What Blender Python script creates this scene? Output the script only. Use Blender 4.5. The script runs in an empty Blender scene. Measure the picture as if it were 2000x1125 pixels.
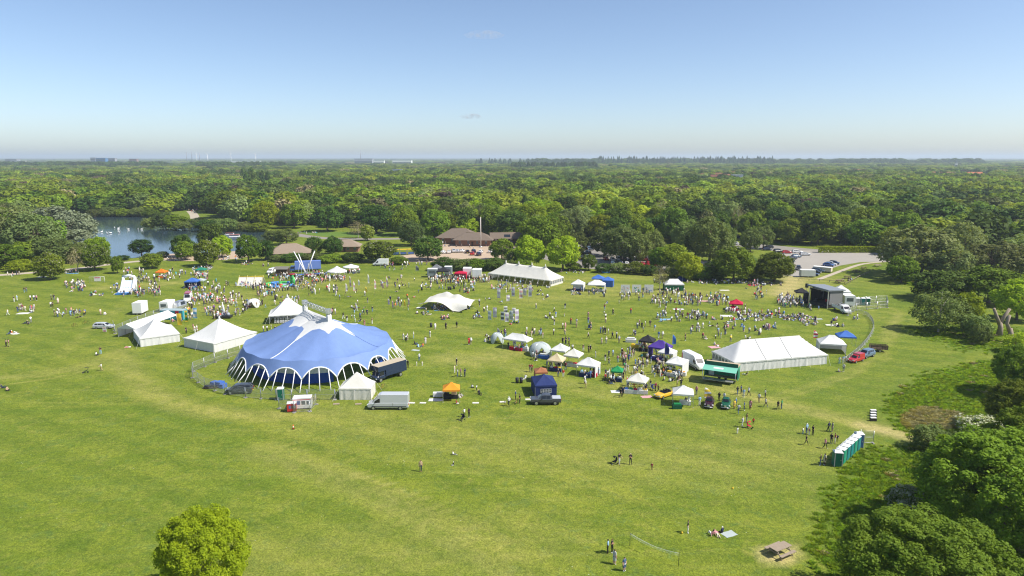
import bpy, bmesh, math, random
import numpy as np
from mathutils import Vector, Matrix
SC = bpy.context.scene
COL = SC.collection
R = math.radians
# ------------------------------------------------------------------ camera
CAM_H = 42.0
F = 1333.0
PITCH = math.atan(255.5 / F)
cam_d = bpy.data.cameras.new('camera'); cam_d.lens = 24.0; cam_d.sensor_width = 36.0
cam_d.clip_start = 0.5; cam_d.clip_end = 40000
cam = bpy.data.objects.new('camera', cam_d); COL.objects.link(cam)
cam.location = (0, 0, CAM_H); cam.rotation_euler = (math.pi / 2 - PITCH, 0, 0)
SC.camera = cam
# ------------------------------------------------------------------ world and sun
SUN_EL = R(50); SUN_DIR = Vector((1.0, -0.27, 0)).normalized()
w = bpy.data.worlds.new('World'); SC.world = w; w.use_nodes = True
nt = w.node_tree; bg = nt.nodes['Background']
sky = nt.nodes.new('ShaderNodeTexSky'); sky.sky_type = 'NISHITA'; sky.sun_disc = False
sky.sun_elevation = SUN_EL; sky.sun_rotation = math.atan2(SUN_DIR.x, SUN_DIR.y)
sky.air_density = 0.7; sky.dust_density = 0.85; sky.ozone_density = 1.5; sky.altitude = 0
nt.links.new(sky.outputs[0], bg.inputs[0]); bg.inputs[1].default_value = 0.126
sun_d = bpy.data.lights.new('sun', 'SUN'); sun_d.energy = 5.0; sun_d.angle = R(0.53); sun_d.color = (1.0, 0.95, 0.86)
sun = bpy.data.objects.new('sun', sun_d); COL.objects.link(sun)
tosun = Vector((SUN_DIR.x * math.cos(SUN_EL), SUN_DIR.y * math.cos(SUN_EL), math.sin(SUN_EL)))
sun.rotation_euler = tosun.to_track_quat('Z', 'Y').to_euler(); sun.location = (60, 20, 90)
SC.view_settings.view_transform = 'Standard'; SC.view_settings.look = 'None'
SC.view_settings.exposure = 0.45; SC.view_settings.gamma = 1.0
SC.cycles.max_bounces = 5; SC.cycles.diffuse_bounces = 2; SC.cycles.glossy_bounces = 2
SC.cycles.transmission_bounces = 3; SC.cycles.transparent_max_bounces = 6; SC.cycles.volume_bounces = 0
SC.cycles.use_denoising = True
SC.cycles.filter_width = 1.2
# ------------------------------------------------------------------ geometry of the place
CP, SP = math.cos(PITCH), math.sin(PITCH)
def G(px, py, z=0.0):
    """ground point (at height z) seen at a place of the 2000 x 1125 survey photograph"""
    a, b = (px - 1000) / F, (562.5 - py) / F
    d = (a, CP + b * SP, -SP + b * CP)
    t = (z - CAM_H) / d[2]
    return Vector((d[0] * t, d[1] * t, z))
def HT(px, py, pytop):
    """height of an upright thing standing at px,py whose top shows at pytop"""
    g = G(px, py); b = (562.5 - pytop) / F
    dz = (-SP + b * CP) / (CP + b * SP)
    return CAM_H + dz * g.y
def PPM(px, py):
    g = G(px, py); return F / (g.y * CP + CAM_H * SP)
rng = np.random.default_rng(7)
random.seed(7)
# ------------------------------------------------------------------ tagging
def tag(o, label=None, cat=None, group=None, kind=None):
    if label: o['label'] = label
    if cat: o['category'] = cat
    if group: o['group'] = group
    if kind: o['kind'] = kind
    return o
def thing(name, label, cat, loc=(0, 0, 0), rz=0.0, group=None):
    o = bpy.data.objects.new(name, None); COL.objects.link(o)
    o.empty_display_size = 0.3
    o.location = loc; o.rotation_euler = (0, 0, rz)
    return tag(o, label, cat, group)
def link(name, me, parent=None):
    o = bpy.data.objects.new(name, me); COL.objects.link(o)
    if parent: o.parent = parent
    return o
def copy_tree(o, parent=None):
    c = o.copy(); COL.objects.link(c)
    c.parent = parent
    for ch in o.children: copy_tree(ch, c)
    return c
def kids(o):
    for c in o.children:
        yield c
        yield from kids(c)
def recolor(o, old, new):
    """give one copy its own paint: object-linked slots where the shared mesh has `old`"""
    for c in [o] + list(kids(o)):
        if c.type != 'MESH': continue
        for s in c.material_slots:
            if s.material == old:
                s.link = 'OBJECT'; s.material = new
# ------------------------------------------------------------------ materials
MATS = {}
def nodes_of(m):
    m.use_nodes = True; return m.node_tree.nodes, m.node_tree.links
def mat(name, col, rough=0.7, var=0.06, scale=1.5, metal=0.0, spec=0.3, bump=0.0, alpha=None):
    if name in MATS: return MATS[name]
    m = bpy.data.materials.new(name); n, l = nodes_of(m); b = n['Principled BSDF']
    b.inputs['Roughness'].default_value = rough; b.inputs['Metallic'].default_value = metal
    b.inputs['Specular IOR Level'].default_value = spec
    tc = n.new('ShaderNodeTexCoord'); no = n.new('ShaderNodeTexNoise'); no.inputs['Scale'].default_value = scale
    no.inputs['Detail'].default_value = 4
    l.new(tc.outputs['Object'], no.inputs['Vector'])
    mr = n.new('ShaderNodeMapRange'); mr.inputs[3].default_value = 1 - var; mr.inputs[4].default_value = 1 + var
    l.new(no.outputs['Fac'], mr.inputs[0])
    mx = n.new('ShaderNodeVectorMath'); mx.operation = 'SCALE'; mx.inputs[0].default_value = col[:3]
    l.new(mr.outputs[0], mx.inputs['Scale']); l.new(mx.outputs[0], b.inputs['Base Color'])
    if bump:
        bp = n.new('ShaderNodeBump'); bp.inputs['Strength'].default_value = bump; bp.inputs['Distance'].default_value = 0.05
        l.new(no.outputs['Fac'], bp.inputs['Height']); l.new(bp.outputs[0], b.inputs['Normal'])
    if alpha is not None: b.inputs['Alpha'].default_value = alpha
    MATS[name] = m; return m
def fabric(name, col, trans=0.25, rough=0.75):
    """woven canvas / PVC: some light comes through"""
    if name in MATS: return MATS[name]
    m = bpy.data.materials.new(name); n, l = nodes_of(m); b = n['Principled BSDF']; out = n['Material Output']
    tc = n.new('ShaderNodeTexCoord'); no = n.new('ShaderNodeTexNoise'); no.inputs['Scale'].default_value = 0.9
    no.inputs['Detail'].default_value = 5; l.new(tc.outputs['Object'], no.inputs['Vector'])
    mr = n.new('ShaderNodeMapRange'); mr.inputs[3].default_value = 0.9; mr.inputs[4].default_value = 1.08
    l.new(no.outputs['Fac'], mr.inputs[0])
    mx = n.new('ShaderNodeVectorMath'); mx.operation = 'SCALE'; mx.inputs[0].default_value = col[:3]
    l.new(mr.outputs[0], mx.inputs['Scale']); l.new(mx.outputs[0], b.inputs['Base Color'])
    b.inputs['Roughness'].default_value = rough; b.inputs['Specular IOR Level'].default_value = 0.25
    tr = n.new('ShaderNodeBsdfTranslucent'); l.new(mx.outputs[0], tr.inputs['Color'])
    bp = n.new('ShaderNodeBump'); bp.inputs['Strength'].default_value = 0.35; bp.inputs['Distance'].default_value = 0.12
    l.new(no.outputs['Fac'], bp.inputs['Height']); l.new(bp.outputs[0], b.inputs['Normal'])
    ms = n.new('ShaderNodeMixShader'); ms.inputs[0].default_value = trans
    l.new(b.outputs[0], ms.inputs[1]); l.new(tr.outputs[0], ms.inputs[2]); l.new(ms.outputs[0], out.inputs['Surface'])
    MATS[name] = m; return m
def paint(name, col, rough=0.25):
    if name in MATS: return MATS[name]
    m = mat(name, col, rough, 0.03, 2.0, 0.0, 0.5)
    m.node_tree.nodes['Principled BSDF'].inputs['Coat Weight'].default_value = 0.5
    return m
def leaf_mat(name, col, col2, trans=0.3, hv=0.02, vv=(0.62, 1.45)):
    m = bpy.data.materials.new(name); n, l = nodes_of(m); b = n['Principled BSDF']; out = n['Material Output']
    oi = n.new('ShaderNodeObjectInfo'); tc = n.new('ShaderNodeTexCoord')
    no = n.new('ShaderNodeTexNoise'); no.inputs['Scale'].default_value = 7; no.inputs['Detail'].default_value = 3
    l.new(tc.outputs['Object'], no.inputs['Vector'])
    mix = n.new('ShaderNodeMix'); mix.data_type = 'RGBA'
    mix.inputs[6].default_value = (*col, 1); mix.inputs[7].default_value = (*col2, 1)
    mr = n.new('ShaderNodeMapRange'); mr.inputs[1].default_value = 0.35; mr.inputs[2].default_value = 0.65
    l.new(no.outputs['Fac'], mr.inputs[0]); l.new(mr.outputs[0], mix.inputs[0])
    nf = n.new('ShaderNodeTexNoise'); nf.inputs['Scale'].default_value = 55; nf.inputs['Detail'].default_value = 1; l.new(tc.outputs['Object'], nf.inputs['Vector'])
    fv = n.new('ShaderNodeMapRange'); fv.inputs[1].default_value = .3; fv.inputs[2].default_value = .7; fv.inputs[3].default_value = .75; fv.inputs[4].default_value = 1.22; l.new(nf.outputs['Fac'], fv.inputs[0])
    fm = n.new('ShaderNodeVectorMath'); fm.operation = 'SCALE'; l.new(mix.outputs[2], fm.inputs[0]); l.new(fv.outputs[0], fm.inputs['Scale'])
    hs = n.new('ShaderNodeHueSaturation')
    a = n.new('ShaderNodeMapRange'); a.inputs[3].default_value = 0.5 - hv; a.inputs[4].default_value = 0.5 + hv
    l.new(oi.outputs['Random'], a.inputs[0]); l.new(a.outputs[0], hs.inputs['Hue'])
    m2 = n.new('ShaderNodeMath'); m2.operation = 'MULTIPLY'; m2.inputs[1].default_value = 17.31
    fr = n.new('ShaderNodeMath'); fr.operation = 'FRACT'
    l.new(oi.outputs['Random'], m2.inputs[0]); l.new(m2.outputs[0], fr.inputs[0])
    v = n.new('ShaderNodeMapRange'); v.inputs[3].default_value = vv[0]; v.inputs[4].default_value = vv[1]
    l.new(fr.outputs[0], v.inputs[0]); l.new(v.outputs[0], hs.inputs['Value'])
    l.new(fm.outputs[0], hs.inputs['Color']); l.new(hs.outputs[0], b.inputs['Base Color'])
    b.inputs['Roughness'].default_value = 0.65; b.inputs['Specular IOR Level'].default_value = 0.10
    tr = n.new('ShaderNodeBsdfTranslucent')
    tm = n.new('ShaderNodeMix'); tm.data_type = 'RGBA'; tm.blend_type = 'MULTIPLY'; tm.inputs[0].default_value = 1
    tm.inputs[7].default_value = (1.5, 1.4, 0.5, 1); l.new(hs.outputs[0], tm.inputs[6]); l.new(tm.outputs[2], tr.inputs['Color'])
    ms = n.new('ShaderNodeMixShader'); ms.inputs[0].default_value = trans
    l.new(b.outputs[0], ms.inputs[1]); l.new(tr.outputs[0], ms.inputs[2]); l.new(ms.outputs[0], out.inputs['Surface'])
    MATS[name] = m; return m
# ------------------------------------------------------------------ mesh builder
class MB:
    def __init__(s): s.v = []; s.f = []; s.m = []; s.mats = []; s.sm = []
    def mi(s, m):
        if m not in s.mats: s.mats.append(m)
        return s.mats.index(m)
    def add(s, vs, fs, m, smooth=False):
        o = len(s.v); s.v += [tuple(v) for v in vs]; k = s.mi(m)
        for f in fs: s.f.append(tuple(i + o for i in f)); s.m.append(k); s.sm.append(smooth)
    def quad(s, a, b, c, d, m): s.add([a, b, c, d], [(0, 1, 2, 3)], m)
    def box(s, x0, x1, y0, y1, z0, z1, m, M=None):
        vs = [Vector((x, y, z)) for z in (z0, z1) for y in (y0, y1) for x in (x0, x1)]
        if M: vs = [M @ v for v in vs]
        s.add(vs, [(0, 2, 3, 1), (4, 5, 7, 6), (0, 1, 5, 4), (2, 6, 7, 3), (0, 4, 6, 2), (1, 3, 7, 5)], m)
    def tube(s, pts, rads, m, n=6, cap=True):
        pts = [Vector(p) for p in pts]
        if not hasattr(rads, '__len__'): rads = [rads] * len(pts)
        vs = []; fs = []
        for i, p in enumerate(pts):
            t = (pts[min(i + 1, len(pts) - 1)] - pts[max(i - 1, 0)])
            t = t.normalized() if t.length > 1e-9 else Vector((0, 0, 1))
            u = t.orthogonal().normalized() if i == 0 else (u0 - t * u0.dot(t)).normalized()
            u0 = u; w2 = t.cross(u)
            for k in range(n):
                a = 2 * math.pi * k / n; vs.append(p + (u * math.cos(a) + w2 * math.sin(a)) * rads[i])
        for i in range(len(pts) - 1):
            for k in range(n):
                fs.append((i * n + k, i * n + (k + 1) % n, (i + 1) * n + (k + 1) % n, (i + 1) * n + k))
        if cap: fs += [tuple(range(n - 1, -1, -1)), tuple(range((len(pts) - 1) * n, len(pts) * n))]
        s.add(vs, fs, m, True)
    def lathe(s, prof, m, n=12, c=(0, 0), smooth=True):
        vs = []; fs = []
        for (r, z) in prof:
            for k in range(n):
                a = 2 * math.pi * k / n; vs.append((c[0] + r * math.cos(a), c[1] + r * math.sin(a), z))
        for i in range(len(prof) - 1):
            for k in range(n): fs.append((i * n + k, i * n + (k + 1) % n, (i + 1) * n + (k + 1) % n, (i + 1) * n + k))
        fs += [tuple(range(n - 1, -1, -1)), tuple(range((len(prof) - 1) * n, len(prof) * n))]
        s.add(vs, fs, m, smooth)
    def mesh(s, name):
        me = bpy.data.meshes.new(name); me.from_pydata(s.v, [], s.f)
        for m in s.mats: me.materials.append(m)
        me.polygons.foreach_set('material_index', s.m); me.polygons.foreach_set('use_smooth', s.sm)
        me.update(); return me
    def build(s, name, parent=None): return link(name, s.mesh(name), parent)
def np_mesh(name, v, quads, mats, midx=None, smooth=False):
    me = bpy.data.meshes.new(name); nv, nf = len(v), len(quads); k = quads.shape[1]
    me.vertices.add(nv); me.vertices.foreach_set('co', np.asarray(v, np.float32).ravel())
    me.loops.add(nf * k); me.loops.foreach_set('vertex_index', np.asarray(quads, np.int32).ravel())
    me.polygons.add(nf); me.polygons.foreach_set('loop_start', np.arange(0, nf * k, k, dtype=np.int32))
    try: me.polygons.foreach_set('loop_total', np.full(nf, k, np.int32))
    except Exception: pass
    if midx is not None: me.polygons.foreach_set('material_index', midx.astype(np.int32))
    for m in mats: me.materials.append(m)
    me.update(calc_edges=True); me.validate()
    if smooth: me.polygons.foreach_set('use_smooth', np.ones(nf, bool))
    return me
def in_poly(x, y, poly):
    x = np.asarray(x); y = np.asarray(y); ins = np.zeros(x.shape, bool); n = len(poly)
    for i in range(n):
        x1, y1 = poly[i][0], poly[i][1]; x2, y2 = poly[(i + 1) % n][0], poly[(i + 1) % n][1]
        c = ((y1 > y) != (y2 > y)) & (x < (x2 - x1) * (y - y1) / (y2 - y1 + 1e-12) + x1); ins ^= c
    return ins
def dist_line(x, y, pts):
    d = np.full(x.shape, 1e9)
    for i in range(len(pts) - 1):
        ax, ay = pts[i][0], pts[i][1]; bx, by = pts[i + 1][0], pts[i + 1][1]
        t = np.clip(((x - ax) * (bx - ax) + (y - ay) * (by - ay)) / ((bx - ax) ** 2 + (by - ay) ** 2 + 1e-9), 0, 1)
        d = np.minimum(d, np.hypot(x - ax - t * (bx - ax), y - ay - t * (by - ay)))
    return d
def GP(pts): return [G(*p) for p in pts]
def smooth_line(pts, it=2):
    for _ in range(it):
        q = [pts[0]]
        for a, b in zip(pts[:-1], pts[1:]): q += [a * 0.75 + b * 0.25, a * 0.25 + b * 0.75]
        pts = q + [pts[-1]]
    return pts
# ================================================================== ground, water, paths
def ground_material():
    m = bpy.data.materials.new('meadow_grass'); n, l = nodes_of(m); b = n['Principled BSDF']
    geo = n.new('ShaderNodeNewGeometry')
    def noise(scale, detail=3, vec=None, dist=0.0, rough=0.55):
        x = n.new('ShaderNodeTexNoise'); x.inputs['Scale'].default_value = scale; x.inputs['Detail'].default_value = detail
        x.inputs['Distortion'].default_value = dist; x.inputs['Roughness'].default_value = rough
        l.new(vec or geo.outputs['Position'], x.inputs['Vector']); return x.outputs['Fac']
    def rmp(src, a, bb, lo=0.0, hi=1.0):
        x = n.new('ShaderNodeMapRange'); x.inputs[1].default_value = a; x.inputs[2].default_value = bb
        x.inputs[3].default_value = lo; x.inputs[4].default_value = hi; l.new(src, x.inputs[0]); return x.outputs[0]
    def mixc(fac, c1, c2, mode='MIX'):
        x = n.new('ShaderNodeMix'); x.data_type = 'RGBA'; x.blend_type = mode
        if isinstance(fac, float): x.inputs[0].default_value = fac
        else: l.new(fac, x.inputs[0])
        for c, i in ((c1, 6), (c2, 7)):
            if isinstance(c, tuple): x.inputs[i].default_value = (*c, 1)
            else: l.new(c, x.inputs[i])
        return x.outputs[2]
    def math_(op, a, bb):
        x = n.new('ShaderNodeMath'); x.operation = op
        for c, i in ((a, 0), (bb, 1)):
            if isinstance(c, (int, float)): x.inputs[i].default_value = c
            else: l.new(c, x.inputs[i])
        return x.outputs[0]
    def attr(name):
        x = n.new('ShaderNodeAttribute'); x.attribute_name = name; return x.outputs['Fac']
    # streaks run with the mower
    mp = n.new('ShaderNodeMapping'); mp.inputs['Rotation'].default_value = (0, 0, R(24)); mp.inputs['Scale'].default_value = (0.12, 1.0, 1)
    l.new(geo.outputs['Position'], mp.inputs['Vector'])
    c = mixc(rmp(noise(0.035, 4), 0.35, 0.65), (0.151, 0.195, 0.017), (0.191, 0.221, 0.026))
    c = mixc(rmp(noise(0.16, 5, None, 0.9), 0.42, 0.62, 0, 0.85), c, (0.113, 0.163, 0.014))
    c = mixc(rmp(noise(0.3, 5, None, 1.5), 0.54, 0.70, 0, 0.55), c, (0.237, 0.238, 0.049))
    c = mixc(rmp(noise(0.45, 3, mp.outputs[0]), 0.5, 0.72, 0, 0.55), c, (0.216, 0.243, 0.045))
    c = mixc(rmp(noise(0.7, 4, None, 1.0), 0.5, 0.68, 0, 0.6), c, (0.088, 0.138, 0.013))
    c = mixc(rmp(noise(0.5, 4, None, 1.4), 0.56, 0.70, 0, 0.6), c, (0.106, 0.170, 0.040))
    lush = attr('lush'); dry = attr('dry'); rough_ = attr('rough'); dirt = attr('dirt')
    c = mixc(math_('MULTIPLY', lush, 0.75), c, (0.095, 0.153, 0.014))
    nd = math_('MULTIPLY', dry, rmp(noise(0.5, 5, None, 0.5), 0.3, 0.62, 0.25, 1.0))
    c = mixc(nd, c, (0.302, 0.286, 0.075))
    c = mixc(math_('MULTIPLY', rough_, rmp(noise(0.9, 5, None, 1.2), 0.35, 0.65, 0.45, 1.0)), c, (0.101, 0.168, 0.015))
    ndd = math_('MULTIPLY', dirt, rmp(noise(0.8, 5), 0.3, 0.6, 0.5, 1.0))
    c = mixc(ndd, c, (0.423, 0.357, 0.154))
    # fine blades: light and dark
    fine = noise(5.5, 4, None, 0.4, 0.7); fine2 = noise(1.9, 3, None, 0.7)
    c = mixc(1.0, c, mixc(rmp(fine, 0.34, 0.68), (0.55, 0.58, 0.58), (1.42, 1.38, 1.38)), 'MULTIPLY')
    c = mixc(1.0, c, mixc(rmp(fine2, 0.34, 0.66), (0.80, 0.82, 0.82), (1.18, 1.16, 1.16)), 'MULTIPLY')
    # faint mower bands
    wv = n.new('ShaderNodeTexWave'); wv.inputs['Scale'].default_value = 0.05; wv.inputs['Distortion'].default_value = 1.6; wv.inputs['Detail'].default_value = 2; wv.inputs['Detail Scale'].default_value = 0.4
    mq = n.new('ShaderNodeMapping'); mq.inputs['Rotation'].default_value = (0, 0, R(-62)); l.new(geo.outputs['Position'], mq.inputs['Vector']); l.new(mq.outputs[0], wv.inputs['Vector'])
    c = mixc(1.0, c, mixc(rmp(wv.outputs['Fac'], 0.3, 0.7), (0.92, 0.94, 0.92), (1.07, 1.05, 1.06)), 'MULTIPLY')
    # a few daisies
    vo = n.new('ShaderNodeTexVoronoi'); vo.inputs['Scale'].default_value = 0.9; l.new(geo.outputs['Position'], vo.inputs['Vector'])
    ds = math_('MULTIPLY', rmp(vo.outputs['Distance'], 0.05, 0.075, 1, 0), rmp(noise(0.09, 2), 0.53, 0.6))
    c = mixc(math_('MULTIPLY', ds, 0.5), c, (0.6, 0.6, 0.5))
    l.new(c, b.inputs['Base Color']); b.inputs['Roughness'].default_value = 0.85; b.inputs['Specular IOR Level'].default_value = 0.12
    bp = n.new('ShaderNodeBump'); bp.inputs['Strength'].default_value = 0.55; bp.inputs['Distance'].default_value = 0.15
    hgt = math_('ADD', fine, math_('MULTIPLY', fine2, 1.3)); l.new(hgt, bp.inputs['Height']); l.new(bp.outputs[0], b.inputs['Normal'])
    MATS['meadow_grass'] = m; return m

def soft(d, wd, edge): return np.clip((wd + edge - d) / edge, 0, 1)
xs = np.concatenate([[-24000, -12000, -6000, -3000, -1500, -800, -500, -380, -320], np.arange(-280, 281, 1.6), [320, 380, 500, 800, 1500, 3000, 6000, 12000, 24000]])
ys = np.concatenate([[-600, -100, 0, 30], np.arange(44, 130, 1.0), np.arange(130, 345, 1.6), [350, 380, 450, 600, 1000, 2000, 4000, 8000, 16000, 26000]])
gx, gy = np.meshgrid(xs, ys); nx, ny = len(xs), len(ys)
PXL = lambda *p: smooth_line(GP(p))
dry = np.zeros(gx.shape); lush = np.zeros(gx.shape); rough_ = np.zeros(gx.shape); dirt = np.zeros(gx.shape)
for pts, wd, ed, k in [
    (PXL((1330, 730), (1480, 780), (1560, 798), (1700, 832), (1780, 852)), 0.6, 3.0, 0.75),
    (PXL((1735, 690), (1640, 735), (1480, 782), (1330, 800)), 0.2, 0.5, 0.4), (PXL((1738, 697), (1650, 742), (1500, 786)), 0.2, 0.5, 0.4),
    (PXL((1755, 640), (1745, 665), (1700, 705), (1600, 752)), 0.3, 0.7, 0.4),
    (PXL((1660, 600), (1735, 598), (1765, 612), (1745, 640), (1738, 670)), 0.3, 0.6, 0.5), (PXL((1690, 605), (1745, 610), (1752, 620), (1730, 640), (1726, 670)), 0.3, 0.6, 0.5),
    (PXL((880, 700), (930, 705), (960, 695), (1000, 690)), 1.5, 5.0, 0.6), (PXL((890, 640), (930, 650)), 0.5, 4.0, 0.45),
    (PXL((230, 690), (260, 740), (330, 790), (460, 812), (640, 810)), 1.0, 3.0, 0.5), (PXL((0, 740), (150, 720), (230, 690)), 1, 2.5, 0.35),
    (PXL((640, 815), (900, 860), (1150, 900), (1400, 900), (1560, 870)), 2, 10, 0.30),
    (PXL((500, 880), (700, 950), (880, 1040), (980, 1130)), 1.2, 2.5, 0.42), (PXL((560, 1110), (760, 1080), (1000, 1060)), 3, 8, 0.28),
    (PXL((1130, 560), (1300, 572), (1440, 575), (1560, 560), (1600, 545)), 3, 12, 0.55), (PXL((1100, 545), (1300, 540)), 2, 8, 0.4),
    (PXL((200, 562), (340, 553)), 2, 4, 0.6), (PXL((700, 560), (900, 540), (1000, 560)), 2, 10, 0.35), (PXL((1020, 585), (1200, 575)), 2, 9, 0.4),
    (PXL((225, 680), (250, 735), (320, 786), (450, 818), (620, 822)), .22, .35, .6), (PXL((236, 682), (262, 733), (330, 780), (455, 810), (620, 813)), .22, .35, .6), (PXL((0, 752), (130, 735), (225, 705)), .22, .35, .5), (PXL((0, 745), (130, 728), (220, 700)), .22, .35, .5), (PXL((520, 872), (720, 940), (900, 1030), (1010, 1130)), .25, .4, .5), (PXL((535, 866), (735, 933), (920, 1022), (1040, 1130)), .25, .4, .5), (PXL((1250, 790), (1420, 850), (1560, 930), (1600, 1000)), .25, .5, .35), (PXL((1300, 760), (1430, 770), (1560, 800)), 1.0, 4.0, .4), (PXL((960, 700), (1080, 745), (1200, 775)), .8, 3.5, .4), (PXL((1270, 680), (1240, 720), (1220, 760)), 1.0, 4, .45),
    (PXL((120, 690), (180, 640), (240, 600)), 0.4, 1.2, 0.3), (PXL((400, 600), (560, 560), (660, 545)), 3, 12, 0.35)]:
    dry = np.maximum(dry, soft(dist_line(gx, gy, pts), wd, ed) * min(1, k * 1.25))
for pts, wd, ed, k in [
    (PXL((0, 805), (120, 803), (230, 796), (300, 800), (400, 840), (500, 880), (640, 925), (860, 1035), (960, 1130)), 0.3, 1.6, 0.75),
    (PXL((0, 790), (150, 755), (280, 720)), 0.5, 2.0, 0.4), (PXL((1500, 530), (1640, 560), (1760, 590)), 4, 10, 0.4),
    (PXL((430, 545), (520, 530), (760, 525)), 4, 9, 0.5), (PXL((1730, 720), (1640, 790), (1560, 900)), 6, 20, 0.35)]:
    lush = np.maximum(lush, soft(dist_line(gx, gy, pts), wd, ed) * min(1, k * 1.3))
lush = np.maximum(lush, 0.32 * in_poly(gx, gy, GP([(0, 810), (230, 800), (400, 845), (640, 930), (960, 1140), (-200, 1160)])))
ROUGH = [GP([(1712, 800), (1722, 770), (1770, 735), (1850, 712), (2040, 690), (2100, 900), (1800, 870), (1745, 850)]),
         GP([(1690, 868), (1640, 890), (1590, 960), (1570, 1060), (1560, 1200), (2300, 1200), (2200, 860), (1800, 865)]),
         GP([(1695, 520), (1720, 528), (1800, 575), (1850, 590), (2100, 560), (2100, 500), (1800, 495)]),
         GP([(1745, 640), (1790, 660), (1880, 690), (2050, 700), (2050, 640), (1850, 630)])]
for p in ROUGH: rough_ = np.maximum(rough_, in_poly(gx, gy, p) * np.clip(dist_line(gx, gy, list(p) + [p[0]]) / 3.5, 0, 1) * .8)
rough_ = np.maximum(rough_, np.where(gy > 560, 1.0, 0.0))
for pts, wd, ed, k in [(PXL((1790, 858), (1745, 845), (1690, 832)), 0.8, 1.8, 0.8), (PXL((1556, 520), (1548, 550), (1530, 575)), 1.0, 5.5, 0.9),
                       (PXL((1497, 1088), (1525, 1096), (1548, 1075)), 0.5, 1.0, 0.95), (PXL((1500, 1068), (1492, 1085)), 0.35, 0.6, 0.9),
                       (PXL((1850, 655), (1960, 668), (2010, 675)), 0.8, 2.0, 0.7), (PXL((1560, 548), (1600, 548)), 0.2, 1.0, 0.4)]:
    dirt = np.maximum(dirt, soft(dist_line(gx, gy, pts), wd, ed) * k)
idx = np.arange(nx * ny).reshape(ny, nx)
quads = np.stack([idx[:-1, :-1], idx[:-1, 1:], idx[1:, 1:], idx[1:, :-1]], -1).reshape(-1, 4)
gm = np_mesh('ground', np.stack([gx.ravel(), gy.ravel(), np.zeros(nx * ny)], -1), quads, [ground_material()])
for nm, a in (('dry', dry), ('lush', lush), ('rough', rough_), ('dirt', dirt)):
    at = gm.attributes.new(nm, 'FLOAT', 'POINT'); at.data.foreach_set('value', a.ravel().astype(np.float32))
ground = tag(link('ground', gm), 'wide mown festival meadow with worn and lush patches', None, None, 'structure')

def sheet(name, poly, z, m, label=None):
    bm = bmesh.new(); vs = [bm.verts.new((p.x, p.y, z)) for p in poly]; f = bm.faces.new(vs)
    if f.normal.z < 0 or f.calc_center_median() is None: pass
    bm.normal_update()
    if f.normal.z < 0: f.normal_flip()
    bmesh.ops.triangulate(bm, faces=bm.faces[:]); me = bpy.data.meshes.new(name); bm.to_mesh(me); bm.free()
    me.materials.append(m); o = link(name, me); return tag(o, label, None, None, 'structure')
def ribbon(name, pts, wd, z, m, label=None):
    pts = smooth_line(pts); vs = []; fs = []
    for i, p in enumerate(pts):
        t = (pts[min(i + 1, len(pts) - 1)] - pts[max(i - 1, 0)]); t.z = 0; t.normalize(); q = Vector((-t.y, t.x, 0)) * wd / 2
        vs += [(p.x + q.x, p.y + q.y, z), (p.x - q.x, p.y - q.y, z)]
        if i: fs.append((2 * i - 2, 2 * i - 1, 2 * i + 1, 2 * i))
    me = bpy.data.meshes.new(name); me.from_pydata(vs, [], fs); me.materials.append(m)
    return tag(link(name, me), label, None, None, 'structure')
asphalt = mat('worn_asphalt', (0.235, 0.215, 0.19), 0.9, 0.14, 0.25, bump=0.2)
gravel = mat('pale_gravel', (0.40, 0.345, 0.27), 0.95, 0.12, 0.4, bump=0.3)
paving = mat('buff_paving', (0.42, 0.32, 0.23), 0.9, 0.1, 0.3)
def water_mat():
    m = mat('lake_water', (0.030, 0.055, 0.072), 0.09, 0.2, 0.02, 0, 1.0); n, l = nodes_of(m)
    b = n['Principled BSDF']; b.inputs['IOR'].default_value = 1.33
    tc = n.new('ShaderNodeTexCoord'); mp = n.new('ShaderNodeMapping'); mp.inputs['Scale'].default_value = (0.5, 1.6, 1)
    no = n.new('ShaderNodeTexNoise'); no.inputs['Scale'].default_value = 0.8; no.inputs['Detail'].default_value = 4
    l.new(tc.outputs['Object'], mp.inputs[0]); l.new(mp.outputs[0], no.inputs['Vector'])
    bp = n.new('ShaderNodeBump'); bp.inputs['Strength'].default_value = 0.25; bp.inputs['Distance'].default_value = 0.1
    l.new(no.outputs['Fac'], bp.inputs['Height']); l.new(bp.outputs[0], b.inputs['Normal']); return m
LAKE = GP([(20, 470), (60, 440), (130, 424), (200, 421), (300, 421), (330, 428), (420, 445), (520, 452), (545, 462), (520, 478), (470, 490), (400, 497), (340, 500), (260, 504), (215, 506), (150, 500), (60, 490)])
sheet('lake', LAKE, 0.03, water_mat(), 'calm dark blue lake beyond the trees')
ribbon('gravel_path', GP([(-80, 543), (60, 533), (150, 525), (215, 516), (270, 510), (330, 507)]), 4.2, 0.012, gravel, 'pale gravel path along the tree line')
ribbon('lakeside_path', GP([(372, 412), (380, 420), (381, 428), (372, 434)]), 6.0, 0.012, gravel)
sheet('lakeside_terrace', GP([(310, 503), (330, 496), (480, 490), (500, 497), (470, 505), (400, 510), (330, 510)]), 0.045, paving)
ribbon('tarmac_path', GP([(560, 455), (600, 462), (640, 466), (720, 467), (800, 466), (870, 462)]), 7, 0.012, asphalt)
sheet('forecourt', GP([(855, 476), (880, 472), (1010, 476), (1020, 490), (990, 505), (880, 512), (800, 512), (780, 500), (840, 492)]), 0.016, paving, 'buff paved forecourt in front of the brick pavilion')
sheet('car_park', GP([(1040, 500), (1090, 478), (1240, 470), (1330, 505), (1420, 515), (1480, 525), (1450, 535), (1290, 530), (1180, 528), (1110, 520)]), 0.018, asphalt)
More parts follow.
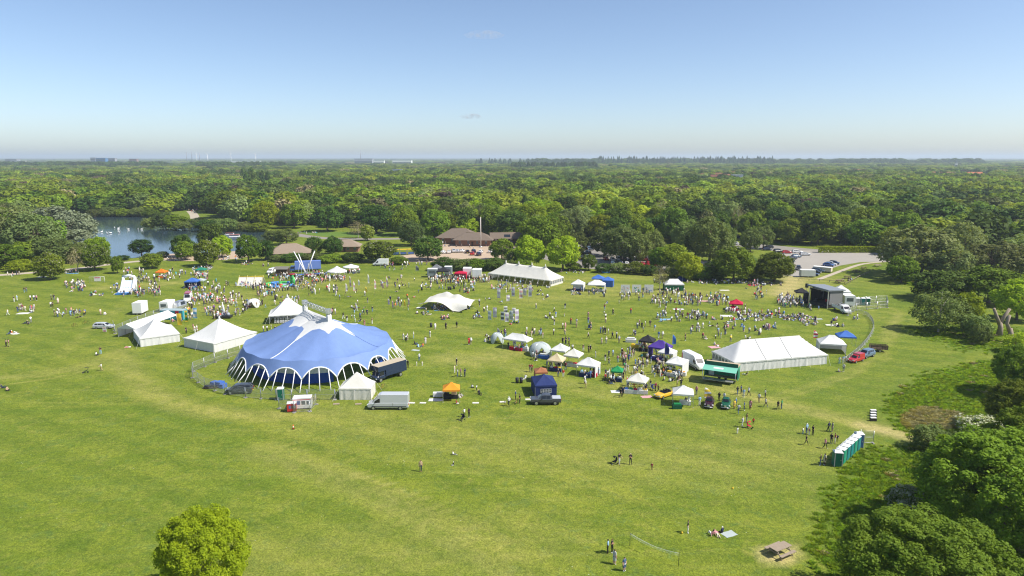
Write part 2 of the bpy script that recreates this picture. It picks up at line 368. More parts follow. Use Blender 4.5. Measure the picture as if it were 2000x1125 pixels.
sheet('access_road', GP([(1395, 474), (1500, 478), (1560, 484), (1620, 489), (1590, 497), (1500, 489), (1390, 481)]), 0.022, asphalt)
sheet('gravel_car_park', GP([(1515, 497), (1560, 489), (1640, 491), (1740, 493), (1790, 498), (1730, 511), (1680, 512), (1640, 519), (1600, 532), (1560, 541), (1530, 538)]), 0.026, mat('grey_gravel', (0.31, 0.285, 0.25), 0.95, 0.1, 0.15, bump=0.2), 'wide grey gravel car park below the woods')
ribbon('footpath', GP([(1598, 546), (1640, 530), (1670, 519), (1692, 514), (1740, 510)]), 1.8, 0.012, gravel)
sheet('pavilion_lawn', GP([(575, 450), (640, 452), (780, 455), (860, 458), (820, 463), (640, 462), (600, 458)]), 0.01, mat('lawn', (0.10, 0.17, 0.02), 0.9, 0.2, 0.2), 'sunlit lawn between the lake and the woods')
# ================================================================== trees
bark = mat('bark', (0.13, 0.10, 0.075), 0.95, 0.3, 3.0, bump=0.5)
pale_bark = mat('pale_bark', (0.38, 0.34, 0.28), 0.9, 0.3, 3.0)
LEAF = dict(
    green=leaf_mat('leaf_green', (0.112, 0.178, 0.014), (0.178, 0.250, 0.020)),
    dark=leaf_mat('leaf_dark', (0.046, 0.088, 0.012), (0.078, 0.126, 0.017), 0.2),
    lime=leaf_mat('leaf_lime', (0.215, 0.305, 0.016), (0.315, 0.400, 0.024), 0.42),
    olive=leaf_mat('leaf_olive', (0.112, 0.161, 0.039), (0.168, 0.210, 0.056)),
    willow=leaf_mat('leaf_willow', (0.175, 0.225, 0.070), (0.255, 0.305, 0.105)),
    silver=leaf_mat('leaf_silver', (0.205, 0.250, 0.140), (0.30, 0.345, 0.215), 0.2, 0.01),
    spring=leaf_mat('leaf_spring', (0.180, 0.245, 0.020), (0.250, 0.315, 0.030)),
    oak=leaf_mat('leaf_oak', (0.112, 0.182, 0.016), (0.170, 0.245, 0.024), 0.35, 0.0, (0.98, 1.05)),
    nearlime=leaf_mat('leaf_near_lime', (0.240, 0.320, 0.014), (0.345, 0.425, 0.020), 0.42, 0.0, (0.98, 1.05)),
    bare=leaf_mat('leaf_bare', (0.210, 0.189, 0.091), (0.280, 0.252, 0.119), 0.2, 0.01),
    conifer=leaf_mat('leaf_conifer', (0.025, 0.060, 0.022), (0.043, 0.085, 0.027), 0.1, 0.01),
    copper=leaf_mat('leaf_copper', (0.069, 0.050, 0.035), (0.106, 0.075, 0.044), 0.15, 0.01),
    blossom=leaf_mat('leaf_blossom', (0.40, 0.42, 0.27), (0.52, 0.53, 0.38), 0.2, 0.01))
def unit(v): return v / (np.linalg.norm(v, axis=-1, keepdims=True) + 1e-9)
def crown(name, seed, mats, nl=40, nq=1500, leaf=0.12, lobe=0.30, zc=0.53, rz=0.47, flat=0.0, tall=False, blossom=0.0, droop=0.0, ragged=0.25, jit=0.5):
    """leaf-clump crown: half width 1, tree height 1; leaves sit on lobes that stand out of the crown"""
    g = np.random.default_rng(seed)
    i = np.arange(nl) + 0.5; ph = np.arccos(1 - 1.84 * i / nl); th = np.pi * (1 + 5 ** .5) * i + g.random() * 6
    d = np.stack([np.cos(th) * np.sin(ph), np.sin(th) * np.sin(ph), np.cos(ph)], -1); d = unit(d + g.normal(0, .16, d.shape))
    rr = (1 - lobe * 0.85) * (1 - ragged * g.random(nl) ** 1.5)
    c = d * rr[:, None]
    lr = lobe * (0.5 + 1.0 * g.random(nl))
    if tall: c[:, :2] *= (1.05 - 0.75 * np.clip((c[:, 2:3] + 0.2), 0, 1))
    k = g.integers(0, nl, nq)
    # most leaves on the outer, upper side of a lobe, a few within the crown
    u = unit(g.normal(0, 1, (nq, 3)) + 0.75 * d[k] + np.array([0, 0, .35]))
    rad = lr[k] * (0.62 + 0.5 * g.random(nq)); inner = g.random(nq) < 0.12; rad[inner] *= g.random(inner.sum())
    p = c[k] + u * rad[:, None]
    if droop: p[:, 2] -= droop * (np.hypot(p[:, 0], p[:, 1]) ** 2) * g.random(nq)
    nrm = unit(u * 0.9 + np.array([0, 0, 0.35]) + g.normal(0, jit, (nq, 3)))
    a = unit(np.cross(nrm, g.normal(0, 1, (nq, 3)))); b = np.cross(nrm, a)
    s = leaf * (0.45 + 1.05 * g.random(nq) ** 1.4); e = (0.5 + 0.4 * g.random(nq)) * s
    A = a * s[:, None]; B = b * e[:, None]; sh = a * (s * g.normal(0, .25, nq))[:, None]
    q = np.stack([p - A * .9, p - B + sh, p + A, p + B - sh * .5], 1).reshape(-1, 3)
    q[:, 2] = zc + q[:, 2] * rz
    q[:, 2] = np.maximum(q[:, 2], 0.02)
    mi = np.zeros(nq)
    if blossom: mi = (g.random(nq) < blossom * np.clip(u[:, 2] + .45, 0, 1)).astype(int)
    return np_mesh(name, q, np.arange(nq * 4).reshape(-1, 4), mats, mi)
def conifer_crown(name, seed, m, nq=700, leaf=0.2):
    g = np.random.default_rng(seed); z = g.random(nq) ** 0.8; r = (1.02 - z) ** 0.8 * (0.55 + 0.5 * g.random(nq)); th = g.random(nq) * 6.283
    tier = 0.12 * np.sin(z * 60); p = np.stack([np.cos(th) * (r + tier * (1 - z)), np.sin(th) * (r + tier * (1 - z)), 0.06 + z * .94], -1)
    nrm = unit(np.stack([np.cos(th), np.sin(th), np.full(nq, .6)], -1) + g.normal(0, .3, (nq, 3)))
    a = unit(np.cross(nrm, g.normal(0, 1, (nq, 3)))); b = np.cross(nrm, a); s = leaf * (.5 + .6 * g.random(nq)); s = s * (1.15 - z)
    sc = np.array([1, 1, .35]); A = a * s[:, None] * sc; B = b * s[:, None] * .7 * sc
    q = np.stack([p - A, p - B, p + A, p + B], 1).reshape(-1, 3)
    return np_mesh(name, q, np.arange(nq * 4).reshape(-1, 4), [m])
def trunk(name, seed, m, r=0.075, spread=0.5, top=0.62, stems=1):
    g = random.Random(seed); mb = MB()
    for s in range(stems):
        a = g.random() * 6.28; off = 0.0 if stems == 1 else 0.16
        x, y = off * math.cos(a + s * 2.1), off * math.sin(a + s * 2.1)
        rr = r * (1 if stems == 1 else 0.6)
        mid = (x * 1.6 + g.uniform(-.04, .04), y * 1.6 + g.uniform(-.04, .04), top * .5)
        mb.tube([(x, y, -0.02), (x, y, .04), mid, (x * 2 + g.uniform(-.06, .06), y * 2 + g.uniform(-.06, .06), top + .2)], [rr * 1.5, rr, rr * .75, rr * .2], m, 7)
        for k in range(5):
            a2 = k * 1.256 + g.random(); h0 = top * (.35 + .1 * k)
            mb.tube([(mid[0] * .8, mid[1] * .8, h0), (mid[0] + math.cos(a2) * spread * .45, mid[1] + math.sin(a2) * spread * .45, h0 + .12), (mid[0] + math.cos(a2) * spread, mid[1] + math.sin(a2) * spread, h0 + .25)], [rr * .5, rr * .33, rr * .1], m, 5)
    return mb.mesh(name)
L = LEAF
def variants(sp, mats, n, **kw): return [crown('crown_' + sp, 100 + 13 * j + hash_(sp), mats, **kw) for j in range(n)]
def hash_(s): return sum(ord(c) * (i + 3) for i, c in enumerate(s)) % 997
MID = dict(nq=9000, leaf=0.054, nl=70, lobe=0.23)
CROWN = dict(
    green=variants('green', [L['green']], 3, **MID), dark=variants('dark', [L['dark']], 2, **MID),
    lime=variants('lime', [L['lime']], 2, **MID), olive=variants('olive', [L['olive']], 2, **{**MID, 'leaf': .046, 'nq': 10000}),
    chestnut=variants('chestnut', [L['green'], L['blossom']], 2, blossom=0.10, **MID),
    willow=variants('willow', [L['willow']], 3, nq=9000, leaf=0.045, nl=70, lobe=0.22, droop=0.25),
    silver=variants('silver', [L['silver']], 2, nq=6000, leaf=0.06, nl=50, lobe=0.26),
    bare=variants('bare', [L['bare']], 1, nq=1700, leaf=0.04, nl=60, lobe=0.3, ragged=.5),
    birch=variants('birch', [L['olive']], 1, nq=9000, leaf=0.038, nl=60, lobe=0.26, droop=.2, ragged=.45),
    blossom=variants('blossom', [L['green'], L['blossom']], 1, nq=5000, leaf=0.055, nl=50, lobe=.26, blossom=.75, zc=.5, rz=.5),
    shrub=variants('shrub', [L['green']], 2, nq=6500, leaf=0.055, nl=50, lobe=.28, zc=.48, rz=.5),
    darkshrub=variants('darkshrub', [L['dark']], 2, nq=6500, leaf=0.055, nl=50, lobe=.28, zc=.48, rz=.5),
    oliveshrub=variants('oliveshrub', [L['olive']], 2, nq=6500, leaf=0.052, nl=50, lobe=.28, zc=.48, rz=.5),
    limeshrub=variants('limeshrub', [L['lime']], 2, nq=6500, leaf=0.055, nl=50, lobe=.28, zc=.48, rz=.5),
    poplar=[crown('crown_poplar', 77, [L['dark']], nq=3000, leaf=.1, nl=40, lobe=.3, tall=True, zc=.52, rz=.48)],
    conifer=[conifer_crown('crown_conifer', 5, L['conifer'], 2500, .16)],
    nearlime=[crown('crown_near_lime', 31, [L['nearlime']], nq=80000, leaf=0.021, nl=280, lobe=0.125, jit=.45, zc=.55, rz=.45)],
    nearolive=[crown('crown_near_olive', 32, [L['oak']], nq=80000, leaf=0.0185, nl=300, lobe=0.125, jit=.45, zc=.55, rz=.45, ragged=.35)],
    neargreen=[crown('crown_near_green', 33 + j, [L['green']], nq=56000, leaf=0.022, nl=320, lobe=0.12, zc=.52, rz=.48, ragged=.35) for j in range(2)],
    neardark=[crown('crown_near_dark', 38, [L['green']], nq=70000, leaf=0.020, nl=360, lobe=0.12, zc=.52, rz=.48, ragged=.35)])
TRUNK = dict(a=trunk('trunk', 1, bark), b=trunk('trunk', 2, bark, stems=3), p=trunk('trunk', 3, pale_bark, r=.045, top=.75), s=trunk('trunk', 4, bark, r=.05, spread=.35, stems=3, top=.45))
TREE_N = {}
def tree(sp, x, y, rad, h, label, cat='tree', group=None, name=None, tk=None, var=None, rz=None, sy=1.0):
    k = TREE_N.get(sp, 0); TREE_N[sp] = k + 1
    vs = CROWN[sp]; me = vs[(k if var is None else var) % len(vs)]
    shrub = 'shrub' in sp or sp == 'blossom'
    t = thing(name or ('shrub' if shrub else sp.replace('near', '') + '_tree'), label, cat, (x, y, 0), random.random() * 6.28 if rz is None else rz, group)
    c = link('crown', me, t); c.scale = (rad, rad * sy, h)
    tm = TRUNK[tk or ('s' if shrub else 'p' if sp in ('birch', 'bare') else 'b' if sp in ('willow', 'neargreen') else 'a')]
    tr = link('trunk', tm, t); s = h * .55 if tk != 'thin' else h; tr.scale = (rad * .8, rad * .8, h) if not sp.startswith('near') else (rad * .5, rad * .5, h * .8)
    return t
def ptree(sp, px, py, wpx, pytop, label, **kw):
    g = G(px, py); return tree(sp, g.x, g.y, wpx / 2 / PPM(px, py), HT(px, py, pytop), label, **kw)
T = [
 # left edge and lake shore
 ('green', 14, 524, 74, 478, 'round bright green tree at the left edge of the field'),
 ('chestnut', 99, 546, 56, 494, 'low chestnut in blossom standing left of the gravel path'),
 ('chestnut', 186, 528, 60, 477, 'round chestnut in blossom beside the gravel path'),
 ('bare', 153, 532, 40, 484, 'thin sparse-leaved tree between the two chestnuts'),
 ('green', 230, 534, 24, 500, 'slim young tree right of the round chestnut'),
 ('green', 298, 524, 42, 494, 'small rounded green tree beside the lakeside terrace'),
 ('dark', 277, 498, 44, 467, 'dark rounded tree on the near lake shore'),
 ('dark', 358, 502, 44, 458, 'taller dark tree on the shore right of the water'),
 ('green', 361, 508, 40, 472, 'bright tree in front of the dark shore tree'),
 ('chestnut', 404, 520, 52, 470, 'chestnut in blossom shading a resting group'),
 ('dark', 415, 496, 50, 436, 'tall dark green tree behind the blossoming chestnut'),
 ('lime', 434, 503, 46, 460, 'yellow-green tree right of the blossoming chestnut'),
 ('green', 486, 512, 50, 458, 'broad green tree at the end of the terrace'),
 ('dark', 520, 508, 34, 470, 'narrow dark tree beside the boathouse roof'),
 ('willow', 20, 505, 130, 404, 'large pale willow at the far left of the lake'),
 ('willow', 66, 508, 110, 418, 'broad pale willow left of the silver poplars'),
 ('silver', 105, 470, 90, 402, 'silvery white poplar at the left lake corner'),
 ('silver', 148, 478, 86, 412, 'silvery poplar leaning over the lake'),
 ('silver', 150, 495, 74, 448, 'lower silvery poplar above the water'),
 ('olive', 100, 515, 90, 462, 'olive green tree under the silver poplars'),
 ('green', 60, 517, 70, 470, 'dark leafy tree below the pale willows'),
 ('lime', 190, 505, 50, 462, 'fresh green tree behind the round chestnut'),
 ('olive', 140, 512, 70, 470, 'dull green tree behind the sparse tree'),
 ('limeshrub', 45, 529, 60, 506, 'long low yellow-green shrub at the path edge'),
 ('green', 118, 420, 60, 372, 'dark green tree on the far lake shore'),
 # lake islands
 ('oliveshrub', 292, 447, 32, 424, 'small willow at the tip of the lake island'),
 ('oliveshrub', 322, 446, 50, 412, 'rounded pale willow on the lake island'),
 ('limeshrub', 345, 448, 48, 418, 'yellow-green bush on the lake island'),
 ('oliveshrub', 358, 450, 34, 432, 'low bush at the right end of the island'),
 ('bare', 442, 425, 50, 386, 'round leafless brown tree on the far lawn'),
 ('darkshrub', 405, 452, 50, 427, 'dark shrub on the bank behind the island'),
 ('oliveshrub', 440, 452, 50, 424, 'olive shrubby tree by the moored boat'),
 ('oliveshrub', 188, 424, 34, 408, 'willow scrub at the left of the far shore'),
 ('oliveshrub', 214, 423, 36, 402, 'broad willow scrub on the far shore'),
 ('shrub', 244, 423, 34, 407, 'green scrub on the middle of the far shore'),
 ('oliveshrub', 268, 423, 34, 404, 'rounded willow scrub on the far shore'),
 ('shrub', 296, 424, 32, 406, 'green scrub at the right of the far shore'),
 ('oliveshrub', 372, 446, 36, 426, 'low willow scrub beside the lakeside path'),
 ('darkshrub', 392, 440, 34, 424, 'dark scrub between path and moored boat'),
 ('oliveshrub', 470, 450, 44, 432, 'scrub on the bank right of the moored boat'),
 ('shrub', 505, 452, 46, 434, 'green scrub on the bank left of the boathouse'),
 ('oliveshrub', 535, 470, 44, 448, 'pale scrub left of the boathouse roof'),
 ('oliveshrub', 300, 505, 30, 494, 'reedy scrub at the near lake edge'),
 ('oliveshrub', 318, 503, 26, 490, 'taller reedy scrub at the near lake edge'),
 ('darkshrub', 240, 508, 28, 498, 'dark scrub where the path meets the lake'),
 # centre
 ('darkshrub', 614, 496, 38, 462, 'domed dark shrub right of the boathouse'),
 ('darkshrub', 650, 497, 42, 459, 'taller domed shrub beside the boathouse'),
 ('olive', 560, 478, 46, 446, 'olive tree behind the boathouse roof'),
 ('chestnut', 741, 511, 66, 470, 'big round chestnut bush behind the catering van'),
 ('dark', 836, 508, 60, 462, 'dense dark round tree left of the pavilion car park'),
 ('olive', 803, 480, 54, 430, 'grey-green tree left of the brick pavilion'),
 ('bare', 700, 465, 40, 432, 'feathery tree on the far lawn'),
 ('chestnut', 718, 470, 30, 440, 'blossoming tree at the lawn corner'),
 ('green', 980, 508, 50, 466, 'bright green tree in front of the pavilion'),
 ('oliveshrub', 1005, 522, 40, 488, 'pale bush behind the long marquee'),
 ('lime', 1036, 523, 66, 460, 'lime green tree behind the long marquee'),
 ('lime', 1099, 528, 70, 460, 'second lime green tree, right of the long marquee'),
 ('chestnut', 1150, 528, 30, 496, 'small round chestnut beside the car park hedge'),
 ('green', 1158, 452, 46, 410, 'bright spreading tree above the car park'),
 ('olive', 1213, 512, 80, 440, 'tall grey-green alder in the car park'),
 ('olive', 1244, 514, 56, 452, 'slender grey-green alder beside the tall one'),
 ('olive', 1180, 500, 60, 446, 'dull green tree at the left of the car park'),
 ('green', 1310, 530, 72, 478, 'dense green tree behind the green-walled gazebo'),
 ('green', 1290, 530, 50, 482, 'green tree at the hedge left of the dense one'),
 ('lime', 1344, 547, 56, 494, 'light green tree behind the green-walled gazebo'),
 ('bare', 1288, 566, 34, 519, 'thin yellowish sapling beside the green-walled gazebo'),
 ('olive', 1385, 512, 80, 424, 'tall grey-green tree in the middle of the car park'),
 ('olive', 1340, 490, 60, 430, 'grey alder behind the dense green tree'),
 ('olive', 1465, 492, 44, 446, 'slim grey tree beside the access road'),
 ('green', 1432, 549, 80, 481, 'broad round tree shading picnickers'),
 ('green', 1512, 550, 78, 495, 'broad tree at the car park entrance'),
 ('darkshrub', 1395, 540, 60, 510, 'dark hedge bush between the round trees'),
 ('dark', 1000, 470, 70, 410, 'dark tree behind the pavilion roofs'),
 ('bare', 939, 462, 22, 402, 'bare brown treetop behind the tall mast'),
 ('olive', 1128, 500, 44, 452, 'grey-green tree above the parked cars left'),
 ('green', 1075, 486, 60, 424, 'tall green tree behind the lime green pair'),
 ('olive', 1045, 478, 56, 420, 'olive tree right of the pavilion barn'),
 ('olive', 1275, 508, 46, 448, 'slim alder between the car park rows'),
 ('green', 1255, 486, 50, 430, 'green tree behind the car park alders'),
 ('dark', 1205, 482, 52, 424, 'dark tree behind the tall alder'),
 ('olive', 1412, 500, 50, 438, 'feathery alder right of the tall grey-green tree'),
 ('dark', 1358, 500, 46, 446, 'dark tree among the car park alders'),
 ('oliveshrub', 1455, 522, 50, 496, 'rough bush behind the broad round trees'),
 ('olive', 1490, 486, 40, 440, 'alder at the bend of the access road'),
 ('dark', 905, 462, 60, 404, 'dense dark tree just behind the pavilion'),
 ('green', 850, 470, 60, 410, 'leafy tree left behind the pavilion'),
 ('green', 960, 462, 60, 402, 'leafy tree right behind the pavilion'),
 ('lime', 520, 446, 56, 392, 'pale green spreading tree on the lake lawn'),
 ('green', 575, 446, 52, 396, 'round green tree on the lake lawn'),
 ('dark', 640, 452, 60, 402, 'dark spreading tree at the lawn edge'),
 ('dark', 735, 456, 70, 400, 'dark broad tree at the edge of the far lawn'),
 ('green', 790, 460, 60, 408, 'green broad tree at the end of the far lawn'),
 # right side
 ('willow', 1790, 540, 150, 438, 'huge pale willow right of the gravel car park'),
 ('willow', 1868, 522, 96, 432, 'tall pale willow behind the huge one'),
 ('willow', 1850, 550, 90, 478, 'lower yellowish willow among the big ones'),
 ('willow', 1945, 545, 120, 470, 'pale willow at the right edge of the meadow'),
 ('willow', 2000, 540, 120, 460, 'willow cut by the right picture edge'),
 ('darkshrub', 1835, 586, 110, 524, 'wide dark bush below the willows'),
 ('green', 1760, 552, 60, 500, 'dark green tree under the huge willow'),
 ('green', 1930, 592, 110, 520, 'dense green tree below the pale willows'),
 ('lime', 1985, 625, 90, 546, 'many-stemmed yellow-green tree at the right edge'),
 ('birch', 1832, 648, 104, 566, 'feathery birch with a pale trunk on the meadow'),
 ('lime', 1886, 645, 60, 572, 'fresh green tree right of the birch'),
 ('oliveshrub', 1905, 660, 60, 612, 'loose shrub beside the carved trunks'),
 ('oliveshrub', 1915, 672, 40, 632, 'small thicket near the carved trunks'),
 ('neargreen', 1998, 775, 120, 672, 'dark tree at the right edge above the mound'),
 ('neargreen', 1995, 850, 140, 745, 'leafy tree at the right edge beside the mound'),
 ('limeshrub', 1990, 690, 60, 650, 'bright shrub at the right edge behind the mound'),
 ('neardark', 1955, 1065, 330, 845, 'great dark oak filling the right edge'),
 ('neargreen', 1868, 985, 120, 870, 'leafy tree in front of the great dark oak'),
 ('neargreen', 2030, 980, 240, 800, 'tall green tree behind the great dark oak'),
 ('blossom', 1914, 862, 92, 812, 'white-flowering hawthorn on top of the thicket'),
 ('blossom', 1772, 1015, 80, 950, 'pale-flowered hawthorn at the foot of the dark oak'),
 ('oliveshrub', 1822, 880, 90, 832, 'scrubby thicket at the end of the dirt path'),
 ('oliveshrub', 1880, 905, 80, 840, 'tangled green thicket below the hawthorn'),
 ('nearolive', 1800, 1230, 330, 1015, 'olive-leaved oak in the bottom right corner'),
 ('nearlime', 405, 1180, 172, 998, 'bright lime green oak at the bottom left'),
]
for (sp, px, py, wp, pt, lab) in T:
    ptree(sp, px, py, wp, pt, lab, cat='shrub' if 'shrub' in sp or sp == 'blossom' else 'tree')
# hedges along the back of the field: a row of single bushes
HB = [(866, 528, 44, 502), (900, 527, 46, 504), (934, 527, 44, 504), (965, 527, 46, 502), (996, 528, 34, 506), (1022, 530, 30, 505),
      (575, 510, 50, 494), (610, 511, 44, 494), (648, 512, 46, 495), (690, 512, 42, 492), (545, 510, 34, 496), (780, 516, 34, 500),
      (1178, 532, 30, 514), (1205, 532, 34, 512), (1238, 534, 40, 510), (1268, 537, 30, 516), (1320, 543, 40, 520), (1372, 545, 46, 518),
      (1398, 546, 40, 520), (1470, 546, 46, 520), (1120, 528, 28, 512)]
for i, (px, py, wp, pt) in enumerate(HB):
    near = ['pavilion car park', 'boathouse', 'far car park'][0 if 850 < px < 1040 else 1 if px < 800 else 2]
    ptree(['darkshrub', 'oliveshrub', 'shrub'][i % 3], px, py, wp * 1.15, pt, f'{["dark","olive","mid-green"][i%3]} bush number {i} of hedge'.replace(f' number {i} of hedge', f' in the hedge by the {near}'), cat='bush', group='hedge bushes at the field edge', name='hedge_bush')
# clipped hedge of the gravel car park
def hedge(px0, px1, py, hh, label):
    a, b = G(px0, py), G(px1, py); n = int((b - a).length * 150); g = np.random.default_rng(3)
    t = g.random(n); y = g.random(n) * 2 - 1; z = g.random(n); f = g.integers(0, 3, n)
    y = np.where(f == 0, -1.0, y); z = np.where(f > 0, 1.0, z)
    p = np.stack([a.x + (b.x - a.x) * t, a.y + (b.y - a.y) * t + y * 1.3, hh * z], -1) + g.normal(0, .1, (n, 3))
    nr = unit(np.stack([np.zeros(n), np.where(f == 0, -1, 0), np.where(f > 0, 1, .2)], -1) + g.normal(0, .45, (n, 3)))
    A = unit(np.cross(nr, g.normal(0, 1, (n, 3)))); B = np.cross(nr, A); s = (.16 + .22 * g.random(n))[:, None]
    q = np.stack([p - A * s, p - B * s, p + A * s, p + B * s], 1).reshape(-1, 3); q[:, 2] = np.maximum(q[:, 2], .02)
    return tag(link('clipped_hedge', np_mesh('clipped_hedge', q, np.arange(n * 4).reshape(-1, 4), [L['lime']])), label, 'hedge')
hedge(1596, 1740, 493, HT(1650, 493, 482), 'long clipped hedge behind the gravel car park')
# ------------------------------------------------------------------ the woods
CLEAR = [GP([(-900, 560), (-300, 545), (0, 520), (215, 500), (520, 512), (800, 512), (1040, 505), (1100, 470), (1250, 468), (1320, 480), (1400, 470), (1600, 484), (1745, 489), (1800, 545), (1860, 600), (2100, 570), (2600, 900), (2300, 1500), (-900, 1500)]),
         GP([(-40, 480), (60, 436), (130, 422), (310, 421), (350, 412), (385, 409), (428, 418), (445, 434), (560, 441), (700, 447), (860, 455), (860, 470), (1030, 462), (1040, 500), (900, 530), (500, 520), (200, 510)])]
far_gaps = [GP([(1370, 348), (1445, 348), (1445, 337), (1370, 337)]), GP([(1870, 356), (1930, 356), (1930, 346), (1870, 346)]), GP([(500, 326), (1000, 326), (1000, 321), (500, 321)]), GP([(0, 324), (500, 325), (500, 320), (0, 320)]), GP([(1640, 343), (1720, 343), (1720, 337), (1640, 337)])]
def jgrid(y0, y1, step, seed, half=0.80):
    g = np.random.default_rng(seed); X = []; Y = []
    for y in np.arange(y0, y1, step):
        w2 = y * half + 40; x = np.arange(-w2, w2, step); X.append(x + g.normal(0, step * .27, len(x))); Y.append(np.full(len(x), y) + g.normal(0, step * .27, len(x)))
    return np.concatenate(X), np.concatenate(Y), g
def wood_points(y0, y1, step, seed):
    x, y, g = jgrid(y0, y1, step, seed); ok = np.ones(len(x), bool)
    for p in CLEAR + far_gaps: ok &= ~in_poly(x, y, p)
    return x[ok], y[ok], g
SPEC = ['green', 'green', 'lime', 'dark', 'olive', 'green', 'dark', 'willow', 'bare', 'copper', 'conifer', 'poplar', 'lime', 'green']
FARP = dict(nq=1700, leaf=0.118, nl=26, lobe=.36, jit=.36, zc=.5, rz=.5, ragged=.3)
proto_meshes = []
for j, s in enumerate(SPEC):
    if s == 'conifer': me = conifer_crown('wood_conifer', 60, L['conifer'], 600, .3)
    elif s == 'poplar': me = crown('wood_poplar', 61, [L['dark']], nq=900, leaf=.16, nl=22, lobe=.36, tall=True, zc=.5, rz=.5)
    else: me = crown('wood_' + s, 200 + j, [L['spring' if s == 'lime' else s]], **(FARP if s != 'willow' else {**FARP, 'nq': 2200, 'leaf': .09}))
    proto_meshes.append(me)
def species(x, y, g):
    n = len(x); r = g.random(n); out = np.zeros(n, int)
    # stands of the same kind: slow variation over the ground
    f = np.sin(x * .021 + 1.3) * np.sin(y * .017 + .4) + .6 * np.sin(x * .006 - y * .009) + g.normal(0, .55, n)
    out = np.where(f > .95, 2, np.where(f > .6, 12, np.where(f > 0.0, np.where(r < .5, 0, 13), np.where(f > -.45, np.where(r < .5, 1, 5), np.where(f > -.95, 3, 6)))))
    r2 = g.random(n); out = np.where(r2 < .07, 4, out); out = np.where((r2 > .07) & (r2 < .10), 7, out); out = np.where((r2 > .10) & (r2 < .125), 8, out)
    out = np.where((r2 > .125) & (r2 < .135), 9, out); out = np.where((r2 > .135) & (r2 < .138), 11, out)
    return out
pts = []; scl = []; spi = []
x, y, g = wood_points(296, 800, 11.0, 11); s = species(x, y, g)
rad = g.uniform(6.0, 12.0, len(x)); h = 9.5 + 9.0 * g.random(len(x)) * np.clip(rad / 10, .6, 1.1); 
small = (s == 8); rad[small] *= .8; pop = (s == 11); rad[pop] = 3.0; h[pop] = 17
ppx_ = 1000 + F * x / (y * CP + CAM_H * SP); vis = (ppx_ > -40) & (ppx_ < 2040) & ((ppx_ < 1790) | (y > 430) & (y < 520))
order = np.argsort(y + np.where(vis, 0, 1e5)); keep = order[:215]
WN = {0: 'green', 13: 'green', 1: 'green', 5: 'green', 2: 'lime', 12: 'lime', 3: 'dark', 6: 'dark', 4: 'olive', 7: 'willow', 8: 'bare', 9: 'dark', 11: 'poplar', 10: 'conifer'}
WL = dict(green='mid-green tree', lime='yellow-green tree', dark='dark green tree', olive='olive tree', willow='pale tree', bare='sparse brownish tree', poplar='narrow dark tree', conifer='dark conifer')
for i in keep:
    sp = WN[int(s[i])]; ppx = 1000 + F * x[i] / (y[i] * CP + CAM_H * SP)
    if ppx < -150 or ppx > 2150: continue
    where = 'behind the left lake shore' if ppx < 250 else 'behind the lake' if ppx < 480 else 'above the boathouse' if ppx < 700 else 'left of the pavilion' if ppx < 870 else 'behind the pavilion' if ppx < 1030 else 'above the far car park' if ppx < 1380 else 'above the access road' if ppx < 1560 else 'above the gravel car park' if ppx < 1760 else 'behind the pale willows'
    tree(sp, x[i], y[i], rad[i] * .82, h[i], f'{WL[sp]} at the wood edge {where}', group=f'{WL[sp]} kind at the wood edge {where}', var=int(i))
rest = order[215:]
pts.append(np.stack([x[rest], y[rest], np.zeros(len(rest))], -1)); scl.append(np.stack([rad[rest], rad[rest], h[rest]], -1)); spi.append(s[rest])
for (y0, y1, st, sd, rr, hh) in [(800, 1500, 14, 12, (7.5, 14), (9, 18)), (1500, 3200, 25, 13, (13, 24), (9, 18)), (3200, 7000, 48, 14, (22, 38), (9, 17)), (7000, 15000, 120, 15, (50, 95), (8, 18))]:
    x, y, g = wood_points(y0, y1, st, sd); s = species(x, y, g); r_ = g.uniform(*rr, len(x)); h_ = g.uniform(*hh, len(x))
    if y0 >= 1500:
        kp = g.random(len(x)) < (.93 if y0 < 3000 else .8); x, y, s, r_, h_ = x[kp], y[kp], s[kp], r_[kp], h_[kp]
    h_ = np.where(s == 11, h_ * 1.3, h_); r_ = np.where(s == 11, np.minimum(r_, 9), r_)
    pts.append(np.stack([x, y, np.zeros(len(x))], -1)); scl.append(np.stack([r_, r_, h_], -1)); spi.append(s)
# belts: tall conifers on the far ridge, poplar rows
g = np.random.default_rng(21)
def belt(pxa, pxb, Y, n, rr, hh, s, spread):
    px = g.uniform(pxa, pxb, n); yy = Y + g.uniform(-spread, spread, n); X = (px - 1000) / F * yy
    pts.append(np.stack([X, yy, np.zeros(n)], -1)); scl.append(np.stack([g.uniform(*rr, n)] * 2 + [g.uniform(*hh, n)], -1)); spi.append(np.full(n, s))
belt(1165, 1500, 3300, 150, (8, 13), (36, 50), 10, 90); belt(1040, 1900, 3400, 260, (25, 40), (26, 36), 3, 160); belt(930, 1170, 3500, 70, (9, 13), (30, 40), 10, 90)
belt(1000, 1165, 2100, 110, (6, 9), (24, 30), 11, 40); belt(0, 330, 2400, 200, (16, 26), (22, 30), 6, 120); belt(380, 560, 2300, 120, (14, 24), (22, 30), 6, 120)
belt(480, 530, 900, 14, (4, 5), (20, 26), 11, 30); belt(480, 500, 1100, 6, (4, 5), (24, 28), 11, 30); belt(590, 640, 1050, 8, (4, 5), (20, 25), 11, 40)
pts = np.concatenate(pts); scl = np.concatenate(scl); spi = np.concatenate(spi)
pcol = bpy.data.collections.new('wood_tree_kinds')
for j, me in enumerate(proto_meshes):
    o = bpy.data.objects.new('wood_kind_%02d' % j, me); pcol.objects.link(o)
wm = bpy.data.meshes.new('woodland'); wm.vertices.add(len(pts)); wm.vertices.foreach_set('co', pts.astype(np.float32).ravel())
a = wm.attributes.new('tree_scale', 'FLOAT_VECTOR', 'POINT'); a.data.foreach_set('vector', scl.astype(np.float32).ravel())
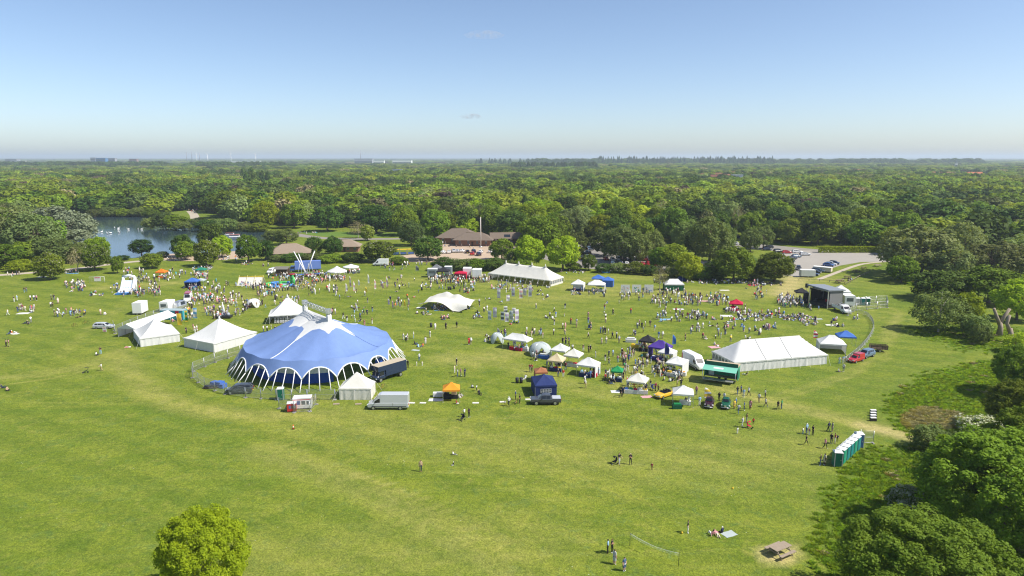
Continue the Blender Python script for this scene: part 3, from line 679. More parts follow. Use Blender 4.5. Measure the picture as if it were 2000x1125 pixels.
a = wm.attributes.new('kind_index', 'INT', 'POINT'); a.data.foreach_set('value', spi.astype(np.int32))
a = wm.attributes.new('turn', 'FLOAT_VECTOR', 'POINT'); tv = np.zeros((len(pts), 3)); tv[:, 2] = g.random(len(pts)) * 6.28; a.data.foreach_set('vector', tv.astype(np.float32).ravel())
wood = tag(link('woodland', wm), 'dense mixed woodland stretching to the horizon', None, None, 'stuff')
def instancer(name, coll):
    ng = bpy.data.node_groups.new(name, 'GeometryNodeTree')
    ng.interface.new_socket('Geometry', in_out='INPUT', socket_type='NodeSocketGeometry'); ng.interface.new_socket('Geometry', in_out='OUTPUT', socket_type='NodeSocketGeometry')
    n, l = ng.nodes, ng.links; gi = n.new('NodeGroupInput'); go = n.new('NodeGroupOutput')
    ip = n.new('GeometryNodeInstanceOnPoints'); ci = n.new('GeometryNodeCollectionInfo'); ci.inputs['Collection'].default_value = coll
    ci.inputs['Separate Children'].default_value = True; ci.inputs['Reset Children'].default_value = True
    ip.inputs['Pick Instance'].default_value = True
    def na(nm, ty):
        x = n.new('GeometryNodeInputNamedAttribute'); x.data_type = ty; x.inputs['Name'].default_value = nm; return x.outputs['Attribute']
    l.new(gi.outputs[0], ip.inputs['Points']); l.new(ci.outputs[0], ip.inputs['Instance'])
    l.new(na('kind_index', 'INT'), ip.inputs['Instance Index']); l.new(na('tree_scale', 'FLOAT_VECTOR'), ip.inputs['Scale'])
    l.new(na('turn', 'FLOAT_VECTOR'), ip.inputs['Rotation']); l.new(ip.outputs[0], go.inputs[0]); return ng
md = wood.modifiers.new('trees', 'NODES'); md.node_group = instancer('wood_instances', pcol)
# ================================================================== tents
white_pvc = fabric('white_pvc', (0.72, 0.72, 0.70), 0.16)
cream_cv = fabric('cream_canvas', (0.76, 0.74, 0.67), 0.22)
blue_pvc = fabric('blue_pvc', (0.195, 0.300, 0.59), 0.22, 0.55)
navy_pvc = fabric('navy_pvc', (0.025, 0.085, 0.36), 0.1)
grey_pvc = fabric('pale_grey_pvc', (0.55, 0.57, 0.57), 0.15)
alu = mat('aluminium', (0.62, 0.63, 0.65), 0.35, 0.05, 3, 0.8)
steel = mat('galvanised_steel', (0.48, 0.49, 0.50), 0.45, 0.08, 3, 0.7)
white_trim = mat('white_webbing', (0.80, 0.80, 0.80), 0.6)
rope_m = mat('pale_rope', (0.62, 0.60, 0.54), 0.9)
win_m = mat('clear_pvc_window', (0.10, 0.12, 0.13), 0.15, 0.2, 2, 0, 0.5)
black_m = mat('matt_black', (0.018, 0.018, 0.020), 0.6)
def surf(nu, nv, fn, m, name, parent, smooth=True):
    mb = MB(); vs = [fn(i / nu, j / nv) for j in range(nv + 1) for i in range(nu + 1)]
    fs = [(j * (nu + 1) + i, j * (nu + 1) + i + 1, (j + 1) * (nu + 1) + i + 1, (j + 1) * (nu + 1) + i) for j in range(nv) for i in range(nu)]
    mb.add(vs, fs, m, smooth); return mb.build(name, parent)
def curtain(parent, a, b, z0, z1, m, name='side_wall', folds=1.6, amp=0.05):
    a = Vector(a); b = Vector(b); d = b - a; ln = d.length; n = Vector((d.y, -d.x, 0)).normalized(); k = max(8, int(ln * 5))
    def fn(u, v):
        s = u * ln; w = (math.sin(s * folds * 3.1 + 1.6 * math.sin(s * .9)) + .7 * math.sin(s * 7.3 + 2 * math.sin(s * .37))) * amp * (.4 + .6 * math.sin(s * .61 + 1) ** 2) * (1.0 - 0.75 * v)
        p = a + d * u + n * w; return (p.x, p.y, z0 + (z1 - z0) * v)
    return surf(k, 3, fn, m, name, parent)
def guy(parent, a, b, r=0.02, m=None, name='guy_rope'):
    mb = MB(); mb.tube([a, b], r, m or rope_m, 4, False); return mb.build(name, parent)
def frame_of(o, xdir_to):
    d = xdir_to - o; return math.atan2(d.y, d.x)
def marquee(name, label, F_, Xp, Yp, wall, ridge, inset, m, open_front=False, poles=0, seams=(), win_ends=(), spikes=False, front_m=None):
    ln = (Xp - F_).length; wd = (Yp - F_).length; c = (Xp + Yp) / 2; rz = frame_of(F_, Xp)
    # keep the plan rectangular: y axis is perpendicular on the side of Yp
    ex = Vector((math.cos(rz), math.sin(rz), 0)); ey = Vector((-ex.y, ex.x, 0)); sgn = 1 if (Yp - F_).dot(ey) > 0 else -1
    wd = abs((Yp - F_).dot(ey)); c = F_ + ex * ln / 2 + ey * sgn * wd / 2
    t = thing(name, label, 'marquee', c, rz); hx, hy = ln / 2, wd / 2; fy = -hy * sgn
    def z_at(x, y):
        v = 1 - abs(y) / hy; u = min(1, (hx - abs(x)) / inset); k = min(u, v); z = wall + (ridge - wall) * (.82 * k + .18 * k * k)
        if spikes and k > .6:
            for q in range(poles):
                px = -hx + inset + (2 * hx - 2 * inset) * q / (poles - 1); z += .22 * math.exp(-((x - px) ** 2 + y * y) / .8)
        return z
    xs_ = sorted(set([-hx + i * ln / 40 for i in range(41)] + [-hx + inset, hx - inset])); ys_ = [-hy + j * wd / 16 for j in range(17)]
    mb = MB(); vs = [(x * 1.012, y * 1.02, z_at(x, y)) for y in ys_ for x in xs_]; n = len(xs_)
    mb.add(vs, [(j * n + i, j * n + i + 1, (j + 1) * n + i + 1, (j + 1) * n + i) for j in range(16) for i in range(n - 1)], m, True)
    roof = mb.build('roof', t)
    for sx in seams:
        x = -hx + ln * sx; pt = [Vector((x * 1.012, y * 1.02, z_at(x, y) + .03)) for y in ys_]
        s = MB(); s.tube(pt, .05, mat('seam_tape', (.30, .30, .30), .8), 4); s.build('seam', roof)
    # scalloped valance
    def val(a, b):
        a = Vector(a); b = Vector(b); k = int((b - a).length * 4)
        surf(k, 1, lambda u, v: tuple(a + (b - a) * u + Vector((0, 0, wall - (.0 if v == 0 else .22 + .06 * abs(math.sin(u * k * .8)))))), m, 'valance', roof)
    e = .02
    X, Y = hx * 1.016, hy * 1.026
    val((-X, -Y, 0), (X, -Y, 0)); val((-X, Y, 0), (X, Y, 0)); val((-X, -Y, 0), (-X, Y, 0)); val((X, -Y, 0), (X, Y, 0))
    for (a, b, key) in [((-hx, fy, 0), (hx, fy, 0), 'front'), ((-hx, -fy, 0), (hx, -fy, 0), 'back'), ((-hx, -hy, 0), (-hx, hy, 0), 'left'), ((hx, -hy, 0), (hx, hy, 0), 'right')]:
        if key == 'front' and open_front: continue
        wl = curtain(t, a, b, 0.02, wall, m)
        if key in win_ends:
            A = Vector(a); B = Vector(b); d = B - A; nrm = Vector((d.y, -d.x, 0)).normalized()
            if nrm.dot(Vector(((a[0] + b[0]) / 2, (a[1] + b[1]) / 2, 0))) < 0: nrm = -nrm
            for q in range(int(d.length / 1.05)):
                o = A + d * ((q + .5) / int(d.length / 1.05)) + nrm * .07; du = d.normalized()
                ww = .36; w2 = MB(); prof = [(-ww, .75), (ww, .75), (ww, 1.35), (ww * .7, 1.62), (0, 1.74), (-ww * .7, 1.62), (-ww, 1.35)]
                w2.add([tuple(o + du * p + Vector((0, 0, z))) for p, z in prof], [tuple(range(7))], win_m); wo = w2.build('window', wl)
                bar = MB(); bar.box(-.02, .02, -.012, .012, .76, 1.7, white_trim, Matrix.Translation(o + nrm * .02) @ Matrix.Rotation(math.atan2(du.y, du.x), 4, 'Z'))
                bar.build('glazing_bar', wo)
    for q in range(int(ln / 2.2) + 1):
        x = -hx + q * ln / int(ln / 2.2)
        for y in (fy, -fy):
            p = MB(); p.tube([(x, y * .985, 0), (x, y * .985, wall)], .045, alu, 6); p.build('side_pole', t)
            guy(t, (x, y * 1.02, wall), (x, y * 1.02 + math.copysign(1.1, y), .02), .022 if not open_front else .035)
    for q in range(poles):
        px = -hx + inset + (2 * hx - 2 * inset) * q / max(1, poles - 1); z = z_at(px, 0)
        p = MB(); p.lathe([(.07, .0), (.07, z - .05)], alu, 8, (px, 0)); p.build('king_pole', t)
        if spikes:
            p = MB(); p.lathe([(.42, z - .1), (.2, z + .35), (.12, z + .8), (.02, z + 1.0)], m, 8, (px, 0)); p.build('finial', t)
    return t
def pole_tent(name, label, F_, Xp, Yp, wall, apex, m, open_sides=(), wins=False, sag=1.35, finial=True, cat='tent', val_m=None):
    rz = frame_of(F_, Xp); ex = Vector((math.cos(rz), math.sin(rz), 0)); ey = Vector((-ex.y, ex.x, 0)); ln = (Xp - F_).length
    s_ = (Yp - F_).dot(ey); wd = abs(s_); c = F_ + ex * ln / 2 + ey * s_ / 2
    t = thing(name, label, cat, c, rz); hx, hy = ln / 2, wd / 2
    def fn(u, v):
        # polar sheet: u round the square, v from the apex out
        a = u * 4; k = int(a) % 4; f = a - int(a); cs = [(-1, -1), (1, -1), (1, 1), (-1, 1)]
        p0, p1 = cs[k], cs[(k + 1) % 4]; x = p0[0] + (p1[0] - p0[0]) * f; y = p0[1] + (p1[1] - p0[1]) * f
        r = 0.015 + .985 * v; z = wall + (apex - wall) * (1 - v) ** sag - .10 * math.sin(f * math.pi) * (v ** 2) * (1 if v < .99 else 0)
        return (x * hx * r * 1.015, y * hy * r * 1.015, z)
    roof = surf(48, 12, fn, m, 'roof', t)
    def vfn(u, v):
        x, y, z = fn(u, 1.0); return (x * 1.006, y * 1.006, wall + .01 - v * (.2 + .07 * abs(math.sin(u * 4 * 3.1416 * 6))))
    surf(96, 1, vfn, val_m or m, 'valance', roof)
    sides = dict(front=((-hx, -hy, 0), (hx, -hy, 0)), right=((hx, -hy, 0), (hx, hy, 0)), back=((hx, hy, 0), (-hx, hy, 0)), left=((-hx, hy, 0), (-hx, -hy, 0)))
    if s_ < 0: sides = dict(front=sides['back'], back=sides['front'], left=sides['left'], right=sides['right'])
    for k, (a, b) in sides.items():
        if k not in open_sides: curtain(t, a, b, .02, wall, m)
    for i, (x, y) in enumerate([(-1, -1), (1, -1), (1, 1), (-1, 1), (0, -1), (0, 1), (-1, 0), (1, 0)]):
        p = MB(); p.tube([(x * hx * .985, y * hy * .985, 0), (x * hx * .985, y * hy * .985, wall)], .045, alu, 6); p.build('side_pole', t)
        guy(t, (x * hx * 1.01, y * hy * 1.01, wall), (x * (hx + 1.0), y * (hy + 1.0), .02))
    p = MB(); p.tube([(0, 0, 0), (0, 0, apex)], .06, alu, 6); p.build('king_pole', t)
    if finial:
        p = MB(); p.lathe([(.38, apex - .25), (.2, apex + .15), (.1, apex + .45), (.02, apex + .7)], m, 8); p.build('finial', t)
    return t
# ------------------------------------------------------------------ the big top
def big_top():
    C = Vector((-40.0, 136.3, 0)); ax = math.atan2(-.76, .65); NB = 16
    t = thing('circus_big_top', 'large blue circus big top with white scalloped crown and lattice truss', 'circus tent', C, ax)
    A, B, ZE, ZT, ZA = 14.9, 14.4, 4.95, 1.85, 10.5
    az0 = R(273.8) - ax                                    # a tip faces the camera here
    def inner(th): return Vector((5.7 * math.cos(th), .7 * math.sin(th), 0))
    def outer(th, k=1.0): return Vector((A * k * math.cos(th), B * k * math.sin(th), 0))
    def prof(th, s):
        p = inner(th).lerp(outer(th), s); za = ZA - .75 * (1 - abs(math.cos(th)) ** .5)
        bulge = .12 * math.cos(NB * (th - az0)) * s * s
        return Vector((p.x, p.y, ZE + (za - ZE) * ((1 - s) ** 1.62) + .45 * math.sin(s * math.pi) ** 1.5 + bulge))
    def sw(th):
        k = abs(math.cos(4 * (th - R(28)))) ; return .21 + .05 * k + (.27 if math.cos(2 * (th - R(28))) ** 2 > .5 else .07) * k ** 14
    surf(160, 8, lambda u, v: tuple(prof(u * 6.28319, v * sw(u * 6.28319))), white_pvc, 'crown_panel', t)
    canopy = surf(160, 18, lambda u, v: tuple(prof(u * 6.28319, sw(u * 6.28319) + v * (1 - sw(u * 6.28319)))), blue_pvc, 'canopy', t)
    cap = MB(); cap.add([tuple(prof(i * 6.28319 / 40, 0) - Vector((0, 0, .01))) for i in range(40)], [tuple(range(40))], white_pvc); cap.build('ridge_panel', t)
    for k in range(4):
        th = R(28) + k * math.pi / 2; s = MB()
        s.tube([prof(th, v) + Vector((0, 0, .035)) for v in np.linspace(sw(th) * .8, 1, 20)], .07, white_trim if k % 2 else blue_pvc, 4); s.build('seam_strap', canopy)
    for k in range(NB):
        a0 = az0 + k * 2 * math.pi / NB; da = 2 * math.pi / NB
        def low(u):                                        # scalloped lower edge
            f = .36 + .64 * abs(2 * u - 1) ** 2.3; return f
        def sk(u, v):
            th = a0 + u * da; f = low(u) * v; e = outer(th); o = outer(th, 1.0 + .115 * f); z0 = prof(th, 1).z
            return (o.x, o.y, z0 + (ZT - z0) * f)
        skirt = surf(14, 5, sk, blue_pvc, 'skirt_panel', t)
        tr = MB(); tr.tube([Vector(sk(i / 14, 1)) for i in range(15)], .13, white_trim, 5); tr.build('arch_trim', skirt)
        for u in (0, .22, .5, .78):
            p = Vector(sk(u, 1)); o = outer(a0 + u * da, 1.22 if u else 1.25); g_ = MB(); g_.tube([p, (o.x, o.y, 0)], .085, white_trim, 5); g_.build('guy_strap', t)
            if u == .5:
                q = MB(); st = outer(a0 + u * da, 1.22); q.tube([(st.x, st.y, -.02), (st.x, st.y, .25)], .05, steel, 5); q.build('ground_stake', t)
        def wl(u, v, z0, z1):
            p = outer(a0 + u * da, .90 + .004 * math.sin(u * 40)); return (p.x, p.y, z0 + (z1 - z0) * v)
        door = k in (0, 13, 14)
        if k in (1, 2): continue                           # open bays on the entrance side
        w1 = surf(12, 2, lambda u, v: wl(u, v, .02, 1.95), navy_pvc, 'wall_panel', t)
        surf(12, 1, lambda u, v: wl(u, v, 1.95, 3.0), white_pvc, 'wall_band', w1)
        surf(12, 1, lambda u, v: wl(u, v, 3.0, 4.2), navy_pvc, 'upper_band', w1)
    # lattice truss between the two king towers
    z1, z0 = 12.35, 7.6
    for s in (-1, 1):
        x = 5.6 * s; tw = MB()
        for dx in (-.28, .28):
            for dy in (-.28, .28): tw.tube([(x + dx, dy, 0), (x + dx, dy, z1)], .05, alu, 5)
        tw.box(x - .42, x + .42, -.42, .42, z0, z1 - 1.1, white_pvc); tw.build('king_tower', t)
        hd = MB(); hd.box(x - .45, x + .45, -.45, .45, z1 - .75, z1 + .1, alu); hd.build('tower_head', t)
    tr = MB()
    for dy in (-.3, .3):
        for zz in (z1 - .1, z1 - .85): tr.tube([(-5.2, dy, zz), (5.2, dy, zz)], .055, alu, 5)
        for i in range(14):
            xa = -5.2 + i * 10.4 / 14; xb = xa + 10.4 / 14; a, b = (z1 - .1, z1 - .85) if i % 2 else (z1 - .85, z1 - .1)
            tr.tube([(xa, dy, a), (xb, dy, b)], .035, alu, 4)
    for i in range(15):
        xa = -5.2 + i * 10.4 / 14; tr.tube([(xa, -.3, z1 - .1), (xa, .3, z1 - .1)], .035, alu, 4)
    tr.build('lattice_truss', t)
    return t
big_top()
pole_tent('pole_tent', 'large white pole tent with spiked peak left of the blue big top', G(419, 689), G(502, 665), G(350, 680), 2.1, 6.0, white_pvc)
pole_tent('pole_tent', 'smaller white pole tent with steel barrier, in front of the gabled marquee', G(275, 678), G(352, 667), G(256, 660), 2.0, 5.0, white_pvc, finial=False)
pole_tent('pole_tent', 'open-fronted white pole tent full of chairs behind the big top', G(526, 634), G(598, 630), G(521, 622), 2.3, 6.4, white_pvc, open_sides=('front',))
pole_tent('pole_tent', 'little white pleated tent next to the silver van', G(663, 781), G(725, 781), G(668, 766), 2.1, 4.5, cream_cv, finial=False, sag=1.15)
marquee('event_marquee', 'long bright white marquee beside the green exhibition trailer', G(1434, 727), G(1614, 711), G(1377, 705), 2.05, 5.3, 3.9, white_pvc, seams=(.33, .6), win_ends=('left',), poles=3)
marquee('pole_marquee', 'long white marquee with spiked poles at the back of the field', G(1075, 560), G(954, 545), G(1103, 553), 2.1, 5.5, 4.6, cream_cv, open_front=True, poles=4, spikes=True, win_ends=('left',))
def gable_marquee(label, FL, FR, BR, wall, ridge, m):
    d = BR - FR; ln = d.length; rz = math.atan2(d.y, d.x); ex = d.normalized(); ey = Vector((-ex.y, ex.x, 0)); wd = abs((FL - FR).dot(ey))
    t = thing('gable_marquee', label, 'marquee', FR + ey * wd / 2, rz); h = wd / 2
    for s in (-1, 1):
        surf(16, 6, lambda u, v: (u * ln * 1.01 - .1, s * h * 1.04 * (1 - v), wall + (ridge - wall) * v + (-.06 * math.sin(v * 3.14)) + .02 * math.sin(u * 50)), m, 'roof_slope', t)
    gb = MB(); gb.add([(ln, -h, wall), (ln, h, wall), (ln, 0, ridge - .04)], [(0, 1, 2)], m); gb.build('gable_panel', t)
    gb = MB(); gb.add([(0, -h, wall), (0, h, wall), (0, 0, ridge - .04)], [(0, 1, 2)], m); gb.build('gable_panel', t)
    curtain(t, (0, h, 0), (ln, h, 0), .02, wall, m); curtain(t, (ln * .0, -h, 0), (ln * .55, -h, 0), .02, wall, m)
    for q in range(7):
        for s in (-1, 1):
            p = MB(); x = q * ln / 6; p.tube([(x, s * h * .98, 0), (x, s * h * .98, wall), (x, 0, ridge - .1)], .05, alu, 5); p.build('frame_leg', t)
    for q in range(4):
        w2 = MB(); x = ln * (.12 + .11 * q); w2.add([(x, -h - .07, 1.15), (x + 1.1, -h - .07, 1.15), (x + 1.1, -h - .07, 1.75), (x, -h - .07, 1.75)], [(0, 1, 2, 3)], win_m); w2.build('window', t)
    return t
gable_marquee('long gabled white marquee with open front, left of the pole tents', G(237, 656), G(267, 660), G(347, 631), 2.1, 3.3, white_pvc)
# ------------------------------------------------------------------ stretch tent
def stretch_tent():
    a, b, c, d = G(823, 602), G(888, 612), G(932, 600), G(868, 592)
    ctr = (a + c) / 2; t = thing('stretch_tent', 'cream freeform stretch tent shading a sitting crowd', 'tent', ctr)
    W, D = 15.5, 10.5; rot = Matrix.Rotation(R(-20), 3, 'Z')
    hp = [(-.97, -.5, 1.5), (-.3, -.85, 2.3), (.45, -.97, .35), (.98, .0, .7), (.6, .62, 2.2), (0, .92, 2.4), (-.7, .75, 2.2), (-.15, .25, 4.2), (-.5, .2, 3.5), (.32, .15, 3.8)]
    bumps = [(-.15, .25, 1.5, .05), (-.5, .2, .8, .05), (.32, .15, 1.2, .06), (.5, -1.02, -2.6, .16), (1.02, -.05, -2.0, .12), (-1.02, -.55, -1.2, .14), (-.8, .95, -.5, .1), (.7, .9, -.5, .1)]
    def hh(x, y): return max(.3, 2.75 - .35 * (x * x + y * y) + sum(a_ * math.exp(-((x - bx) ** 2 + (y - by) ** 2) / sg) for bx, by, a_, sg in bumps))
    def fn(u, v):
        x, y = u * 2 - 1, v * 2 - 1; X = x * (1 - .16 * (1 - y * y)); Y = y * (1 - .16 * (1 - x * x))
        X, Y = X + .0 * Y, Y; p = rot @ Vector((X * W / 2, Y * D / 2, 0)); return (p.x, p.y, hh(X, Y))
    surf(44, 34, fn, cream_cv, 'canopy', t)
    for (hx, hy, hz) in hp:
        p = rot @ Vector((hx * W / 2 * .9, hy * D / 2 * .9, 0)); q = MB(); q.tube([(p.x * 1.04, p.y * 1.04, 0), (p.x, p.y, hz - .02)], .05, bark, 6); q.build('pole', t)
        if abs(hx) > .6 or abs(hy) > .6: guy(t, (p.x * 1.08, p.y * 1.08, hz), (p.x * 1.25, p.y * 1.25, .02))
    return t
stretch_tent()
# ================================================================== vehicles
tyre_m = mat('tyre_rubber', (0.02, 0.02, 0.02), 0.9); rim_m = mat('alloy_rim', (0.45, 0.46, 0.47), 0.35, 0.05, 3, 0.7)
glass_m = mat('tinted_glass', (0.015, 0.018, 0.022), 0.06, 0.05, 1, 0, 0.6)
lamp_m = mat('headlamp_glass', (0.7, 0.72, 0.74), 0.15); tail_m = mat('tail_lamp', (0.35, 0.01, 0.01), 0.25); plate_y = mat('yellow_plate', (0.7, 0.5, 0.03), 0.6); plate_w = mat('white_plate', (0.75, 0.75, 0.72), 0.6)
trim_m = mat('black_trim', (0.025, 0.025, 0.027), 0.5)
def wheel(parent, x, y, r=0.33, wdt=0.22):
    def ring(prof, m, n=16):
        mb = MB(); vs = []; fs = []
        for (rr, yy) in prof:
            for k in range(n): a = 6.28319 * k / n; vs.append((rr * math.cos(a), yy, rr * math.sin(a)))
        for i in range(len(prof) - 1):
            for k in range(n): fs.append((i * n + k, (i + 1) * n + k, (i + 1) * n + (k + 1) % n, i * n + (k + 1) % n))
        fs += [tuple(range(n)), tuple(range(len(prof) * n - 1, (len(prof) - 1) * n - 1, -1))]; mb.add(vs, fs, m, False); return mb
    h = wdt / 2; w_ = ring([(r * .9, -h), (r, -h * .6), (r, h * .6), (r * .9, h)], tyre_m).build('wheel', parent); w_.location = (x, y, r)
    s = 1 if y > 0 else -1
    ring([(r * .62, s * h * 1.02 - .005), (r * .62, s * h * 1.02 + .012)], rim_m, 12).build('rim', w_)
    return w_
def loft(st, m, name, parent):
    mb = MB(); rings = []
    for (x, zb, zs, zr, ws, wr) in st:
        hs = [(ws * .88, zb), (ws, zb + .22 * (zs - zb)), (ws, zs - .06 * (zs - zb)), (ws * .96, zs), (wr, zr - .035 * (zr > zs + .1)), (wr * .8, zr)]
        rings.append([(x, y, z) for y, z in hs] + [(x, -y, z) for y, z in reversed(hs)])
    n = len(rings[0]); vs = [p for r_ in rings for p in r_]
    fs = [(i * n + k, i * n + (k + 1) % n, (i + 1) * n + (k + 1) % n, (i + 1) * n + k) for i in range(len(rings) - 1) for k in range(n)]
    fs += [tuple(range(n - 1, -1, -1)), tuple(range((len(rings) - 1) * n, len(rings) * n))]
    mb.add(vs, fs, m, False); return mb.build(name, parent)
def side_glass(st, x0, x1, parent, f0=.14, f1=.86, name='side_window', m=None):
    def at(x):
        for a, b in zip(st[:-1], st[1:]):
            if a[0] <= x <= b[0]:
                k = (x - a[0]) / (b[0] - a[0] + 1e-9); return [p + (q - p) * k for p, q in zip(a, b)]
        return list(st[-1])
    for s in (-1, 1):
        mb = MB(); xs_ = [x0] + [q[0] for q in st if x0 < q[0] < x1] + [x1]; lo = []; hi = []
        for x in xs_:
            _, zb, zs, zr, ws, wr = at(x)
            for f, L_ in ((f0, lo), (f1, hi)): L_.append((x, s * (ws * .96 + (wr - ws * .96) * f + .014), zs + (zr - .035 - zs) * f))
        vs = lo + hi; k = len(lo); mb.add(vs, [(i, i + 1, k + i + 1, k + i) for i in range(k - 1)], m or glass_m); mb.build(name, parent)
def screen(a, b, parent, name, fa=.06, fb=.9, wk=.88):
    """glass on the slope between station a (low) and b (roof)"""
    def pt(f, s):
        x = a[0] + (b[0] - a[0]) * f; z = a[3] + (b[3] - a[3]) * f; w_ = (a[5] + (b[5] - a[5]) * f) * wk; nx = 1 if a[0] > b[0] else -1
        return (x + nx * .02, s * w_ * .9, z + .02)
    mb = MB(); mb.add([pt(fa, -1), pt(fa, 1), pt(fb, 1), pt(fb, -1)], [(0, 1, 2, 3)], glass_m); return mb.build(name, parent)
def lamps(t, x0, x1, w_, zf, zr):
    for s in (-1, 1):
        for (x, z, m, nm) in ((x1, zf, lamp_m, 'headlight'), (x0, zr, tail_m, 'tail_light')):
            mb = MB(); mb.box(x - .06, x + .035, s * w_ * .74 - .16, s * w_ * .74 + .16, z - .09, z + .09, m); mb.build(nm, t)
    for x, m in ((x1 + .02, plate_w), (x0 - .02, plate_y)):
        mb = MB(); mb.box(x - .02, x + .02, -.26, .26, .42, .53, m); mb.build('number_plate', t)
def mirrors(t, x, y, z, m):
    for s in (-1, 1):
        mb = MB(); mb.box(x - .1, x + .06, s * (y + .1) - .1, s * (y + .1) + .1, z, z + .16, m); mb.build('wing_mirror', t)
CARS = dict(
    hatch=dict(st=[(-2.05, .35, .80, .82, .80, .70), (-1.95, .25, .92, 1.05, .86, .68), (-1.45, .22, .95, 1.44, .88, .60), (-.2, .22, .93, 1.50, .89, .62), (.45, .22, .92, 1.42, .89, .62), (1.15, .22, .90, .94, .88, .74), (1.9, .25, .76, .80, .82, .66), (2.05, .35, .62, .64, .72, .58)], sg=[(-1.3, -.45), (-.38, .55)], ws=(5, 4), rs=(1, 2), wh=(-1.28, 1.28), r=.31),
    estate=dict(st=[(-2.35, .35, .82, .84, .82, .70), (-2.28, .25, .95, 1.05, .88, .70), (-1.95, .22, .96, 1.45, .89, .62), (-.2, .22, .94, 1.50, .90, .63), (.5, .22, .93, 1.42, .90, .62), (1.25, .22, .92, .95, .89, .74), (2.2, .25, .78, .82, .83, .66), (2.35, .35, .62, .64, .72, .58)], sg=[(-1.85, -1.1), (-1.02, -.2), (-.12, .62)], ws=(5, 4), rs=(1, 2), wh=(-1.4, 1.4), r=.32),
    suv=dict(st=[(-2.2, .42, .95, .97, .86, .76), (-2.12, .32, 1.06, 1.2, .92, .74), (-1.8, .3, 1.08, 1.66, .93, .66), (-.2, .3, 1.06, 1.72, .94, .67), (.5, .3, 1.05, 1.64, .94, .66), (1.1, .3, 1.04, 1.08, .93, .80), (2.05, .32, .95, .98, .88, .74), (2.2, .42, .78, .80, .80, .66)], sg=[(-1.65, -1.0), (-.92, -.15), (-.08, .6)], ws=(5, 4), rs=(1, 2), wh=(-1.35, 1.35), r=.36),
    mpv=dict(st=[(-2.3, .38, .9, .92, .86, .78), (-2.25, .28, 1.0, 1.2, .92, .76), (-2.05, .26, 1.02, 1.68, .93, .68), (-.2, .26, 1.0, 1.76, .94, .69), (.75, .26, .99, 1.66, .94, .68), (1.6, .26, .97, 1.02, .92, .78), (2.2, .3, .84, .88, .86, .68), (2.32, .38, .68, .70, .76, .6)], sg=[(-1.95, -1.15), (-1.05, -.15), (-.05, .9)], ws=(5, 4), rs=(1, 2), wh=(-1.42, 1.45), r=.33))
def car(kind, label, pm, loc=(0, 0, 0), rz=0, group=None, name='parked_car', cat='car'):
    d = CARS[kind]; st = d['st']; t = thing(name, label, cat, loc, rz, group); body = loft(st, pm, 'body', t)
    for a, b in d['sg']: side_glass(st, a, b, t)
    screen(st[d['ws'][0]], st[d['ws'][1]], t, 'windscreen'); screen(st[d['rs'][0]], st[d['rs'][1]], t, 'rear_window', .25, .92)
    for x in d['wh']:
        for s in (-1, 1): wheel(t, x, s * (max(q[4] for q in st) - .09), d['r'])
    z = st[-2][3]; lamps(t, st[0][0], st[-1][0], .82, z - .12, st[1][2] - .08); mirrors(t, st[4][0] + .25, st[4][4], st[4][2], trim_m); return t
def place(t, px0, py0, px1, py1):
    """rear and front ends of the vehicle on the ground"""
    a, b = G(px0, py0), G(px1, py1); d = b - a; t.location = (a + b) / 2; t.rotation_euler = (0, 0, math.atan2(d.y, d.x)); return t
P_ = dict(silver=paint('paint_silver', (.48, .50, .52)), white=paint('paint_white', (.78, .78, .77)), black=paint('paint_black', (.012, .013, .016)), navy=paint('paint_navy', (.016, .028, .07)),
          blue=paint('paint_blue', (.05, .12, .33)), red=paint('paint_red', (.42, .02, .03)), grey=paint('paint_grey', (.06, .066, .076)), steelblue=paint('paint_steel_blue', (.12, .18, .26)), green=paint('paint_green', (.01, .085, .04)),
          maroon=paint('paint_maroon', (.035, .008, .014)), yellow=paint('paint_yellow', (.72, .43, .03)), slate=paint('paint_slate', (.045, .052, .062)), orange=paint('paint_orange', (.55, .12, .02)))
place(car('mpv', 'dark blue-grey people carrier inside the big top fence', P_['slate']), 449, 767, 489, 767).rotation_euler[2] += math.pi + .12
place(car('estate', 'silver estate car parked left of the gabled marquee', P_['silver']), 186, 641, 221, 641)
place(car('suv', 'grey estate car parked behind the red van at right', P_['steelblue'], name='parked_car'), 1701, 694, 1680, 700)
# ---- panel vans
def van(label, pm, L_=6.9, H_=2.7, W_=1.0, name='panel_van', cat='van', nose=1.15, side_win=False):
    f = L_ / 2; b = -f
    st = [(b, .4, 1.25, H_ - .06, W_ * .97, W_ * .86), (b + .08, .35, 1.28, H_, W_, W_ * .87), (f - nose - 1.15, .35, 1.28, H_, W_, W_ * .87), (f - nose - .75, .35, 1.27, H_ - .12, W_, W_ * .85), (f - .75, .35, 1.2, 1.28, W_ * .98, W_ * .86), (f - .12, .38, 1.0, 1.06, W_ * .93, W_ * .8), (f, .45, .75, .78, W_ * .85, W_ * .7)]
    t = thing(name, label, cat); body = loft(st, pm, 'body', t)
    side_glass(st, f - nose - 1.0, f - nose - .1, t, .03, .55); screen(st[4], st[3], t, 'windscreen', .08, .72, .98)
    if side_win: side_glass(st, b + .5, f - nose - 1.5, t, .05, .5)
    for x in (b + 1.35, f - 1.0):
        for s in (-1, 1): wheel(t, x, s * (W_ - .1), .36, .26)
    lamps(t, b, f, W_, .88, 1.0); mirrors(t, f - nose - .2, W_ + .03, 1.3, trim_m)
    mb = MB(); 
    for s in (-1, 1): mb.box(b + .3, f - .9, s * (W_ + .004) - .012, s * (W_ + .004) + .012, .62, .72, trim_m)
    mb.build('rubbing_strip', t)
    for s in (-1, 1):
        mb = MB(); mb.box(b + 2.6, b + 2.62, s * (W_ + .002) - .01, s * (W_ + .002) + .01, .75, 1.27, trim_m); mb.build('door_seam', t)
    return t
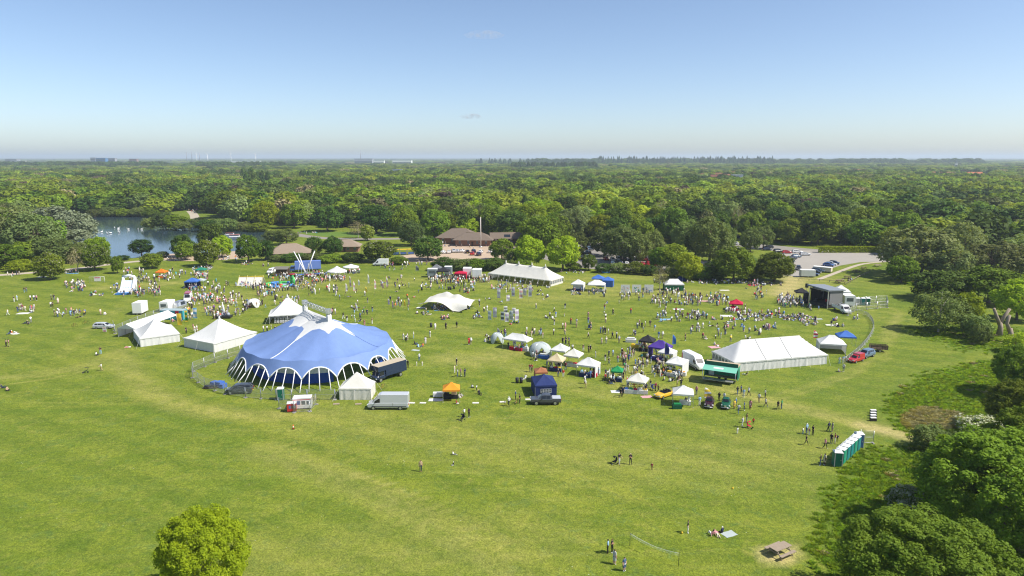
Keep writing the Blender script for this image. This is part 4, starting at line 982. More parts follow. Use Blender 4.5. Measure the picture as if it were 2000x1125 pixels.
v = place(van('silver long-wheelbase panel van with high roof beside the pleated tent', P_['silver']), 797, 797, 722, 797)
v = place(van('white high-roof delivery van with red rear corner beside the long marquee', P_['white'], 6.4, 2.75), 1337, 707, 1374, 726)
mb = MB()
for s in (-1, 1): mb.add([(-3.15, s * 1.02, .8), (-2.5, s * 1.02, .8), (-2.9, s * .93, 2.3), (-3.15, s * .93, 2.3)], [(0, 1, 2, 3)], P_['red'])
mb.build('red_graphic', v)
place(van('small white van beside the wooden stall near the blue lorry', P_['white'], 4.9, 1.95, .95, nose=.9), 540, 531, 523, 537)
place(van('white catering van with raised awning by the hedge', P_['white'], 6.0, 2.8), 758, 519, 730, 519)
# ---- pickup
def pickup():
    st = [(-2.65, .5, .95, 1.12, .9, .86), (-2.6, .45, .97, 1.16, .93, .88), (-1.15, .42, .98, 1.18, .93, .88), (-1.1, .42, 1.02, 1.2, .93, .86), (-.8, .42, 1.05, 1.76, .93, .68), (.1, .42, 1.05, 1.82, .94, .7), (.6, .42, 1.05, 1.74, .94, .69), (1.3, .42, 1.04, 1.1, .93, .82), (2.5, .45, .98, 1.03, .9, .78), (2.66, .52, .8, .83, .82, .7)]
    t = thing('pickup_truck', 'dark grey double-cab pickup in front of the navy gazebo', 'pickup'); loft(st, P_['grey'], 'body', t)
    side_glass(st, -.78, -.1, t); side_glass(st, -.02, .75, t); screen(st[7], st[6], t, 'windscreen'); screen(st[3], st[4], t, 'rear_window', .2, .9)
    mb = MB(); mb.box(-2.58, -1.15, -.84, .84, 1.165, 1.2, P_['silver']); mb.build('tonneau_cover', t)
    mb = MB()
    for s in (-1, 1): mb.box(-1.0, 1.0, s * .99 - .06, s * .99 + .06, .4, .46, trim_m)
    mb.build('side_step', t)
    for x in (-1.6, 1.62):
        for s in (-1, 1): wheel(t, x, s * .86, .4, .26)
    lamps(t, -2.66, 2.66, .9, .9, .95); mirrors(t, .75, .96, 1.08, trim_m); return t
place(pickup(), 1093, 788, 1038, 788)
# ---- lorries with box bodies
def lorry(label, cabm, boxm, L_=7.5, H_=3.3, cab=1.9, W_=1.15, luton=False, name='box_lorry', roofm=None, old=False):
    t = thing(name, label, 'lorry'); f = L_ / 2; b = -f
    bx = MB(); bx.box(b, f - cab, -W_, W_, .95, H_, boxm); body = bx.build('cargo_box', t)
    if luton: lb = MB(); lb.box(f - cab + .002, f - .25, -W_, W_, 2.15, H_ - .003, boxm); lb.build('luton_box', t)
    rf = MB(); rf.box(b + .03, (f - .28) if luton else (f - cab - .03), -W_ + .03, W_ - .03, H_ + .001, H_ + .04, roofm or boxm); rf.build('box_roof', t)
    ch = MB(); ch.box(b + .1, f - .3, -.45, .45, .6, .93, trim_m); ch.build('chassis', t)
    top = 2.13 if luton else 2.35
    st = [(f - cab + .06, .55, 1.25, top, 1.02, .92), (f - cab + .5, .5, 1.25, top, 1.04, .92), (f - .75, .5, 1.22, top - .06, 1.03, .9), (f - .28, .5, 1.12, 1.2, .98, .88), (f, .55, .95, .98, .88, .78)]
    loft(st, cabm, 'cab', t); side_glass(st, f - cab + .35, f - .75, t, .05, .8); screen(st[3], st[2], t, 'windscreen', .08, .9, .98)
    for x in (b + 1.5, f - .85):
        for s in (-1, 1): wheel(t, x, s * (W_ - .18), .44, .28)
    lamps(t, b, f, 1.0, .8, .95); mirrors(t, f - .7, 1.08, 1.45, trim_m)
    rd = MB()
    for y in (-.55, .02): rd.box(b - .03, b - .005, y, y + .53, 1.0, H_ - .1, boxm)
    rd.build('rear_doors', t); return t
place(lorry('old navy box lorry with pale roof beside the big top', P_['navy'], P_['navy'], 7.2, 3.1, 2.1, 1.15, True, roofm=mat('dusty_tan_roof', (.42, .36, .26), .9)), 782, 731, 736, 745)
place(lorry('blue curtain-sided lorry at the back of the field', P_['blue'], mat('blue_curtain', (.14, .22, .52), .6), 11.5, 3.9, 2.2), 620, 529, 572, 531)
# ---- vintage cars
def vintage(label, pm, px0, py0, px1, py1):
    st = [(-1.9, .4, .62, .64, .5, .42), (-1.75, .28, .78, .85, .66, .5), (-1.25, .25, .92, 1.15, .74, .5), (-.8, .24, .95, 1.45, .76, .46), (-.1, .24, .95, 1.54, .77, .47), (.4, .24, .95, 1.46, .77, .47), (.75, .24, .94, 1.0, .74, .52), (1.4, .26, .86, .93, .6, .34), (1.8, .3, .72, .8, .52, .28), (1.92, .4, .6, .62, .46, .25)]
    t = thing('vintage_car', label, 'vintage car'); loft(st, pm, 'body', t)
    for x, r_ in ((-1.2, .36), (1.22, .36)):
        for s in (-1, 1):
            mb = MB(); vs = []; n = 9
            for k in range(n):
                a = math.pi * k / (n - 1)
                for y in (s * .5, s * .68, s * .78): vs.append((x + .47 * math.cos(a) * (1 if y != s * .78 else .85), y, .33 + .43 * math.sin(a) * (1 if y != s * .78 else .85)))
            mb.add(vs, [(k * 3 + j, k * 3 + j + 1, k * 3 + j + 4, k * 3 + j + 3) for k in range(n - 1) for j in range(2)], pm, True); mb.build('mudguard', t)
            wheel(t, x, s * .66, .32, .15)
    side_glass(st, -.95, -.2, t); side_glass(st, -.12, .5, t); screen(st[6], st[5], t, 'windscreen', .1, .9, .95); screen(st[2], st[3], t, 'rear_window', .25, .85, .8)
    for s in (-1, 1):
        mb = MB(); mb.tube([(1.55, s * .6, .72), (1.72, s * .6, .72)], [.08, .11], lamp_m, 10); mb.build('headlight', t)
    for x in (-1.98, 2.0):
        mb = MB(); mb.tube([(x, -.72, .45), (x + math.copysign(.06, x), 0, .45), (x, .72, .45)], .05, alu, 6); mb.build('bumper', t)
    mb = MB(); mb.box(1.86, 1.94, -.2, .2, .5, .8, alu); mb.build('radiator_grille', t); return place(t, px0, py0, px1, py1)
vintage('black and maroon vintage saloon with its door open', P_['maroon'], 1387, 784, 1383, 800)
vintage('dark green vintage saloon beside the maroon one', P_['green'], 1419, 786, 1416, 801)
def convertible():
    st = [(-2.0, .35, .72, .74, .72, .66), (-1.85, .25, .80, .83, .78, .70), (-1.0, .22, .82, .85, .80, .70), (1.0, .22, .82, .86, .80, .70), (1.85, .25, .72, .76, .76, .66), (2.0, .35, .6, .62, .68, .6)]
    t = thing('convertible_car', 'yellow open-top classic sports car beside a white gazebo', 'car'); loft(st, P_['yellow'], 'body', t)
    mb = MB(); mb.box(-1.15, .55, -.6, .6, .84, .875, trim_m); mb.build('cockpit', t)
    for x in (-.75, -.1):
        for y in (-.3, .3):
            mb = MB(); mb.box(x - .18, x + .18, y - .22, y + .22, .875, 1.0, trim_m); mb.box(x - .24, x - .1, y - .2, y + .2, 1.0, 1.22, trim_m); mb.build('seat', t)
    mb = MB(); mb.tube([(-1.2, -.55, .92), (-1.28, 0, 1.0), (-1.2, .55, .92)], .14, trim_m, 8); mb.build('folded_hood', t)
    mb = MB(); mb.add([(.62, -.62, .86), (.62, .62, .86), (.38, .54, 1.2), (.38, -.54, 1.2)], [(0, 1, 2, 3)], glass_m); mb.build('windscreen', t)
    for x in (-1.2, 1.2):
        for s in (-1, 1): wheel(t, x, s * .72, .3, .18)
    lamps(t, -2.0, 2.0, .76, .62, .62); return place(t, 1311, 770, 1283, 779)
convertible()
# ---- red car-derived van and stake trailer
t = thing('car_van', 'red car-derived van with boxy rear beside the barrier line', 'van')
st = [(-2.0, .35, .85, 1.55, .80, .74), (-1.95, .28, .9, 1.72, .82, .74), (-.1, .26, .9, 1.74, .82, .74), (-.05, .26, .9, 1.5, .82, .62), (.35, .26, .9, 1.42, .82, .6), (.95, .26, .88, .93, .81, .66), (1.85, .28, .72, .76, .76, .6), (2.0, .36, .6, .62, .66, .54)]
loft(st, P_['red'], 'body', t); side_glass(st, -.02, .5, t); screen(st[5], st[4], t, 'windscreen')
for x in (-1.25, 1.25):
    for s in (-1, 1): wheel(t, x, s * .74, .3, .2)
lamps(t, -2.0, 2.0, .78, .68, .8); place(t, 1685, 702, 1657, 710)
wood_m = mat('weathered_wood', (.16, .11, .075), .9, .25, 4); old_wood = mat('grey_wood', (.30, .24, .18), .9, .2, 4)
t = thing('stake_trailer', 'rusty brown stake-sided trailer behind the grey car', 'trailer')
mb = MB(); mb.box(-1.7, 1.7, -.85, .85, .62, .72, wood_m); mb.build('deck', t)
for z in (.8, 1.05, 1.3):
    for s in (-1, 1): mb = MB(); mb.box(-1.7, 1.7, s * .85 - .02, s * .85 + .02, z, z + .17, wood_m); mb.build('side_rail', t)
    for s in (-1, 1): mb = MB(); mb.box(s * 1.7 - .02, s * 1.7 + .02, -.82, .82, z, z + .17, wood_m); mb.build('end_rail', t)
for x in (-1.65, -.55, .55, 1.65):
    for s in (-1, 1): mb = MB(); mb.box(x - .04, x + .04, s * .89 - .03, s * .89 + .03, .6, 1.5, trim_m); mb.build('stake', t)
for s in (-1, 1): wheel(t, .1, s * .98, .34, .2)
mb = MB(); mb.tube([(-1.7, 0, .5), (-2.9, 0, .45)], .05, trim_m, 6); mb.build('drawbar', t)
place(t, 1699, 685, 1731, 687)
# ---- flatbed truck by the stage
t = thing('dropside_truck', 'white dropside tipper truck parked beside the stage', 'truck')
st = [(1.0, .45, 1.2, 2.1, .98, .86), (1.35, .4, 1.2, 2.2, 1.0, .86), (2.0, .4, 1.18, 2.1, 1.0, .85), (2.7, .4, 1.1, 1.18, .97, .85), (3.2, .42, .9, .96, .9, .78), (3.3, .5, .7, .72, .8, .68)]
loft(st, P_['white'], 'cab', t); side_glass(st, 1.3, 2.1, t, .05, .75); screen(st[3], st[2], t, 'windscreen', .08, .85, .98)
mb = MB(); mb.box(-3.2, .95, -1.05, 1.05, .85, .98, steel); mb.build('bed', t)
for s in (-1, 1): mb = MB(); mb.box(-3.2, .95, s * 1.05 - .03, s * 1.05 + .03, .98, 1.75, P_['white']); mb.build('dropside', t)
mb = MB(); mb.box(.95, 1.0, -1.05, 1.05, .98, 2.3, P_['white']); mb.build('headboard', t)
mb = MB()
for s in (-.6, .6): mb.tube([(-3.0, s, 1.0), (1.0, s, 2.9)], .07, alu, 5)
mb.build('loading_ramp', t)
for x in (-2.0, 2.3):
    for s in (-1, 1): wheel(t, x, s * .9, .36, .24)
lamps(t, -3.2, 3.3, .95, .8, .8); mirrors(t, 2.15, 1.0, 1.35, trim_m); place(t, 1631, 604, 1656, 614)
# ---- parked cars: copies of four kinds
proto = {}
def parked(kind, colr, px, py, rzdeg, label, group):
    if kind not in proto:
        t = car(kind, label, P_['silver'], group=group); proto[kind] = t
        if colr != 'silver': pending.append((t, colr))
    else:
        t = copy_tree(proto[kind]); t['label'] = label; t['group'] = group
        if colr != 'silver': recolor(t, P_['silver'], P_[colr])
    t.location = G(px, py); t.rotation_euler = (0, 0, R(rzdeg)); return t
pending = []
PK = [('suv', 'black', 1524, 502, 100, 'pavilion'), ('estate', 'navy', 1546, 507, 20, ''), ('hatch', 'white', 1535, 514, 35, ''), ('suv', 'navy', 1541, 513, -40, ''), ('hatch', 'steelblue', 1555, 503, 10, ''), ('estate', 'silver', 1572, 499, 5, ''), ('estate', 'white', 1557, 494, 0, ''), ('hatch', 'red', 1536, 495, 0, ''), ('suv', 'slate', 1520, 493, 10, ''), ('hatch', 'navy', 1498, 489, 0, ''),
      ('suv', 'slate', 1559, 527, 250, ''), ('estate', 'navy', 1586, 538, -40, ''), ('hatch', 'black', 1592, 534, -40, ''), ('estate', 'steelblue', 1598, 531, -40, ''), ('hatch', 'blue', 1618, 520, -40, ''), ('hatch', 'silver', 1623, 518, -40, ''), ('hatch', 'navy', 1629, 516, -40, '')]
cn = dict(silver='silver', white='white', black='black', navy='dark blue', blue='blue', red='red', grey='grey', steelblue='blue-grey', slate='dark grey', green='green', maroon='maroon', orange='orange', yellow='yellow')
kn = dict(hatch='hatchback', estate='estate car', suv='tall four-wheel-drive car', mpv='people carrier')
for (k, c, px, py, rz, _) in PK: parked(k, c, px, py, rz, f'{cn[c]} {kn[k]} on the gravel car park', 'cars on the gravel car park')
for i, (px, py) in enumerate([(866, 495), (877, 494.5), (886, 493), (894, 493), (903, 492.5), (913, 494), (925, 493.5), (939, 494), (958, 493.5), (968, 493.5), (935, 499), (923, 498), (962, 488)]):
    k = ['hatch', 'estate', 'suv', 'hatch'][i % 4]; c = ['white', 'white', 'silver', 'silver', 'white', 'black', 'navy', 'white', 'white', 'slate', 'navy', 'red', 'white'][i]
    parked(k, c, px, py, [80, 95, 100, 85][i % 4], f'{cn[c]} {kn[k]} parked behind the pavilion hedge', 'cars behind the pavilion hedge')
rc = random.Random(5)
rows = [(1130, 1160, 488, 5), (1128, 1155, 497, 5), (1130, 1150, 506, 4), (1180, 1280, 509, 8), (1190, 1290, 518, 7), (1210, 1300, 501, 5), (1335, 1380, 518, 3), (1100, 1130, 480, 3)]
for (x0, x1, py, n) in rows:
    for j in range(n):
        px = x0 + (x1 - x0) * (j + rc.uniform(.1, .5)) / n; k = rc.choice(['hatch', 'estate', 'suv', 'hatch']); c = rc.choice(['silver', 'white', 'black', 'navy', 'slate', 'grey', 'steelblue', 'red', 'white', 'black'])
        parked(k, c, px, py + rc.uniform(-1, 1), rc.choice([85, 95, 88, -90]), f'{cn[c]} {kn[k]} in the far car park under the alders', 'cars in the far car park')
for i, (px, py, c) in enumerate([(1404, 478, 'white'), (1432, 478, 'white'), (1462, 481, 'silver'), (1441, 466, 'navy'), (1500, 485, 'slate')]): parked(['hatch', 'estate', 'suv'][i % 3], c, px, py, 172, f'{cn[c]} {kn[["hatch", "estate", "suv"][i % 3]]} on the access road', 'cars on the access road')
for t, c in pending: recolor(t, P_['silver'], P_[c])
# ================================================================== stalls, gazebos, fences, fairground
FAB = dict(white=white_pvc, cream=cream_cv, beige=fabric('beige_canvas', (.62, .52, .33), .2), black=fabric('black_polyester', (.022, .022, .026), .05), green=fabric('green_polyester', (.02, .28, .09), .2), dkgreen=fabric('dark_green_polyester', (.012, .10, .05), .1),
           purple=fabric('purple_polyester', (.085, .045, .30), .15), blue=fabric('blue_polyester', (.06, .16, .50), .15), navy=fabric('navy_polyester', (.02, .035, .13), .1), orange=fabric('orange_polyester', (.80, .33, .03), .25), rust=fabric('rust_canvas', (.36, .15, .07), .2),
           red=fabric('red_polyester', (.55, .015, .06), .2), sage=fabric('pale_sage_polyester', (.50, .56, .55), .25), fargreen=fabric('emerald_polyester', (.02, .20, .13), .1), brightorange=fabric('bright_orange_polyester', (.85, .20, .02), .2), grey=fabric('grey_polyester', (.16, .17, .18), .1), skyblue=fabric('sky_blue_fabric', (.18, .42, .68), .2), yellow=fabric('yellow_fabric', (.78, .56, .05), .2), teal=fabric('teal_fabric', (.06, .36, .42), .1), pink=fabric('pink_fabric', (.70, .40, .42), .25), lilac=fabric('lilac_fabric', (.55, .46, .62), .3))
def tbl(parent, x, y, w_, d, m, z=.74, name='table'):
    mb = MB(); mb.box(x - w_ / 2, x + w_ / 2, y - d / 2, y + d / 2, z - .04, z, m)
    for sx in (-1, 1):
        for sy in (-1, 1): mb.box(x + sx * (w_ / 2 - .06) - .02, x + sx * (w_ / 2 - .06) + .02, y + sy * (d / 2 - .06) - .02, y + sy * (d / 2 - .06) + .02, 0, z - .04, alu)
    return mb.build(name, parent)
def gazebo(label, px, py, wx, wy, rz, roof, eave=2.25, peak=3.5, walls=(), wall_m=None, val=.28, name='gazebo', skirt=None):
    """pop-up gazebo: pyramid or ridged roof on four legs, optional cloth walls; front faces the camera at rz 0"""
    t = thing(name, label, 'gazebo', G(px, py), R(rz)); hx, hy = wx / 2, wy / 2; m = FAB[roof] if isinstance(roof, str) else roof
    rg = max(0.0, hx - hy)
    mb = MB(); n = 6; vs = []; fs = []
    ring = []
    for k in range(n + 1):
        f = k / n; s_ = 1 - f; z = peak - (peak - eave) * (f ** .85)
        x0, y0 = rg * s_ + hx * f, hy * f; x0 = max(x0, .02); y0 = max(y0, .02); ring.append([(-x0, -y0, z), (0, -y0 * 1, z - .05 * math.sin(f * 3.14)), (x0, -y0, z), (x0, 0, z - .05 * math.sin(f * 3.14)), (x0, y0, z), (0, y0, z - .05 * math.sin(f * 3.14)), (-x0, y0, z), (-x0, 0, z - .05 * math.sin(f * 3.14))])
    vs = [p for r_ in ring for p in r_]
    for k in range(n):
        for q in range(8): fs.append((k * 8 + q, k * 8 + (q + 1) % 8, (k + 1) * 8 + (q + 1) % 8, (k + 1) * 8 + q))
    fs.append(tuple(range(8))); mb.add(vs, fs, m, False); cn_ = mb.build('canopy', t)
    mb = MB(); o = 1.008; cs = [(-hx * o, -hy * o), (hx * o, -hy * o), (hx * o, hy * o), (-hx * o, hy * o)]
    for k in range(4):
        a, b = cs[k], cs[(k + 1) % 4]; mb.add([(a[0], a[1], eave + .01), (b[0], b[1], eave + .01), (b[0] * 1.004, b[1] * 1.004, eave - val), (a[0] * 1.004, a[1] * 1.004, eave - val)], [(0, 1, 2, 3)], m)
    mb.build('valance', cn_)
    for sx in (-1, 1):
        for sy in (-1, 1):
            lg = MB(); x, y = sx * (hx - .05), sy * (hy - .05); lg.box(x - .035, x + .035, y - .035, y + .035, 0, eave, alu); lg.box(x - .09, x + .09, y - .09, y + .09, -.01, .015, steel); lg.build('leg', t)
    fr = MB()
    for sy in (-1, 1): fr.tube([(-hx + .05, sy * (hy - .05), eave - .1), (0, sy * (hy - .05), eave - .35), (hx - .05, sy * (hy - .05), eave - .1)], .02, alu, 4)
    for sx in (-1, 1): fr.tube([(sx * (hx - .05), -hy + .05, eave - .1), (sx * (hx - .05), 0, eave - .35), (sx * (hx - .05), hy - .05, eave - .1)], .02, alu, 4)
    fr.build('folding_truss', t)
    W_ = dict(front=((-hx, -hy, 0), (hx, -hy, 0)), back=((hx, hy, 0), (-hx, hy, 0)), left=((-hx, hy, 0), (-hx, -hy, 0)), right=((hx, -hy, 0), (hx, hy, 0)))
    for k in walls: a, b = W_[k]; curtain(t, (a[0] * .99, a[1] * .99, 0), (b[0] * .99, b[1] * .99, 0), .03, eave - .02, FAB[wall_m] if wall_m else m, 'side_wall', 1.0, .03)
    return t
def stall_table(label, px, py, w_, d, m, rz, goods=(), cloth=True):
    t = thing('stall_table', label, 'table', G(px, py), R(rz)); mm = FAB[m]
    mb = MB(); mb.box(-w_ / 2, w_ / 2, -d / 2, d / 2, .04 if cloth else .68, .74, mm); mb.build('tablecloth' if cloth else 'table_top', t)
    if not cloth:
        for sx in (-1, 1):
            for sy in (-1, 1): q = MB(); q.box(sx * (w_ / 2 - .08) - .025, sx * (w_ / 2 - .08) + .025, sy * (d / 2 - .08) - .025, sy * (d / 2 - .08) + .025, 0, .68, alu); q.build('leg', t)
    rr = random.Random(int(px * 7 + py))
    for g_ in range(len(goods)):
        x = -w_ / 2 + (g_ + .5) * w_ / len(goods); h_ = rr.uniform(.12, .38); q = MB(); q.box(x - w_ / len(goods) * .36, x + w_ / len(goods) * .36, -d * .3, d * .3, .742, .742 + h_, FAB[goods[g_]]); q.build('display_goods', t)
    return t
# near row of stalls
gazebo('white ridged gazebo with red tables at the head of the near stall row', 1011, 680, 6.0, 3.2, -28, 'white', 2.3, 3.4)
gazebo('white pyramid gazebo right of the sage dome shelter', 1094, 701, 3.3, 3.3, -25, 'white')
gazebo('off-white pyramid gazebo between the beige and white ones', 1120, 712, 3.3, 3.3, -25, 'cream')
gazebo('beige pyramid gazebo in the near stall row', 1087, 722, 3.1, 3.1, -20, 'beige')
gazebo('white gazebo with curtain legs and red goods', 1149, 731, 3.9, 3.4, -25, 'white', walls=('right',))
gazebo('small bright green gazebo in the near stall row', 1205, 743, 2.2, 2.2, -15, 'green', 2.1, 3.0)
gazebo('white parasol-like gazebo at the end of the near row', 1245, 764, 3.4, 3.2, -25, 'cream', 2.3, 3.5)
gazebo('black gazebo at the head of the second stall row', 1264, 683, 3.1, 3.1, -25, 'black', 2.3, 3.5)
gazebo('purple gazebo among crowds in the second stall row', 1289, 697, 4.4, 3.4, -30, 'purple', 2.4, 3.7, walls=('left',))
gazebo('small white gazebo tucked beside the purple one', 1303, 705, 3.3, 3.0, -30, 'white', 2.1, 3.1, walls=('right',))
gazebo('white gazebo beside the white delivery van', 1322, 727, 3.4, 4.2, -32, 'white', 2.3, 3.3, walls=('right',))
gazebo('white gazebo between the yellow and the maroon car', 1333, 789, 3.5, 3.2, -12, 'white', 2.3, 3.4)
gazebo('orange gazebo standing alone on the near grass', 882, 780, 3.0, 2.8, 4, 'orange', 2.2, 3.2)
nv = gazebo('navy gazebo with white-framed windows behind the pickup', 1062, 766, 4.0, 5.3, 6, 'navy', 2.2, 3.5, walls=('front', 'left', 'right'))
for q in range(4):
    mb = MB(); x = -.75 + q * .5; mb.box(x - .2, x + .2, -2.66, -2.63, .85, 1.55, win_m); wn = mb.build('window', nv)
    mb = MB(); mb.box(x - .22, x - .19, -2.685, -2.665, .83, 1.57, white_trim); mb.box(x + .19, x + .22, -2.685, -2.665, .83, 1.57, white_trim); mb.box(x - .189, x + .189, -2.685, -2.665, 1.15, 1.19, white_trim); mb.box(x - .189, x + .189, -2.685, -2.665, 1.54, 1.57, white_trim); mb.box(x - .189, x + .189, -2.685, -2.665, .83, .86, white_trim); mb.build('window_frame', wn)
gazebo('rust brown gazebo behind the navy one', 1056, 743, 2.4, 2.6, 4, 'rust', 2.0, 2.7, walls=('left',))
gazebo('white walled gazebo at the right end of the long marquee', 1622, 686, 5.4, 4.2, -14, 'white', 2.15, 3.7, walls=('right', 'back', 'left'))
gazebo('blue gazebo behind the white walled one', 1650, 673, 3.8, 3.2, -12, 'blue', 2.2, 3.3)
gazebo('crimson gazebo with one cloth side in mid-field', 1437, 605, 3.6, 3.4, -20, 'red', 2.0, 3.1, walls=('left',))
gazebo('white-roofed gazebo with dark green walls under the lime tree', 1315, 566, 6.2, 3.4, -2, 'white', 2.1, 3.6, walls=('front', 'left', 'right'), wall_m='dkgreen')
gazebo('white gazebo with bright right wall beside the spiked marquee', 1129, 567, 4.0, 3.6, -16, 'white', 2.3, 3.6, walls=('right', 'back'))
gazebo('broader white gazebo in front of the blue walled one', 1165, 568, 5.4, 4.0, -12, 'white', 2.3, 3.6, walls=('right',))
gazebo('blue gazebo with walls on three sides at the back', 1187, 559, 3.8, 3.4, -14, 'blue', 2.2, 3.2, walls=('front', 'left', 'right'))
gazebo('blue gazebo mostly hidden behind two others', 1168, 556, 4.0, 3.4, -14, 'blue', 2.3, 3.4)
gazebo('black gazebo over the sound desk beside the stage', 1564, 586, 3.6, 3.2, -12, 'black', 2.6, 3.7, walls=('right',))
gazebo('tall white gazebo behind the stage', 1640, 586, 5.0, 4.6, -16, 'white', 2.9, 4.6)
gazebo('bright orange gazebo in the far left crowd', 317, 541, 3.2, 3.0, 0, 'brightorange', 2.0, 3.0)
gazebo('royal blue gazebo in the left crowd', 377, 561, 4.0, 3.6, 4, 'blue', 2.2, 3.2, walls=('back', 'left'), wall_m='navy')
gazebo('pale blue gazebo half behind the royal blue one', 393, 558, 2.8, 2.8, 4, 'sage', 2.0, 2.6)
gazebo('emerald gazebo below the blossoming chestnut', 394, 537, 3.4, 3.0, 0, 'fargreen', 2.1, 2.9)
gazebo('black awning gazebo in front of the grey food trailer', 866, 541, 4.2, 3.6, -4, 'black', 2.4, 3.6)
gazebo('dark gazebo behind the black awning', 853, 536, 3.8, 3.4, -4, 'grey', 2.5, 3.8)
gazebo('red stall canopy right of the black awnings', 900, 544, 4.2, 3.2, -4, 'red', 2.1, 2.7, walls=('left', 'back', 'right'))
def round_tent(label, px, py, r_, eave, peak):
    t = thing('round_tent', label, 'tent', G(px, py)); n = 12
    mb = MB(); mb.lathe([(.05, peak), (r_ * .4, eave + (peak - eave) * .52), (r_, eave), (r_ * 1.003, eave - .3)], white_pvc, n, (0, 0), False); mb.build('canopy', t)
    for k in range(n):
        a = 6.2832 * k / n; q = MB(); q.tube([(r_ * .97 * math.cos(a), r_ * .97 * math.sin(a), 0), (r_ * .97 * math.cos(a), r_ * .97 * math.sin(a), eave)], .05, alu, 5); q.build('pole', t)
    mb = MB(); mb.tube([(0, 0, 0), (0, 0, peak)], .06, alu, 6); mb.build('centre_pole', t); return t
round_tent('round white carousel-like tent crowded with visitors', 659, 541, 3.5, 2.2, 4.0)
round_tent('second round white canopy behind the carousel-like tent', 686, 531, 3.0, 2.0, 3.0)
def dome(label, px, py, r_, h_, m, rz=0, name='dome_shelter', lo=0.0):
    t = thing(name, label, 'shelter', G(px, py), R(rz)); n = 4
    def fn(u, v):
        th = u * 6.28319; k = v; leg = abs(math.cos(2 * th)) ; zlow = (1 - leg ** 1.2) * h_ * .80 if not lo else 0.02
        ph = k * math.pi / 2; z = max(zlow, h_ * math.cos(ph)) if k > .55 else h_ * math.cos(ph); rr = r_ * math.sin(ph) ** .8
        if z == zlow: rr = r_ * math.sin(math.acos(min(1, z / h_))) ** .8
        return (rr * math.cos(th), rr * math.sin(th), z)
    surf(48, 12, fn, FAB[m], 'canopy', t)
    for k in range(2):
        mb = MB(); a = k * math.pi / 2; mb.tube([(r_ * math.sin(p) ** .8 * math.cos(a) * (1 if p > 0 else -1) if p >= 0 else -r_ * abs(math.sin(p)) ** .8 * math.cos(a), (r_ if p >= 0 else -r_) * abs(math.sin(p)) ** .8 * math.sin(a), h_ * math.cos(p) + .03) for p in np.linspace(-1.57, 1.57, 15)], .035, alu, 5); mb.build('arch_pole', t)
    return t
dome('small pale dome shelter at the top of the near stall row', 971, 669, 1.7, 2.4, 'sage', 52)
dome('large sage dome shelter in the near stall row', 1055, 692, 2.7, 2.7, 'sage', 52)
dome('red half-dome beach shelter beside the crimson gazebo', 1433, 606, 1.5, 1.3, 'red', 0, 'beach_shelter', 1)
dome('small white arched play tent near the left crowd', 496, 599, 2.2, 2.3, 'white', 45)
dome('sky blue pop-up beach tent by the car park hedge', 1183, 532, 1.6, 1.5, 'skyblue', 0, 'beach_shelter', 1)
dome('dark blue pop-up tent under the light green tree', 1331, 548, 1.6, 1.5, 'navy', 0, 'beach_shelter', 1)
ST = [('red-clothed stall table under the white ridged gazebo', 1008, 684, 3.0, .8, 'red', -28, 'yellow white green'), ('white stall table under the white ridged gazebo', 1024, 685, 2.0, .8, 'white', -28, 'blue white'), ('blue-clothed table under the sage dome', 1062, 700, 2.2, .8, 'blue', -20, 'white'), ('white table under the white pyramid gazebo', 1092, 704, 2.2, .8, 'white', -25, 'green beige'),
      ('dark table under the beige gazebo', 1085, 725, 2.4, .8, 'navy', -20, 'white red yellow'), ('white table under the off-white gazebo', 1118, 716, 2.2, .8, 'white', -25, 'beige red'), ('navy table under the curtained white gazebo', 1143, 736, 2.4, .8, 'navy', -25, 'white blue'), ('red covered goods table under the curtained gazebo', 1158, 735, 1.6, .8, 'red', -25, 'white red'),
      ('dark table under the bright green gazebo', 1204, 745, 2.0, .8, 'navy', -15, 'beige white'), ('table of goods under the parasol-like gazebo', 1232, 768, 2.4, .8, 'white', -10, 'blue green red'), ('table beside the parasol-like gazebo', 1255, 769, 1.8, .8, 'white', -10, 'white yellow'), ('orange goods table beneath the black gazebo', 1258, 686, 2.2, .8, 'black', -25, 'orange yellow'), ('yellow table beside the black gazebo', 1240, 679, 1.8, .8, 'yellow', -10, 'yellow white'),
      ('purple-clothed table before the purple gazebo', 1283, 703, 2.4, .8, 'purple', -30, 'white lilac'), ('white table beside the delivery van', 1312, 735, 2.0, .8, 'white', -30, 'yellow white'), ('white table in front of the van gazebo', 1330, 733, 2.0, .8, 'white', -30, 'orange'), ('white table under the gazebo between the classic cars', 1338, 790, 1.9, .8, 'white', -12, ''), ('green camping table beside the yellow car', 1322, 798, 1.6, .7, 'dkgreen', 0, 'green'),
      ('black counter under the orange gazebo', 880, 778, 2.6, .8, 'black', 4, 'black beige'), ('white bench table left of the orange gazebo', 858, 774, 2.2, .9, 'white', 4, ''), ('white display table left of the black gazebo', 1232, 668, 2.4, 1.2, 'white', -10, 'white'), ('white table in the emerald gazebo', 397, 538, 3.0, .8, 'white', 0, 'white'), ('orange table before the far orange gazebo', 317, 543, 2.6, .8, 'brightorange', 0, 'white'), ('table in front of the royal blue gazebo', 377, 565, 3.0, .8, 'navy', 0, 'white blue'),
      ('white table inside the left white back gazebo', 1126, 568, 2.6, .8, 'navy', -16, 'white'), ('green-clothed table inside the broad white back gazebo', 1166, 569, 3.6, .8, 'white', -12, 'green white green')]
for (lab, px, py, w_, d, m, rz, gd) in ST: stall_table(lab, px, py, w_, d, m, rz, gd.split())
